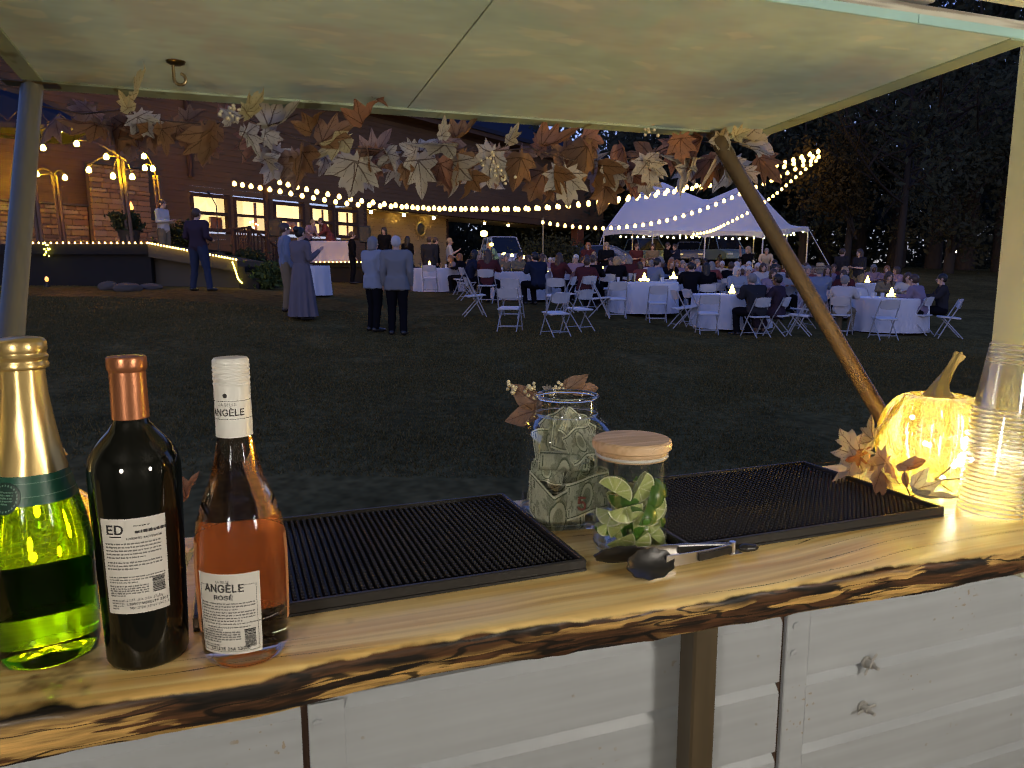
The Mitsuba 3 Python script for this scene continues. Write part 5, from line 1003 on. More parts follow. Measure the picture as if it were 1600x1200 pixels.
for (u, v) in peaks:
    p = tent_xy(u, v); put('king_pole', tube([[p[0], p[1], float(eave_z(u, v))], [p[0], p[1], float(tent_z(np.array(u), np.array(v))) - 0.03]], 0.03, 6), 'pole_white', tent)
gl = tent_xy(0, 1); ge = ground(1312, 33); put('guy_rope', tube([[gl[0], gl[1], 4.25], ge], 0.018, 5), 'pole_white', tent)
gl = tent_xy(1, 0); ge = ground(922, 39); put('guy_rope', tube([[gl[0], gl[1], 4.1], ge], 0.018, 5), 'pole_white', tent)
def tent_line(us, sag=0.22):
    out = []
    for a, b in zip(us[:-1], us[1:]):
        for s in (0, 0.25, 0.5, 0.75):
            u, v = a[0] + (b[0] - a[0]) * s, a[1] + (b[1] - a[1]) * s; p = tent_xy(u, v); out.append([p[0], p[1], float(eave_z(u, v)) - 0.22 - sag * 4 * s * (1 - s) * 0.5])
    return out
TB = (140.0, 80.0, 9.0)
light_string('bulbs along the front eave inside the white tent', tent_line([(0.02, 0.04), (0.33, 0.04), (0.66, 0.04), (0.98, 0.04)]), 0.36, 1.15, 0.04, TB, 1.2)
light_string('bulbs along the rear eave inside the white tent', tent_line([(0.02, 0.96), (0.33, 0.96), (0.66, 0.96), (0.98, 0.96)]), 0.5, 1.0, 0.04, TB, 1.2)
light_string('bulbs across the end of the white tent nearest the big tree', tent_line([(0.03, 0.05), (0.03, 0.5), (0.03, 0.95)]), 0.5, 1.0, 0.04, TB, 1.2)
light_string('bulbs across the middle of the white tent', tent_line([(0.5, 0.05), (0.5, 0.5), (0.5, 0.95)]), 0.6, 1.0, 0.04, TB, 1.2)

# ------------------------------------------------------------------ festoon bulbs over the lawn
light_string('long upper festoon of warm bulbs from the house to the tree', [at(*a) for a in ((366, 284, 25.5), (421, 293, 25), (500, 308, 25), (560, 317, 25.3), (620, 320, 25.6), (700, 323, 26), (800, 324, 26), (900, 318, 26.5), (1000, 306, 27), (1080, 292, 27.5), (1155, 278, 28), (1215, 261, 28), (1278, 240, 28))], 0.36, 1.85)
light_string('second festoon of warm bulbs starting at the dark lamp pole', [at(*a) for a in ((437, 282, 25.0), (480, 293, 24.6), (560, 310, 24.6), (620, 318, 24.9), (680, 323.5, 25.2), (760, 324, 25.4), (830, 322.5, 25.6), (950, 310, 26), (1050, 294, 26.5), (1150, 275, 27), (1215, 255, 27.5), (1284, 232, 28))], 0.36, 1.85)
light_string('lower festoon of warm bulbs from the porch post past the tent', [at(*a) for a in ((848, 345, 30), (900, 352, 29.5), (947, 354, 29), (997, 350, 28.5), (1040, 342, 28), (1085, 329, 28), (1132, 311, 28), (1157, 300, 28), (1215, 275, 28), (1280, 242, 28))], 0.31, 1.7)
light_string('short festoon of warm bulbs rising across the tent front', [at(*a) for a in ((1084, 364, 33), (1110, 359, 32), (1130, 350, 31), (1150, 340, 30.5), (1179, 324, 30), (1197, 312, 29.5), (1217, 297, 29), (1245, 273, 28.5), (1282, 243, 28))], 0.22, 1.45)
lp = thing('lamp_pole', 'tall dark pole carrying the festoon wires in front of the house', 'pole')
b = ground(421, 25); tpz = at(421, 200, 25)[2]; put('shaft', tube([b, [b[0], b[1], tpz]], 0.075, 8), 'trim_dark', lp, smooth=40); put('base', moved(trimesh.creation.cylinder(0.16, 0.2, sections=12), T().translate([b[0], b[1], b[2] + 0.1])), 'trim_dark', lp)
lp = thing('lamp_pole', 'thin grey pole at the start of the lower festoon', 'pole')
b = ground(848, 30); put('shaft', tube([b, [b[0], b[1], at(848, 340, 30)[2]]], 0.03, 8), 'pole_grey', lp, smooth=40); put('base', moved(trimesh.creation.cylinder(0.12, 0.1, sections=12), T().translate([b[0], b[1], b[2] + 0.05])), 'pole_grey', lp)
# small far lamps on posts
for px, py, D, s, lab in ((1494, 393, 50, 0.9, 'brightest small post lamp in the dark wood'), (1415, 431, 44, 0.75, 'small post lamp low behind the table with the pink shirt guest'), (1542, 437, 42, 0.8, 'small low post lamp nearest the trailer jamb'), (1450, 430, 46, 0.5, 'faintest small post lamp in the dark wood')):
    l = thing('post_lamp', lab, 'lamp'); q = at(px, py, D); g = ground(px, D); z0 = min(g[2], q[2] - 0.5); put('shaft', tube([[q[0], q[1], z0], [q[0], q[1], q[2] - 0.08]], 0.03, 6), 'black_metal', l); put('hood', moved(lathe([(0.0001, 0.16), (0.05, 0.14), (0.11, 0.085)], 10), T().translate(q.tolist())), 'black_metal', l); bulb(l, q, 2.2 * s, (14, 12, 7), 0.3)
fl_ = thing('patio_torch', 'orange flame torch standing by the planter', 'torch'); q = xd(219, 19.8, pz(329, 19.8)); put('shaft', tube([[q[0], q[1], ZD], q - [0, 0, 0.16]], 0.02, 6), 'black_metal', fl_); put('bowl', moved(lathe([(0.0001, -0.18), (0.06, -0.14), (0.075, -0.08)], 12), T().translate(q.tolist())), 'black_metal', fl_); put('flame', moved(lathe([(0.0001, -0.09), (0.05, -0.05), (0.055, 0.0), (0.035, 0.07), (0.0001, 0.15)], 10), T().translate(q.tolist())), 'linen_white', fl_, smooth=True, emitter=glow((6, 1.6, 0.12), 1))
lo = thing('ground_lantern', 'small orange lantern in the dark below the terrace', 'lantern'); q = xd(80, 17.9, pz(438, 17.9)); g0 = gz(q[0], q[1]); put('base', moved(trimesh.creation.cylinder(0.06, 0.04, sections=12), T().translate([q[0], q[1], g0 + 0.02])), 'black_metal', lo); put('frame', tube([[q[0], q[1], g0], [q[0], q[1], q[2] - 0.06]], 0.03, 6), 'black_metal', lo); put('flame', moved(trimesh.creation.icosphere(1, 0.055), T().translate(q.tolist()).scale([0.8, 0.8, 1.2])), 'linen_white', lo, smooth=True, emitter=glow((2.4, 0.75, 0.05), 0.5))

# ------------------------------------------------------------------ folding chairs, tables
def chair_parts():
    sides = {}
    for i, s in enumerate((-1, 1)):
        sides['frame_tube' + ('' if i == 0 else '_001')] = (tube([[s * 0.215, 0.21, 0.012], [s * 0.21, 0.02, 0.40], [s * 0.205, -0.13, 0.68], [s * 0.19, -0.19, 0.82]], 0.0125, 7), 'chair_tube')
        sides['rear_leg' + ('' if i == 0 else '_001')] = (tube([[s * 0.185, -0.25, 0.012], [s * 0.185, 0.13, 0.435]], 0.011, 7), 'chair_tube')
    sides['front_bar'] = (tube([[-0.214, 0.185, 0.09], [0.214, 0.185, 0.09]], 0.009, 6), 'chair_tube')
    sides['rear_bar'] = (tube([[-0.185, -0.18, 0.10], [0.185, -0.18, 0.10]], 0.009, 6), 'chair_tube')
    seat = hull([[x * w, y, z] for y, w, zc in ((-0.19, 0.19, 0.432), (-0.17, 0.2, 0.425), (0.19, 0.195, 0.462), (0.21, 0.17, 0.455)) for x in (-1, 1) for z in (zc - 0.012, zc + 0.012)]); sides['seat'] = (seat, 'chair_white')
    fn = lambda u, v: (0.19 * (2 * u - 1), -0.155 - 0.05 * v - 0.03 * (1 - (2 * u - 1) ** 2), 0.63 + 0.20 * v - 0.03 * (np.abs(2 * u - 1) ** 4) * (2 * v - 1))
    a, _ = sheet(fn, 11, 5); b_ = a.copy(); b_.vertices += [0, 0.014, 0]; b_.invert(); sides['backrest'] = (cat([a, b_]), 'chair_white')
    return {k: mikit.ply(m, b, smooth=40) for k, (m, b) in sides.items()}
CH = chair_parts()
def chair(px, D, h, label, group='white folding chairs on the lawn', p=None):
    q = ground(px, D) if p is None else p; k = thing('folding_chair', label, 'folding chair', group)
    M = T().translate(q.tolist()).rotate([0, 0, 1], rotz_of(h))
    for n, d in CH.items(): scene[f'{k}__{n}'] = {**d, 'to_world': M}
def cloth_mesh(r, h, seed, folds=16):
    n = 96; g = np.arange(n) * 2 * np.pi / n; rows = [np.zeros((n, 3)) + [0, 0, h]]
    rs_ = np.random.default_rng(seed); ph = rs_.uniform(0, 6.28, 3)
    wav = 0.5 * np.sin(g * folds + ph[0]) + 0.35 * np.sin(g * (folds * 0.62 // 1) + ph[1]) + 0.3 * np.sin(g * 5 + ph[2])
    for rr, z, a in ((r * 0.5, h, 0), (r * 0.985, h, 0), (r, h - 0.012, 0.002), (r + 0.006, h - 0.06, 0.010), (r + 0.012, h * 0.66, 0.026), (r + 0.022, h * 0.33, 0.042), (r + 0.034, 0.02, 0.055)):
        q = rr + a * wav; rows.append(np.stack([q * np.cos(g), q * np.sin(g), 0 * g + z], 1))
    return loft(rows, np.zeros(3))
CLO = [mikit.ply(cloth_mesh(1.0, 0.755, s), None, smooth=45) for s in (1, 2)]
TOP = mikit.ply(moved(trimesh.creation.cylinder(0.97, 0.03, sections=32), T().translate([0, 0, 0.732])), 'lid_wood'); TLEG = mikit.ply(tube([[0.62, 0.62, 0.0], [0.4, 0.4, 0.72]], 0.02, 6), 'pole_grey')
GLOWM = mikit.ply(cat([moved(trimesh.creation.icosphere(1, 0.055), T().translate([0, 0, 0.05]).scale([1.3, 1.2, 0.9])), moved(trimesh.creation.icosphere(1, 0.045), T().translate([0.085, 0.02, 0.035]).scale([1.1, 1, 0.8])), moved(trimesh.creation.icosphere(1, 0.04), T().translate([-0.09, -0.02, 0.03])), lathe([(0.055, 0.06), (0.04, 0.13), (0.018, 0.19), (0.0001, 0.215)], 10)]), None, smooth=40)
DISH = mikit.ply(lathe([(0.0001, 0.0), (0.13, 0.0), (0.15, 0.012), (0.12, 0.010), (0.0001, 0.006)], 20), 'trim_dark', smooth=40)
BOT = mikit.ply(lathe([(0.0001, 0.0), (0.031, 0.0), (0.031, 0.12), (0.012, 0.16), (0.012, 0.21), (0.0001, 0.21)], 12), 'car_glass', smooth=40); CUPS = mikit.ply(lathe([(0.03, 0), (0.042, 0.11)], 12), 'linen_white', smooth=40)
def table(px, D, r, where, cloth='linen_white', glow_at=None, extras=(), seed=0):
    q = ground(px, D); M = T().translate(q.tolist()).rotate([0, 0, 1], seed * 37.0).scale([r, r, 1.0])
    t = thing('round_table', f'round folding table under its cloth {where}', 'table', None)
    put('tabletop', TOP, None, t, tw=M)
    for k in range(4): put('leg', TLEG, None, t, tw=M @ T().rotate([0, 0, 1], 90 * k))
    c = put('tablecloth', CLO[seed % 2], cloth, None, tw=M, label=f'{"pinkish" if cloth == "cloth_pink" else "white"} cloth on the table {where}', cat='tablecloth', group='cloths on the round tables')
    if glow_at is not None:
        g = thing('lit_centrepiece', f'glowing fairy light centrepiece on the table {where}', 'centrepiece', 'lit centrepieces'); p = q + RX * glow_at * 1.0 + [0, 0, 0.757]
        put('dish', DISH, None, g, tw=T().translate(p.tolist())); put('glow', GLOWM, 'linen_white', g, tw=T().translate((p + [0, 0, 0.012]).tolist()).rotate([0, 0, 1], seed * 50), emitter=glow((15, 11, 1.1), 2))
    for i, (dx, dy, kd) in enumerate(extras):
        p = q + RX * dx + HF * dy + [0, 0, 0.757]
        if kd == 'b': k = thing('drink_bottle', f'small dark drink bottle on the table {where}', 'bottle', f'drink bottles on the table {where}'); put('glass', BOT, None, k, tw=T().translate(p.tolist()))
        else: k = thing('drink_cup', f'pale cup on the table {where}', 'cup', f'cups on the table {where}'); put('shell', CUPS, None, k, tw=T().translate(p.tolist()))
table(684, 24.0, 0.80, 'in front of the lit porch wall', 'linen_white', -0.25, ((0.3, -0.3, 'c'), (-0.5, -0.2, 'b')), 1)
table(815, 20.3, 0.80, 'behind the loose empty chairs', 'linen_white', 0.2, ((-0.3, -0.4, 'b'), (0.5, 0.1, 'c'), (-0.55, 0, 'c')), 2)
table(1004, 18.3, 0.84, 'with two dark bottles before its lit centrepiece', 'linen_white', 0.02, ((-0.42, -0.3, 'b'), (-0.30, -0.3, 'b'), (0.4, -0.3, 'c'), (-0.6, 0.1, 'c')), 3)
table(1140, 16.9, 0.86, 'by the grey-haired man in the dark jacket', 'linen_white', 0.02, ((0.4, -0.1, 'c'), (0.5, 0.2, 'c')), 4)
table(1387, 16.7, 0.78, 'with the pink-shirted guest, farthest along the lawn', 'linen_white', 0.02, ((0.45, -0.1, 'c'), (-0.5, -0.2, 'c'), (-0.35, -0.35, 'c')), 5)
table(992, 23.6, 0.80, 'before the maroon-shirted standing man', 'linen_pink', 0.12, ((-0.3, -0.3, 'c'),), 6)
table(1062, 20.8, 0.80, 'beyond the blue-shirted leaning man', 'linen_white', -0.2, ((0.3, 0, 'c'),), 7)
table(1122, 23.2, 0.80, 'in the thick of the crowd', 'linen_pink', 0.0, ((0.3, 0, 'c'),), 8)
table(858, 23.0, 0.80, 'in front of the dark hedge', 'linen_white', -0.1, (), 9)
table(936, 23.4, 0.80, 'near the red-haired seated women', 'linen_white', 0.1, (), 10)
table(1368, 22.5, 0.75, 'below the big tree trunk', 'linen_white', -0.3, (), 11)
table(1296, 19.6, 0.80, 'beyond the guest in the straw hat', 'linen_pink', None, (), 12)
for a in ((742, 15.6, 78, 'empty white folding chair turned sideways, first of the loose front chairs'), (796, 14.3, 12, 'empty white folding chair seen from behind in front of a second one'), (800, 15.7, 15, 'empty white folding chair half hidden behind the loose front chairs'),
          (868, 14.0, -28, 'empty blue-lit folding chair standing nearest, slightly turned'), (905, 14.7, -40, 'empty folding chair turned away beside the nearest blue-lit chair'), (868, 16.6, 5, 'grey-shaded folding chair behind the black-suited man'), (884, 17.2, -70, 'folding chair seen edge-on beside the long dark hair'),
          (914, 17.9, -30, 'folding chair under the maroon-jacketed man'), (938, 16.8, 100, 'folding chair sideways to the table with the dark bottles'), (963, 16.9, 0, 'empty folding chair tucked before the table with two bottles, bright seat'), (1026, 16.8, 3, 'second empty folding chair tucked before the table with two bottles'),
          (1064, 16.2, 82, 'first of two folding chairs side by side at the grey-haired man\'s table'), (1082, 16.8, 75, 'second of two folding chairs side by side at the grey-haired man\'s table'), (1105, 15.5, 5, 'empty folding chair before the grey-haired man\'s white tablecloth'), (1102, 18.3, 0, 'folding chair back showing beyond the grey-haired man\'s tablecloth'),
          (1247, 15.8, -62, 'dark-shaded folding chair turned to the prop pole'), (1252, 17.0, -100, 'blue-lit folding chair behind the prop pole'), (1380, 15.3, 0, 'empty folding chair between the white-haired man and the pink-shirted guest'), (672, 22.7, 0, 'folding chair in front of the table by the lit porch wall'), (722, 21.5, -80, 'folding chair beside the table by the lit porch wall'),
          (1480, 15.6, -70, 'last folding chair along the lawn, with a dark seated guest'), (948, 19.6, 5, 'folding chair tucked behind the table with the dark bottles'), (1115, 18.8, -40, 'folding chair among the guests in black beyond the tablecloth'), (1128, 19.0, 60, 'tilted folding chair in the gap behind the two guests in black'), (1345, 18.2, 180, 'folding chair facing over the table with the pink-shirted guest')): chair(*a)

# ------------------------------------------------------------------ people
V3 = lambda *a: np.array(a, float)
def figure(pose='stand', bottom='trousers', sleeves='long', hair='short', build=1.0, turn=0.0, jacket=False):
    """Meshes of one person's parts, facing +y, about 1.75 m tall."""
    J = {}
    sit = pose.startswith('sit'); dz = -0.44 if sit else 0.0
    lean = {'sit_lean': 0.16, 'bend': 0.30, 'sit_back': -0.03}.get(pose, 0.03 if sit else 0.0)
    def up(x, y, z): k = max(0, (z - 0.97) / 0.65); return V3(x * (build if abs(x) < 0.3 else 1), y + lean * k, z + dz - 0.35 * lean * k)
    for s, n in ((-1, 'l'), (1, 'r')):
        J['hip' + n] = V3(s * 0.095, 0, 0.93 + dz)
        if sit: J['knee' + n], J['ank' + n] = V3(s * 0.13, 0.43, 0.50), V3(s * 0.12, 0.40 - 0.06 * (s > 0), 0.09)
        elif pose == 'apart': J['knee' + n], J['ank' + n] = V3(s * 0.15 + 0.02, 0.015, 0.50), V3(s * 0.21 + 0.03, -0.01, 0.09)
        else: J['knee' + n], J['ank' + n] = V3(s * 0.10, 0.02 - 0.02 * s, 0.50), V3(s * 0.105, -0.01 - 0.05 * (s > 0), 0.09)
        J['toe' + n] = J['ank' + n] + V3(s * 0.03, 0.15, -0.05)
        J['sh' + n] = up(s * 0.185 * build, -0.01, 1.43)
        el, wr = {'stand': (V3(s * 0.235, -0.03, 1.14), V3(s * 0.235, 0.06, 0.91)), 'apart': (V3(s * 0.26, -0.06, 1.16), V3(s * 0.20, 0.16, 1.10)), 'hold': (V3(s * 0.22, 0.0, 1.15), V3(s * 0.10, 0.23, 1.17)),
                  'bend': (V3(s * 0.24, 0.20, 1.18), V3(s * 0.16, 0.42, 1.02)), 'talk': (V3(s * 0.23, 0.02, 1.16), V3(s * 0.20, 0.26, 1.30 if s > 0 else 1.08)), 'raise': (V3(s * 0.27, 0.10, 1.36 if s > 0 else 1.15), V3(s * 0.16, 0.22, 1.66 if s > 0 else 1.10))}.get(pose if not sit else '', (None, None))
        if sit: el, wr = (V3(s * 0.26, 0.14, 0.80), V3(s * 0.12, 0.38, 0.80)) if pose != 'sit_back' else (V3(s * 0.24, 0.02, 0.74), V3(s * 0.16, 0.26, 0.62))
        J['el' + n], J['wr' + n] = el, wr
    J['pel'], J['wai'], J['che'], J['nek'], J['hd'] = V3(0, 0, 0.97 + dz), up(0, 0, 1.10), up(0, 0, 1.30), up(0, -0.015, 1.47), up(0, 0.02, 1.63)
    b = build
    def torso(e):
        r = [Manifold.hull_points(np.vstack([ball(J['pel'] + V3(s * 0.075 * b, 0, -0.02), (0.105 * b + e, 0.105 * b + e, 0.10 + e)) for s in (-1, 1)] + [ball(J['wai'] + V3(s * 0.055 * b, 0, 0), (0.09 * b + e, 0.098 * b + e, 0.09)) for s in (-1, 1)]))]
        r.append(Manifold.hull_points(np.vstack([ball(J['wai'] + V3(s * 0.055 * b, 0, 0), (0.09 * b + e, 0.098 * b + e, 0.09)) for s in (-1, 1)] + [ball(J['che'] + V3(s * 0.075 * b, 0, 0), (0.10 * b + e, 0.115 * b + e, 0.10)) for s in (-1, 1)])))
        r.append(Manifold.hull_points(np.vstack([ball(J['che'] + V3(s * 0.075 * b, 0, 0), (0.10 * b + e, 0.115 * b + e, 0.10)) for s in (-1, 1)] + [ball(J['sh' + n] , 0.058 + e) for n in 'lr'] + [ball(J['nek'] - V3(0, 0, 0.03), 0.062 + e * 0.5)])))
        return r
    def limb(a, ra, c, rc): return bone(J[a], ra, J[c], rc)
    body = torso(0.0) + [bone(J['nek'] - V3(0, 0, 0.05), 0.058, J['hd'] - V3(0, 0.01, 0.06), 0.050)]
    h = J['hd']
    body += [Manifold.hull_points(np.vstack([ball(h + V3(0, -0.01, 0.02), (0.076, 0.095, 0.098)), ball(h + V3(0, 0.035, -0.085), (0.042, 0.045, 0.03))])), bone(h + V3(0, 0.085, 0.0), 0.010, h + V3(0, 0.108, -0.022), 0.014, _OCT), Manifold.hull_points(ball(h + V3(0, 0.083, -0.055), (0.026, 0.012, 0.010)))]
    for s, n in ((-1, 'l'), (1, 'r')):
        body += [Manifold.hull_points(ball(h + V3(s * 0.078, -0.005, -0.005), (0.012, 0.022, 0.032))), limb('sh' + n, 0.055, 'el' + n, 0.042), limb('el' + n, 0.042, 'wr' + n, 0.028), limb('hip' + n, 0.095 * b, 'knee' + n, 0.060), limb('knee' + n, 0.058, 'ank' + n, 0.040), bone(J['ank' + n] - V3(0, 0.03, 0.03), 0.042, J['toe' + n], (0.038, 0.045, 0.026))]
        d = J['wr' + n] - J['el' + n]; d /= np.linalg.norm(d); side = np.cross(d, V3(0, 0, 1) if abs(d[2]) < 0.8 else V3(0, 1, 0)); side /= np.linalg.norm(side); nn = np.cross(side, d)
        pc = J['wr' + n] + d * 0.075; body.append(Manifold.hull_points(np.vstack([ball(J['wr' + n], 0.026, _OCT)] + [ball(pc + side * q * 0.030, 0.015, _OCT) for q in (-1, 1)])))
        for i, (q, L) in enumerate(((-1.05, 0.055), (-0.35, 0.075), (0.35, 0.08), (1.05, 0.07))):
            k = pc + side * q * 0.03; m_ = k + d * L * 0.55 + nn * 0.006; e_ = m_ + d * L * 0.38 + nn * 0.020; body += [bone(k, 0.0105, m_, 0.0095, _OCT), bone(m_, 0.0095, e_, 0.008, _OCT)]
        tb = J['wr' + n] + d * 0.03 + side * 0.024 * -s; body.append(bone(tb, 0.013, tb + d * 0.045 + side * 0.03 * -s, 0.010, _OCT))
    def fabric(m, amp, k):
        q = man(m.refine_to_length(0.055)); n = q.vertex_normals; v = q.vertices; q.vertices = v + n * (amp * (meshkit.fbm(np.stack([v[:, 0] * 9, v[:, 1] * 9, v[:, 2] * 16 + v[:, 0] * 12], 1), 3, k) - 0.5))[:, None]; return q
    out = {'body': man(union(body))}
    e = 0.022 if jacket else 0.014
    top = torso(e)
    for n in 'lr':
        top.append(limb('sh' + n, 0.058 + e, 'el' + n, 0.046 + e))
        if sleeves == 'long': top.append(limb('el' + n, 0.046 + e, 'wr' + n, 0.034 + e * 0.6))
    if jacket and not sit: top.append(Manifold.hull_points(np.vstack([ball(J['pel'] + V3(s * 0.08 * b, 0, 0.06), (0.100 * b + e, 0.108 * b + e, 0.05)) for s in (-1, 1)] + [ball(J['pel'] + V3(s * 0.085 * b, 0, -0.15), (0.106 * b + e, 0.112 * b + e, 0.03)) for s in (-1, 1)])))
    if bottom == 'dress':
        if sit: top += [limb('hip' + n, 0.135, 'knee' + n, 0.10) for n in 'lr'] + [Manifold.hull_points(np.vstack([ball(J['knee' + n], 0.09) for n in 'lr'] + [ball(J['ank' + n] + V3(0, 0, 0.15), 0.09) for n in 'lr']))]
        dm = fabric(union(top), 0.03, 2)
        if not sit:
            n = 64; g = np.arange(n) * 2 * np.pi / n; rows = []
            for z, rx, ry, a in ((1.08, 0.165, 0.125, 0.0), (0.95, 0.20, 0.155, 0.004), (0.80, 0.215, 0.17, 0.010), (0.55, 0.235, 0.20, 0.018), (0.30, 0.255, 0.225, 0.026), (0.08, 0.275, 0.25, 0.034)):
                w_ = a * (np.sin(g * 11) + 0.6 * np.sin(g * 7 + 1)); rows.append(np.stack([(rx * b + w_) * np.cos(g), (ry + w_) * np.sin(g), 0 * g + z], 1))
            dm = cat([dm, loft(rows, np.zeros(3))])
        out['dress'] = dm
    else:
        out['jacket' if jacket else 'shirt'] = fabric(union(top), 0.034, 3)
        pt = [Manifold.hull_points(np.vstack([ball(J['pel'] + V3(s * 0.075 * b, 0, -0.02), (0.115 * b, 0.112 * b, 0.11)) for s in (-1, 1)] + [ball(J['hip' + n], 0.105) for n in 'lr']))]
        for n in 'lr': pt += [limb('hip' + n, 0.112 * b, 'knee' + n, 0.080), bone(J['knee' + n], 0.078, J['ank' + n] + V3(0, 0, 0.0), 0.062)]
        out['trousers'] = fabric(union(pt), 0.034, 5)
    sh = []
    for n in 'lr': sh.append(man(bone(J['ank' + n] - V3(0, 0.035, 0.035), 0.050, J['toe' + n] + V3(0, 0.012, 0), (0.044, 0.05, 0.030))))
    out['shoe'], out['shoe_001'] = sh
    face = Manifold.hull_points(ball(h + V3(0, 0.125, -0.045), (0.085, 0.085, 0.10)))
    hb = [Manifold.hull_points(np.vstack([ball(h + V3(0, -0.018, 0.030), (0.090, 0.106, 0.100)), ball(h + V3(0, -0.055, -0.02), (0.075, 0.055, 0.055))]))]
    if hair == 'long': hb += [Manifold.hull_points(np.vstack([ball(h + V3(0, -0.05, 0.0), (0.098, 0.06, 0.09)), ball(h + V3(0, -0.095 + lean * 0.1, -0.27), (0.10, 0.04, 0.06))])), bone(h + V3(-0.085, -0.01, 0), (0.022, 0.05, 0.05), h + V3(-0.085, -0.02, -0.2), (0.03, 0.03, 0.04)), bone(h + V3(0.085, -0.01, 0), (0.022, 0.05, 0.05), h + V3(0.085, -0.02, -0.2), (0.03, 0.03, 0.04))]
    if hair == 'bob': hb += [Manifold.hull_points(np.vstack([ball(h + V3(0, -0.03, 0.0), (0.105, 0.09, 0.09)), ball(h + V3(0, -0.045, -0.11), (0.10, 0.07, 0.03))]))]
    if hair == 'bun': hb += [Manifold.hull_points(ball(h + V3(0, -0.10, 0.075), 0.062))]
    hm = man(union(hb) - face); hm.vertices += 0.006 * (np.stack([meshkit.noise(hm.vertices * 45, k) for k in range(3)], 1) - 0.5); out['hair'] = hm
    ey = [moved(trimesh.creation.icosphere(1, 0.0115), T().translate((h + V3(s * 0.032, 0.078, 0.008)).tolist())) for s in (-1, 1)]; out['eye'], out['eye_001'] = ey
    out['mouth'] = moved(trimesh.creation.icosphere(1, 0.012), T().translate((h + V3(0, 0.083, -0.056)).tolist()).scale([1.9, 1.0, 0.55]))
    return {k: mikit.ply(m, None, smooth=50 if k in ('body', 'shirt', 'jacket', 'dress', 'trousers', 'hair') else True) for k, m in out.items()}
FIG = {}
def fig(*a):
    if a not in FIG: FIG[a] = figure(*a[:-1], jacket=a[-1])
    return FIG[a]
HAT = mikit.ply(lathe([(0.0001, 0.135), (0.06, 0.135), (0.085, 0.12), (0.098, 0.03), (0.105, 0.022), (0.185, 0.012), (0.19, 0.004), (0.10, 0.004)], 28), 'straw' if 'straw' in scene else CLOTH['straw'], smooth=40); HATB = mikit.ply(lathe([(0.1005, 0.028), (0.0985, 0.052)], 28), 'trim_dark', smooth=True)
def person(px, D, h, label, pose='stand', bottom='trousers', sleeves='long', hair='short', top='black', low='black', hc='brown', skin=0, size=1.0, build=1.0, jacket=False, group=None, p=None, hat=False, parts=True):
    q = ground(px, D) if p is None else np.asarray(p, float)
    F = fig(pose, bottom, sleeves, hair, build, 0.0, jacket); k = thing('person', label, 'person', group)
    M = T().translate(q.tolist()).rotate([0, 0, 1], rotz_of(h)).scale(size)
    mats_ = dict(body=SKIN[skin], shirt=CLOTH[top], jacket=CLOTH[top], dress=CLOTH[top], trousers=CLOTH[low], hair=HAIR[hc], eye='eye_dark', eye_001='eye_dark', mouth='lip', shoe='shoe', shoe_001='shoe')
    front = abs((h + 180) % 360 - 180) > 55
    for n, d in F.items():
        if n[:3] in ('eye', 'mou') and not front: continue
        scene[f'{k}__{n}'] = {**d, 'bsdf': {'type': 'ref', 'id': mats_[n]}, 'to_world': M}
    if hat:
        for n, d, bb in (('hat', HAT, CLOTH['straw']), ('hat_band', HATB, 'trim_dark')): scene[f'{k}__{n}'] = {**d, 'bsdf': {'type': 'ref', 'id': bb}, 'to_world': M @ T().translate([0, -0.01, (1.63 - 0.44 if pose.startswith('sit') else 1.63) + 0.045])}
    return k
def seated(px, D, h, label, chair_label=None, **k):
    pz_ = k.pop('pose', 'sit'); person(px, D, h, label, pose=pz_, **k)
    if chair_label: chair(px, D, h, chair_label)
# standing
person(314, 17.0, 15, 'tall man in dark purple shirt and jeans standing before the ramp, back turned', 'apart', sleeves='long', top='purple', low='denim', hc='brown', size=1.05, build=1.08)
person(266, 20.2, 100, 'young man in a white shirt standing up on the terrace beside the planter', 'hold', top='white_shirt', low='khaki', hc='brown', size=0.98, p=xd(266, 20.2, ZD - 0.48))
person(474, 14.3, 35, 'woman in a long grey patterned dress with dark hair raising her hand', 'talk', 'dress', 'long', 'bun', top='grey_dress', hc='black', size=1.0, build=1.02)
person(450, 15.0, 60, 'man in a blue shirt half hidden behind the woman in the long grey dress', 'stand', top='blue_shirt', low='khaki', hc='brown', size=1.0)
person(586, 13.8, 40, 'woman with shoulder-length light hair in a pale blue jacket and black trousers', 'hold', hair='bob', top='pale_blue', low='black', hc='grey', size=0.99, build=1.08, jacket=True)
person(622, 13.6, -4, 'white-haired man in a grey blazer seen from behind', 'stand', top='grey_jacket', low='black', hc='white', size=1.02, build=1.05, jacket=True)
person(552, 26.0, 70, 'man dressed all in black standing by the white clothed long table', 'stand', top='black', low='black', hc='brown', size=1.02)
person(486, 27.6, 120, 'person in a pale pink shirt behind the white clothed long table', 'bend', sleeves='short', top='pink', low='navy', hc='blonde', p=xd(486, 27.6, 2.27), size=0.95)
person(521, 28.0, 250, 'person in a red top bending over the white clothed long table', 'bend', 'dress', top='red', hc='brown', p=xd(521, 28.0, 2.27), size=1.0)
person(604, 26.5, 200, 'dark-haired woman in black glimpsed behind the couple in jackets', 'stand', hair='long', top='black', low='black', hc='black', p=xd(604, 26.5, 1.75))
person(638, 27.0, 30, 'woman with long dark hair in a black dress before the sunburst mirror', 'hold', 'dress', 'short', 'long', top='black', hc='black')
person(672, 25.8, 10, 'broad dark-suited man standing behind the table by the porch wall', 'stand', top='charcoal', low='black', hc='brown', build=1.1, jacket=True)
person(681, 26.2, 60, 'person in black half hidden behind the broad dark-suited man', 'stand', top='black', low='black', hc='brown')
person(703, 26.4, 80, 'fair-haired man in a white shirt and dark apron near the porch corner', 'talk', sleeves='short', top='white_shirt', low='black', hc='blonde')
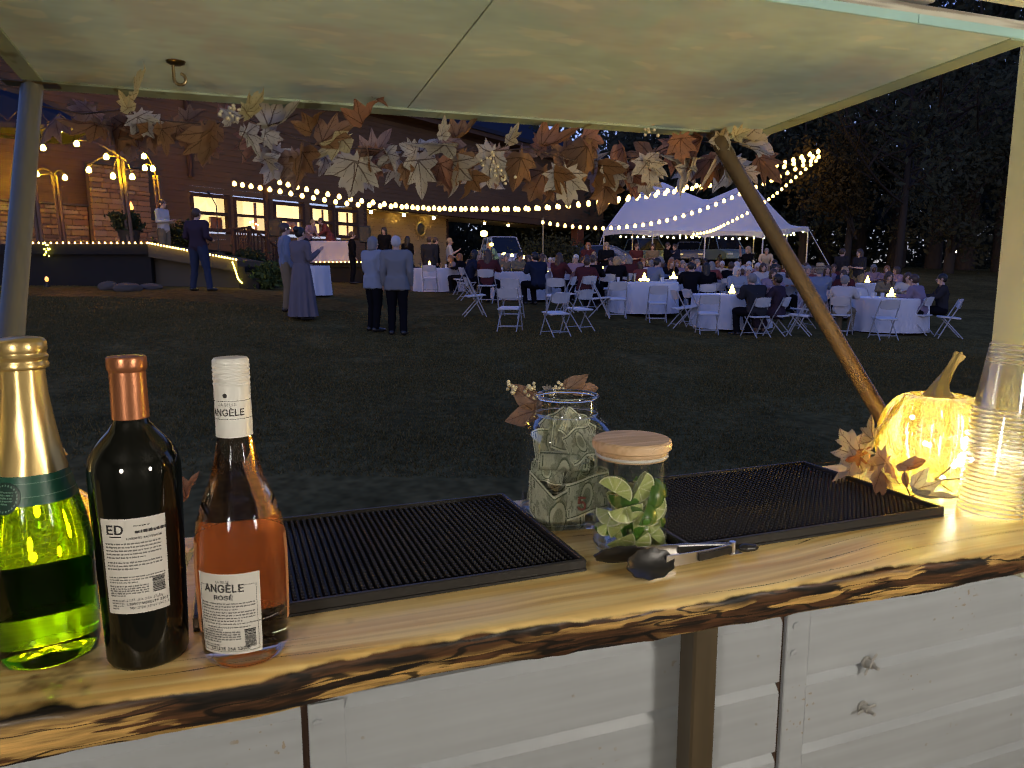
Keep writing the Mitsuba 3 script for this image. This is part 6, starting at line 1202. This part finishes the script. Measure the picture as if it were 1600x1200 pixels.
person(776, 31.0, 250, 'man in a teal shirt serving at the lit buffet', 'bend', sleeves='short', top='teal', low='navy', hc='blonde')
person(918, 26.5, 200, 'woman in dark red standing just left of the tent', 'hold', sleeves='short', hair='bob', top='maroon', low='black', hc='red')
person(927, 25.6, 180, 'small person with fair hair in front of the woman in dark red', 'stand', hair='bob', top='maroon', low='khaki', hc='blonde', size=0.82)
person(946, 24.9, 175, 'woman with long light hair in a black jacket facing the lawn', 'hold', hair='long', top='black', low='black', hc='blonde', jacket=True)
person(993, 29.0, 160, 'man in a maroon shirt standing under the tent edge', 'hold', sleeves='short', top='maroon', low='navy', hc='brown', build=1.1)
person(1018, 30.0, 200, 'person in a tan top standing between the maroon man and the group', 'hold', sleeves='short', hair='bob', top='khaki', low='khaki', hc='brown')
person(1041, 30.5, 120, 'tall person in black at the near side of the standing group in the tent', 'talk', top='black', low='black', hc='brown', size=1.03)
person(1052, 31.5, 220, 'person with a cap of brown hair at the far side of the standing group', 'hold', top='navy', low='black', hc='brown')
person(1166, 26.5, 250, 'fair woman in black lifting one arm beside the tent pole', 'raise', sleeves='short', hair='bob', top='black', low='black', hc='blonde')
person(1193, 30.0, 190, 'man in a cream shirt standing by the tent corner pole', 'bend', sleeves='short', top='cream', low='khaki', hc='grey')
person(1311, 24.0, 60, 'man in a dark shirt standing near the guy rope', 'hold', sleeves='short', top='charcoal', low='black', hc='brown')
person(1338, 23.5, 250, 'woman in dark clothes facing the man by the guy rope', 'hold', sleeves='short', hair='long', top='charcoal', low='khaki', hc='brown')
# seated round the near tables
seated(732, 18.8, 70, 'dark-haired woman in black seated at the table behind the loose chairs', 'folding chair under the dark-haired woman in black', hair='bob', top='navy', low='black', hc='black', pose='sit_lean')
seated(762, 18.2, 15, 'long-haired woman in a dark red lace-back top seen from behind', 'grey-shaded folding chair under the woman in the lace-back top', hair='long', top='maroon', low='black', hc='brown')
seated(842, 18.4, -35, 'man in a black suit seated with his back turned', None, top='navy', low='black', hc='black', jacket=True, size=1.04, build=1.1, pose='sit_lean')
seated(872, 19.8, 40, 'woman with long dark hair beside the glowing centrepiece', None, hair='long', top='maroon', low='black', hc='brown')
seated(912, 18.0, 30, 'man in a maroon jacket seated on a folding chair', None, top='maroon', low='black', hc='brown', jacket=True, pose='sit_lean')
seated(924, 18.8, 20, 'man in black seated just beyond the maroon jacket', None, top='black', low='black', hc='brown')
seated(962, 20.2, 5, 'fair-haired woman in black seated behind the table with the dark bottles', None, hair='bob', top='black', low='black', hc='blonde')
seated(1017, 19.7, 60, 'man in a blue shirt leaning on the table', None, top='blue_shirt', low='denim', hc='black', pose='sit_lean', size=1.05)
seated(1077, 18.9, 0, 'black-jacketed guest with dark hair seen from behind beyond the empty chairs', None, top='black', low='black', hc='black', jacket=True)
seated(1101, 19.3, 5, 'woman with very long black hair in black, seen from behind', None, hair='long', top='black', low='black', hc='black')
seated(1180, 15.4, -25, 'grey-haired man in a dark jacket seated with his back to the trailer', 'dark folding chair under the grey-haired man', top='charcoal', low='black', hc='grey', jacket=True, size=1.05, build=1.12, pose='sit_lean')
seated(1213, 15.7, -50, 'woman with black hair in a dark lilac dress beside the grey-haired man', 'folding chair under the woman in the dark lilac dress', bottom='dress', hair='short', top='purple', hc='black', skin=2, build=1.1)
seated(1147, 18.4, 160, 'white-haired woman in a pale top facing across the grey-haired man\'s table', None, hair='bob', top='pale_blue', low='khaki', hc='white')
seated(1166, 18.6, 190, 'older man with white hair next to the white-haired woman', None, top='pale_blue', low='khaki', hc='white')
seated(1201, 18.6, 180, 'guest in a pale lilac top behind the grey-haired man', None, hair='bob', top='lilac', low='black', hc='brown', pose='sit_lean')
seated(1312, 16.0, 35, 'white-haired man in a white shirt seated by the prop pole', 'folding chair under the white-haired man in a white shirt', top='white_shirt', low='khaki', hc='grey', pose='sit_lean', size=1.02)
seated(1376, 18.4, 170, 'woman with long brown hair behind the glowing cone centrepiece', None, hair='long', top='khaki', low='black', hc='brown', pose='sit_lean')
seated(1434, 16.1, -40, 'guest in a pink shirt seated with one elbow on the table', 'folding chair under the guest in the pink shirt', top='lilac', low='black', hc='brown', pose='sit_lean', size=1.04, build=1.08)
seated(1468, 16.6, -70, 'guest in dark clothes at the end of the last table', None, top='charcoal', low='black', hc='black')
seated(1411, 18.2, 200, 'guest in a white top across from the pink shirt', None, hair='bob', top='white_shirt', low='black', hc='brown', pose='sit_lean')
seated(1276, 18.3, 5, 'man in a straw hat and light blue shirt seen from behind', None, top='blue_shirt', low='khaki', hc='grey', hat=True, build=1.1, size=1.05)
seated(1258, 20.5, 190, 'guest in red seated just past the straw hat', None, top='red', low='black', hc='grey')
seated(1318, 19.0, 230, 'guest in dark red leaning in beyond the white-haired man', None, hair='bob', top='maroon', low='black', hc='brown', pose='sit_lean')
# the rest of the seated crowd: small, dim and crowded
CR_ = random.Random(21); tops = ['black', 'maroon', 'red', 'pink', 'white_shirt', 'navy', 'khaki', 'lilac', 'charcoal', 'cream', 'grey_dress', 'pale_blue']
spots = [(741, 25.2, 200), (781, 24.0, 170), (829, 22.6, 200), (861, 25.4, 190), (908, 24.0, 170), (955, 22.6, 200), (981, 22.0, 0), (1012, 23.0, 40), (1020, 26.2, 180), (1048, 25.6, 190), (1064, 24.6, 160), (1079, 26.0, 200), (1093, 22.6, 90), (1108, 21.6, 10), (1119, 26.4, 180), (1133, 22.6, 60), (1152, 26.0, 180), (1168, 24.4, 200), (1181, 25.2, 170), (1194, 23.8, 190), (1207, 25.4, 180), (1218, 24.2, 160), (1229, 23.4, 200), (1240, 25.0, 180), (1253, 24.2, 190), (1263, 22.8, 200), (1280, 24.6, 170), (1298, 23.8, 190), (712, 24.4, 250), (726, 23.2, 300), (748, 21.8, 160), (768, 21.2, 190), (792, 22.2, 175), (806, 22.3, 150), (822, 24.6, 180), (838, 22.6, 90), (850, 24.8, 190), (868, 24.2, 200), (884, 23.6, 260), (897, 25.0, 150), (899, 21.5, 200), (914, 22.2, 120), (930, 25.2, 180), (972, 25.2, 190), (1004, 25.3, 180), (1001, 21.8, 0), (1030, 25.0, 200), (1030, 22.4, 120), (1042, 22.3, 160), (1056, 22.6, 180),
         (1071, 22.4, 200), (1088, 21.8, 230), (1086, 24.4, 150), (1099, 25.2, 170), (1112, 25.0, 190), (1126, 25.0, 180), (1140, 24.6, 210), (1150, 23.0, 250), (1137, 21.4, 20), (1160, 22.0, 200), (1175, 22.4, 160), (1186, 21.4, 190), (1199, 21.8, 170), (1211, 22.5, 200), (1222, 21.2, 150), (1236, 21.8, 200), (1230, 19.2, 200), (1246, 22.4, 180), (1288, 22.0, 190), (1308, 21.4, 170), (1344, 23.8, 200), (1360, 24.2, 170), (1382, 23.6, 220), (1398, 22.8, 250)]
def near(px, D):
    T_ = ((684, 24.0, 'by the lit porch wall'), (815, 20.3, 'behind the loose chairs'), (992, 23.6, 'before the maroon standing man'), (1062, 20.8, 'beyond the leaning blue shirt'), (1122, 23.2, 'in the thick of the crowd'), (858, 23.0, 'before the dark hedge'), (936, 23.4, 'near the women in red'), (1368, 22.5, 'below the big trunk'), (1296, 19.6, 'beyond the straw hat'), (1205, 21.5, 'behind the prop pole'))
    return min(T_, key=lambda t: ((t[0] - px) / 50) ** 2 + (t[1] - D) ** 2)[2]
for px, D, h in spots:
    hr = CR_.choice(['bob', 'long', 'short', 'short']); tp = CR_.choice(tops); hc = CR_.choice(['brown', 'brown', 'black', 'blonde', 'grey', 'red'] if hr != 'short' else ['brown', 'black', 'grey', 'white'])
    seated(px, D + CR_.uniform(-0.3, 0.3), h + CR_.uniform(-20, 20), f'small dim guest in {tp.replace("_", " ").replace(" shirt", "").replace(" dress", "")} with {hc} hair seated {near(px, D)}', None, pose=CR_.choice(['sit', 'sit_lean']), hair=hr, top=tp, low='black', hc=hc, skin=CR_.choice([0, 0, 0, 1, 1, 2]), size=CR_.uniform(0.94, 1.04), group='far crowd of seated guests')
for px, D, h in spots[::2]:
    chair(px, D, h, 'white folding chair mostly hidden under a guest of the far crowd', 'folding chairs in the far crowd')

# ------------------------------------------------------------------ terrace things
def box_speaker(c, label):
    k = thing('loudspeaker', label, 'loudspeaker'); put('cabinet', oriented_box(c, RX * 0.19, HF * 0.16, ZV * 0.30, 0.02), 'black_metal', k); put('grille', oriented_box(c - HF * 0.165, RX * 0.17, HF * 0.006, ZV * 0.28, 0.004), 'rubber_black', k)
    put('stand', cat([tube([c - [0, 0, 0.30], [c[0], c[1], 2.28]], 0.02, 6)] + [tube([[c[0], c[1], 2.7], [c[0] + 0.3 * math.cos(a), c[1] + 0.3 * math.sin(a), 2.28]], 0.012, 5) for a in (0.3, 2.4, 4.5)]), 'black_metal', k)
box_speaker(xd(438, 26.6, pz(360, 26.6)), 'black loudspeaker on a stand beside the stair railing'); box_speaker(xd(575, 27.8, pz(370, 27.8)), 'black loudspeaker at the corner of the lit porch')
ms = thing('microphone_stand', 'thin black microphone stand on the terrace before the first lit window', 'microphone stand'); b = xd(349, 19.6, 2.45); put('pole', tube([b, b + [0, 0, 1.2], b + [-0.12, -0.05, 1.45]], 0.012, 6), 'black_metal', ms); put('base', moved(trimesh.creation.cylinder(0.14, 0.03, sections=16), T().translate(b.tolist())), 'black_metal', ms); put('microphone', man(bone(b + [-0.12, -0.05, 1.45], 0.02, b + [-0.18, -0.08, 1.52], 0.03)), 'black_metal', ms, smooth=50)
lt = thing('long_table', 'long table on the house platform under a pale cloth', 'table')
c = xd(522, 27.0, 2.27); put('tabletop', oriented_box(c + [0, 0, 0.74], RX * 0.68, HF * 0.36, ZV * 0.012), 'lid_wood', lt)
for a, d in ((-0.6, -0.3), (0.6, -0.3), (0.6, 0.3), (-0.6, 0.3)): put('leg', tube([c + RX * a + HF * d, c + RX * a + HF * d + [0, 0, 0.72]], 0.02, 6), 'pole_grey', lt)
def drape(w, d, h, seed):
    n = 80; q = np.arange(n) * 2 * np.pi / n; k = 8; base = np.stack([np.cos(q) / (np.abs(np.cos(q)) ** k + np.abs(np.sin(q)) ** k) ** (1 / k), np.sin(q) / (np.abs(np.cos(q)) ** k + np.abs(np.sin(q)) ** k) ** (1 / k)], 1); wv = np.sin(q * 19 + seed) * 0.5 + np.sin(q * 11) * 0.4
    rows = [np.zeros((n, 3)) + [0, 0, h]] + [np.stack([base[:, 0] * (w + e + a * wv), base[:, 1] * (d + e + a * wv), 0 * q + z], 1) for e, a, z in ((-0.02, 0, h), (0.0, 0.0, h - 0.015), (0.012, 0.010, h * 0.6), (0.03, 0.03, 0.02))]
    return loft(rows, np.zeros(3))
put('tablecloth', moved(drape(0.70, 0.38, 0.765, 1), T().translate(c.tolist()).rotate([0, 0, 1], rotz_of(0))), 'linen_pink', None, smooth=45, label='pale cloth hanging from the long table on the house platform', cat='tablecloth')
ct = thing('cocktail_table', 'small table under a flared white cloth behind the woman in the grey dress', 'table'); q = ground(496, 17.6); put('tabletop', moved(trimesh.creation.cylinder(0.3, 0.02, sections=20), T().translate((q + [0, 0, 0.68]).tolist())), 'lid_wood', ct); put('leg', tube([q, q + [0, 0, 0.67]], 0.03, 8), 'pole_grey', ct)
put('tablecloth', moved(cloth_mesh(0.31, 0.70, 4, 9), T().translate(q.tolist())), 'linen_white', None, smooth=45, label='flared white cloth on the small table behind the grey dress', cat='tablecloth')
bf = thing('buffet_table', 'dark long buffet table with lit serving lamps', 'table'); c = ground(775, 30.0); put('tabletop', oriented_box(c + [0, 0, 0.82], RX * 1.5, HF * 0.4, ZV * 0.02), 'trim_dark', bf)
for a in (-1.3, 1.3): put('leg', oriented_box(c + RX * a + [0, 0, 0.4], RX * 0.03, HF * 0.35, ZV * 0.4), 'trim_dark', bf)
for i, (px, py, s, lab) in enumerate(((756, 365, 1.9, 'largest round glowing lamp on the buffet'), (746, 394, 0.8, 'small glowing light low at the end of the buffet'), (768, 382, 1.0, 'glowing light beside the teal-shirted man\'s arm'), (788, 398, 1.3, 'glowing serving dish in front of the teal-shirted man'), (800, 399, 0.9, 'glowing light at the far end of the buffet'), (819, 402, 0.9, 'lone glowing light before the dark hedge'))):
    l = thing('buffet_lamp', lab, 'lamp'); q = at(px, py, 29.8 if i < 5 else 28); zb = c[2] + 0.84 if i < 5 else gz(q[0], q[1]); put('stem', tube([[q[0], q[1], zb], [q[0], q[1], max(q[2] - 0.04, zb + 0.02)]], 0.015, 6), 'black_metal', l); put('globe', moved(trimesh.creation.icosphere(2, 0.08 * s), T().translate(q.tolist()).scale([1, 1, 0.85])), 'linen_white', l, smooth=True, emitter=glow((14, 10, 1.2), 2))

# ------------------------------------------------------------------ parked vehicles
def car(px, D, h, paint, label, tall=0.0):
    k = thing('parked_car', label, 'car'); q = ground(px, D); M = T().translate(q.tolist()).rotate([0, 0, 1], rotz_of(h))
    body = hull([[x, y, z] for x, y, z in ((0.86, 2.2, 0.40), (0.86, -2.2, 0.42), (0.90, 1.6, 0.35), (0.90, -1.7, 0.35), (0.88, 2.1, 0.72), (0.88, -2.15, 0.98), (0.86, 1.0, 0.98), (0.86, -2.1, 1.02), (0.8, 1.9, 0.82))] + [[-x, y, z] for x, y, z in ((0.86, 2.2, 0.40), (0.86, -2.2, 0.42), (0.90, 1.6, 0.35), (0.90, -1.7, 0.35), (0.88, 2.1, 0.72), (0.88, -2.15, 0.98), (0.86, 1.0, 0.98), (0.86, -2.1, 1.02), (0.8, 1.9, 0.82))])
    cab = lambda e, z0, z1: hull([[s * (0.80 + e), y, z] for s in (-1, 1) for y, z in ((0.95 + e, z0), (-1.95 - e, z0))] + [[s * (0.66 + e), y, z] for s in (-1, 1) for y, z in ((0.15 + e, z1), (-1.6 - e, z1))])
    put('body', moved(body, M), paint, k); put('window_band', moved(cab(0.0, 1.0, 1.46 + tall), M), 'car_glass', k)
    put('roof', moved(hull([[s * w, y, z] for s in (-1, 1) for w, y, z in ((0.67, 0.18, 1.465 + tall), (0.67, -1.62, 1.465 + tall), (0.60, 0.05, 1.52 + tall), (0.60, -1.5, 1.52 + tall))]), M), paint, k)
    [put('pillar', moved(tube([[s * 0.80, y0, 1.0], [s * 0.67, y1, 1.47 + tall]], 0.035, 5), M), paint, k) for s in (-1, 1) for y0, y1 in ((0.95, 0.16), (-0.5, -0.6), (-1.95, -1.6))]
    for s in (-1, 1):
        for y in (1.35, -1.35):
            w = put('wheel', moved(trimesh.creation.cylinder(0.33, 0.2, sections=18), M @ T().translate([s * 0.80, y, 0.33]).rotate([0, 1, 0], 90)), 'tyre', k); put('rim', moved(trimesh.creation.cylinder(0.19, 0.01, sections=14), M @ T().translate([s * 0.91, y, 0.33]).rotate([0, 1, 0], 90)), 'steel', w)
        put('headlight', moved(oriented_box(V3(s * 0.62, 2.15, 0.66), V3(0.16, 0, 0), V3(0, 0.06, 0), V3(0, 0, 0.06), 0.02), M), 'steel', k); put('tail_light', moved(oriented_box(V3(s * 0.72, -2.16, 0.85), V3(0.12, 0, 0), V3(0, 0.04, 0), V3(0, 0, 0.08), 0.02), M), 'seal_red', k)
car(786, 40, 165, 'car_white', 'pale van parked in the dark behind the buffet', 0.35); car(948, 37, 120, 'car_grey', 'grey car parked at the tent corner nearest the house'); car(1010, 46, 170, 'car_blue', 'dark blue car parked behind the maroon-shirted man', 0.2); car(1130, 47, 170, 'car_blue', 'dark pickup-sized car parked behind the tent middle', 0.35); car(1075, 50, 190, 'car_grey', 'dim car parked deepest behind the tent')

# ------------------------------------------------------------------ trees, shrubs, rocks
def leaf_cloud(centres, per, sig, size, seed, flat=0.75):
    r = np.random.default_rng(seed); c = np.repeat(np.asarray(centres), per, 0); n = len(c)
    p = c + r.normal(0, 1, (n, 3)) * sig * [1, 1, flat]
    a = r.normal(0, 1, (n, 3)); a /= np.linalg.norm(a, axis=1, keepdims=True); b = np.cross(a, r.normal(0, 1, (n, 3))); b /= np.linalg.norm(b, axis=1, keepdims=True)
    s = size * r.uniform(0.6, 1.4, (n, 1)); v = np.stack([p - a * s, p + b * s * 0.45, p + a * s, p - b * s * 0.45], 1).reshape(-1, 3)
    i = np.arange(n) * 4; return trimesh.Trimesh(v, np.vstack([np.stack([i, i + 1, i + 2], 1), np.stack([i, i + 2, i + 3], 1)]), process=False)
def make_tree(seed, H, R, clumps, per, sig, size, low=0.25, limbs=8, tr=0.03, lean=0.0, shape=1.0):
    r = np.random.default_rng(seed); trunk = np.array([[lean * u * u * H + 0.10 * math.sin(u * 5 + seed), 0.12 * math.sin(u * 4 + 2 * seed), u * H] for u in np.linspace(0, 0.86, 12)])
    parts = [tube(trunk, np.linspace(tr * H, tr * H * 0.16, 12), 9)]; tips = []
    for k in range(limbs):
        u = r.uniform(low, 0.8); b = np.array([np.interp(u * 0.86, np.linspace(0, 0.86, 12), trunk[:, i]) for i in range(3)]); a = k * 2.4 + r.uniform(-0.4, 0.4); L = R * r.uniform(0.6, 1.05) * (1.15 - 0.5 * u)
        e = b + np.array([math.cos(a) * L, math.sin(a) * L, L * r.uniform(0.35, 0.95)]); m = (b + e) / 2 + [0, 0, -0.12 * L] + r.normal(0, 0.1, 3) * L * 0.5; s = np.linspace(0, 1, 7)[:, None]; c = (1 - s) ** 2 * b + 2 * s * (1 - s) * m + s * s * e
        parts.append(tube(c, np.linspace(tr * H * 0.42 * (1 - u * 0.6), 0.025, 7), 6)); tips.append(e)
        for q in range(4):
            b2 = c[2 + q]; e2 = b2 + r.normal(0, 1, 3) * L * 0.30 + [0, 0, 0.22 * L]; parts.append(tube(np.array([b2, (b2 + e2) / 2 + r.normal(0, 0.05, 3), e2]), [0.04, 0.03, 0.012], 5)); tips.append(e2)
    cs = []
    while len(cs) < clumps:
        if r.random() < 0.45 and tips: cs.append(tips[r.integers(len(tips))] + r.normal(0, 0.12, 3) * R); continue
        d = r.normal(0, 1, 3); d /= np.linalg.norm(d); q = d * r.uniform(0.35, 1.0) ** 0.6; z = (low + (1 - low) * (0.5 + 0.5 * q[2])) * H; w = R * shape * (1.1 - 0.55 * abs((z / H - 0.5) * 1.7) ** 1.6); cs.append(np.array([lean * 0.5 * H + q[0] * w, q[1] * w, z]))
    return mikit.ply(cat(parts), 'bark', smooth=60), mikit.ply(leaf_cloud(cs, per, sig, size, seed + 50), None)
TREES = [make_tree(1, 17, 5.2, 110, 27, 0.75, 0.24), make_tree(2, 15, 4.6, 95, 27, 0.75, 0.24, low=0.15), make_tree(3, 19, 5.0, 120, 27, 0.8, 0.25, low=0.3), make_tree(4, 12, 4.4, 80, 60, 0.7, 0.22, low=0.05)]
def tree(px, D, k, s, fol, rot, label, group='dark trees of the wood'):
    t = thing('forest_tree', label, 'tree', group); q = ground(px, D); M = T().translate((q - [0, 0, 0.2]).tolist()).rotate([0, 0, 1], rot).scale(s)
    scene[f'{t}__trunk'] = {**TREES[k][0], 'to_world': M}; scene[f'{t}__crown'] = {**TREES[k][1], 'bsdf': {'type': 'ref', 'id': f'foliage_{fol}'}, 'to_world': M}
tr_ = random.Random(4)
back = 'dark tree standing shoulder to shoulder in the wood behind the tent and tables'
for i, (px, D, k, s) in enumerate(((640, 74, 2, 1.0), (705, 70, 1, 1.05), (760, 72, 0, 1.02), (818, 90, 3, 0.85), (868, 92, 3, 0.88), (925, 66, 1, 1.0), (985, 62, 0, 1.02), (1050, 60, 2, 0.98), (1110, 64, 1, 1.1), (1165, 58, 0, 1.1), (1225, 60, 2, 1.05), (1285, 54, 1, 1.12), (1340, 52, 0, 1.1), (1400, 50, 2, 1.08), (1455, 48, 1, 1.15), (1510, 46, 0, 1.1), (1565, 44, 2, 1.05), (1625, 42, 1, 1.15), (1680, 40, 0, 1.1), (1740, 40, 2, 1.1), (1130, 52, 3, 1.0), (1250, 48, 3, 0.9), (1480, 40, 3, 0.8), (1010, 56, 3, 0.9), (900, 62, 3, 0.6), (840, 58, 3, 0.5))):
    tree(px, D, k, s * tr_.uniform(0.97, 1.04), i % 3, tr_.uniform(0, 360), back)
fill_c = np.array([ground(px, D) + [0, 0, h] for px, D, h in [(tr_.uniform(610, 1760), tr_.uniform(50, 80), tr_.uniform(0.2, 7.5) ** 1.0) for _ in range(520)]])
put('undergrowth', leaf_cloud(fill_c, 90, 1.1, 0.34, 77), 'foliage_2', label='dark undergrowth filling the wood below the tree crowns', kind='stuff')
big = make_tree(11, 13.5, 5.6, 46, 110, 0.55, 0.13, low=0.28, limbs=16, tr=0.0125, lean=-0.06)
t = thing('lawn_tree', 'big thin-leaved tree with pale bare limbs at the wood edge', 'tree'); M = T().translate((ground(1398, 29.5) - [0, 0, 0.1]).tolist()).rotate([0, 0, 1], 40); diffuse('bark_pale', (0.042, 0.036, 0.031))
scene[t + '__trunk'] = {**big[0], 'bsdf': {'type': 'ref', 'id': 'bark_pale'}, 'to_world': M}; scene[t + '__crown'] = {**big[1], 'bsdf': {'type': 'ref', 'id': 'foliage_0'}, 'to_world': M}
t = thing('autumn_tree', 'orange-brown tree lit by the festoon ends beside the tent', 'tree'); b = ground(1318, 30.5)
top_ = at(1300, 215, 30); tk = [b, b + [0.1, 0, 2.2], (b + top_) / 2 + RX * 0.5, top_]
br = [tube(tk, [0.16, 0.13, 0.08, 0.03], 8)]; cs = []
for i in range(26):
    e = at(tr_.uniform(1238, 1352), tr_.uniform(215, 335), 29 + tr_.uniform(-1.0, 1.6)); m0 = np.array(tk[2]) + (np.array(tk[3]) - tk[2]) * tr_.uniform(-0.4, 0.9); br.append(tube([m0, (m0 + e) / 2 + [0, 0, 0.25], e], [0.05, 0.03, 0.012], 5)); cs += [e, (m0 + e) / 2]
put('trunk', cat(br), 'bark_pale', t, smooth=60); put('crown', leaf_cloud(cs, 60, 0.34, 0.10, 5), 'foliage_3', t)
# hedge and shrubs
hq = [ground(px, 31) + [0, 0, h] for px in np.linspace(828, 900, 9) for h in (0.4, 0.9, 1.35)]; h = thing('round_hedge', 'dark rounded hedge between the buffet and the tent', 'hedge'); put('stem', cat([tube([q - [0, 0, 0.5], q], 0.03, 5) for q in hq[::3]]), 'bark', h); put('foliage', leaf_cloud(hq, 180, 0.33, 0.075, 9, 0.9), 'foliage_0', h)
def shrub(q, r, n, label, fol, name='shrub'):
    s = thing(name, label, 'shrub'); rr = np.random.default_rng(int(abs(q[0]) * 100)); c = [q + [rr.normal(0, r * 0.5), rr.normal(0, r * 0.5), r * rr.uniform(0.3, 1.5)] for _ in range(14)]; put('stem', cat([tube([q - [0, 0, 0.1], x], [0.02, 0.006], 5) for x in c]), 'bark', s); put('foliage', leaf_cloud(c, n, r * 0.33, 0.065, 5), fol, s)
diffuse('foliage_fern', (0.07, 0.095, 0.03)); diffuse('foliage_pot', (0.035, 0.045, 0.022))
shrub(ground(420, 18.6), 0.36, 110, 'green feathery shrub below the stair railing', 'foliage_fern'); shrub(ground(400, 21), 0.5, 110, 'dark shrub behind the feathery green one', 'foliage_pot')
pq = xd(213, 19.6, ZD); pt_ = thing('planter', 'dark round planter with a bushy plant on the terrace edge', 'planter'); put('pot', lathe([(0.0001, 0), (0.20, 0), (0.27, 0.38), (0.29, 0.40), (0.26, 0.40), (0.24, 0.36), (0.0001, 0.36)], 24, pq), 'black_metal', pt_, smooth=40)
shrub(pq + [0, 0, 0.38], 0.26, 110, 'bushy dark plant growing in the round planter', 'foliage_pot', 'pot_plant')
shrub(xd(292, 21.2, ZD - 0.1), 0.42, 110, 'dark shrub between the two men at the ramp', 'foliage_pot')
for px, D, s, lab in ((200, 16.9, (0.30, 0.25, 0.13), 'flat pale boulder in the grass before the ramp skirt'), (170, 17.2, (0.22, 0.2, 0.14), 'darker rounded boulder beside the flat pale one'), (236, 17.4, (0.26, 0.2, 0.10), 'low boulder touching the ramp skirt')):
    q = ground(px, D); m = trimesh.creation.icosphere(3); m.vertices *= 1 + 0.30 * (meshkit.fbm(m.vertices * 1.7 + px, 3, 5)[:, None] - 0.5); m.vertices = m.vertices * s + q + [0, 0, s[2] * 0.35]; put('boulder', m, 'rock', None, smooth=45, label=lab, cat='boulder')
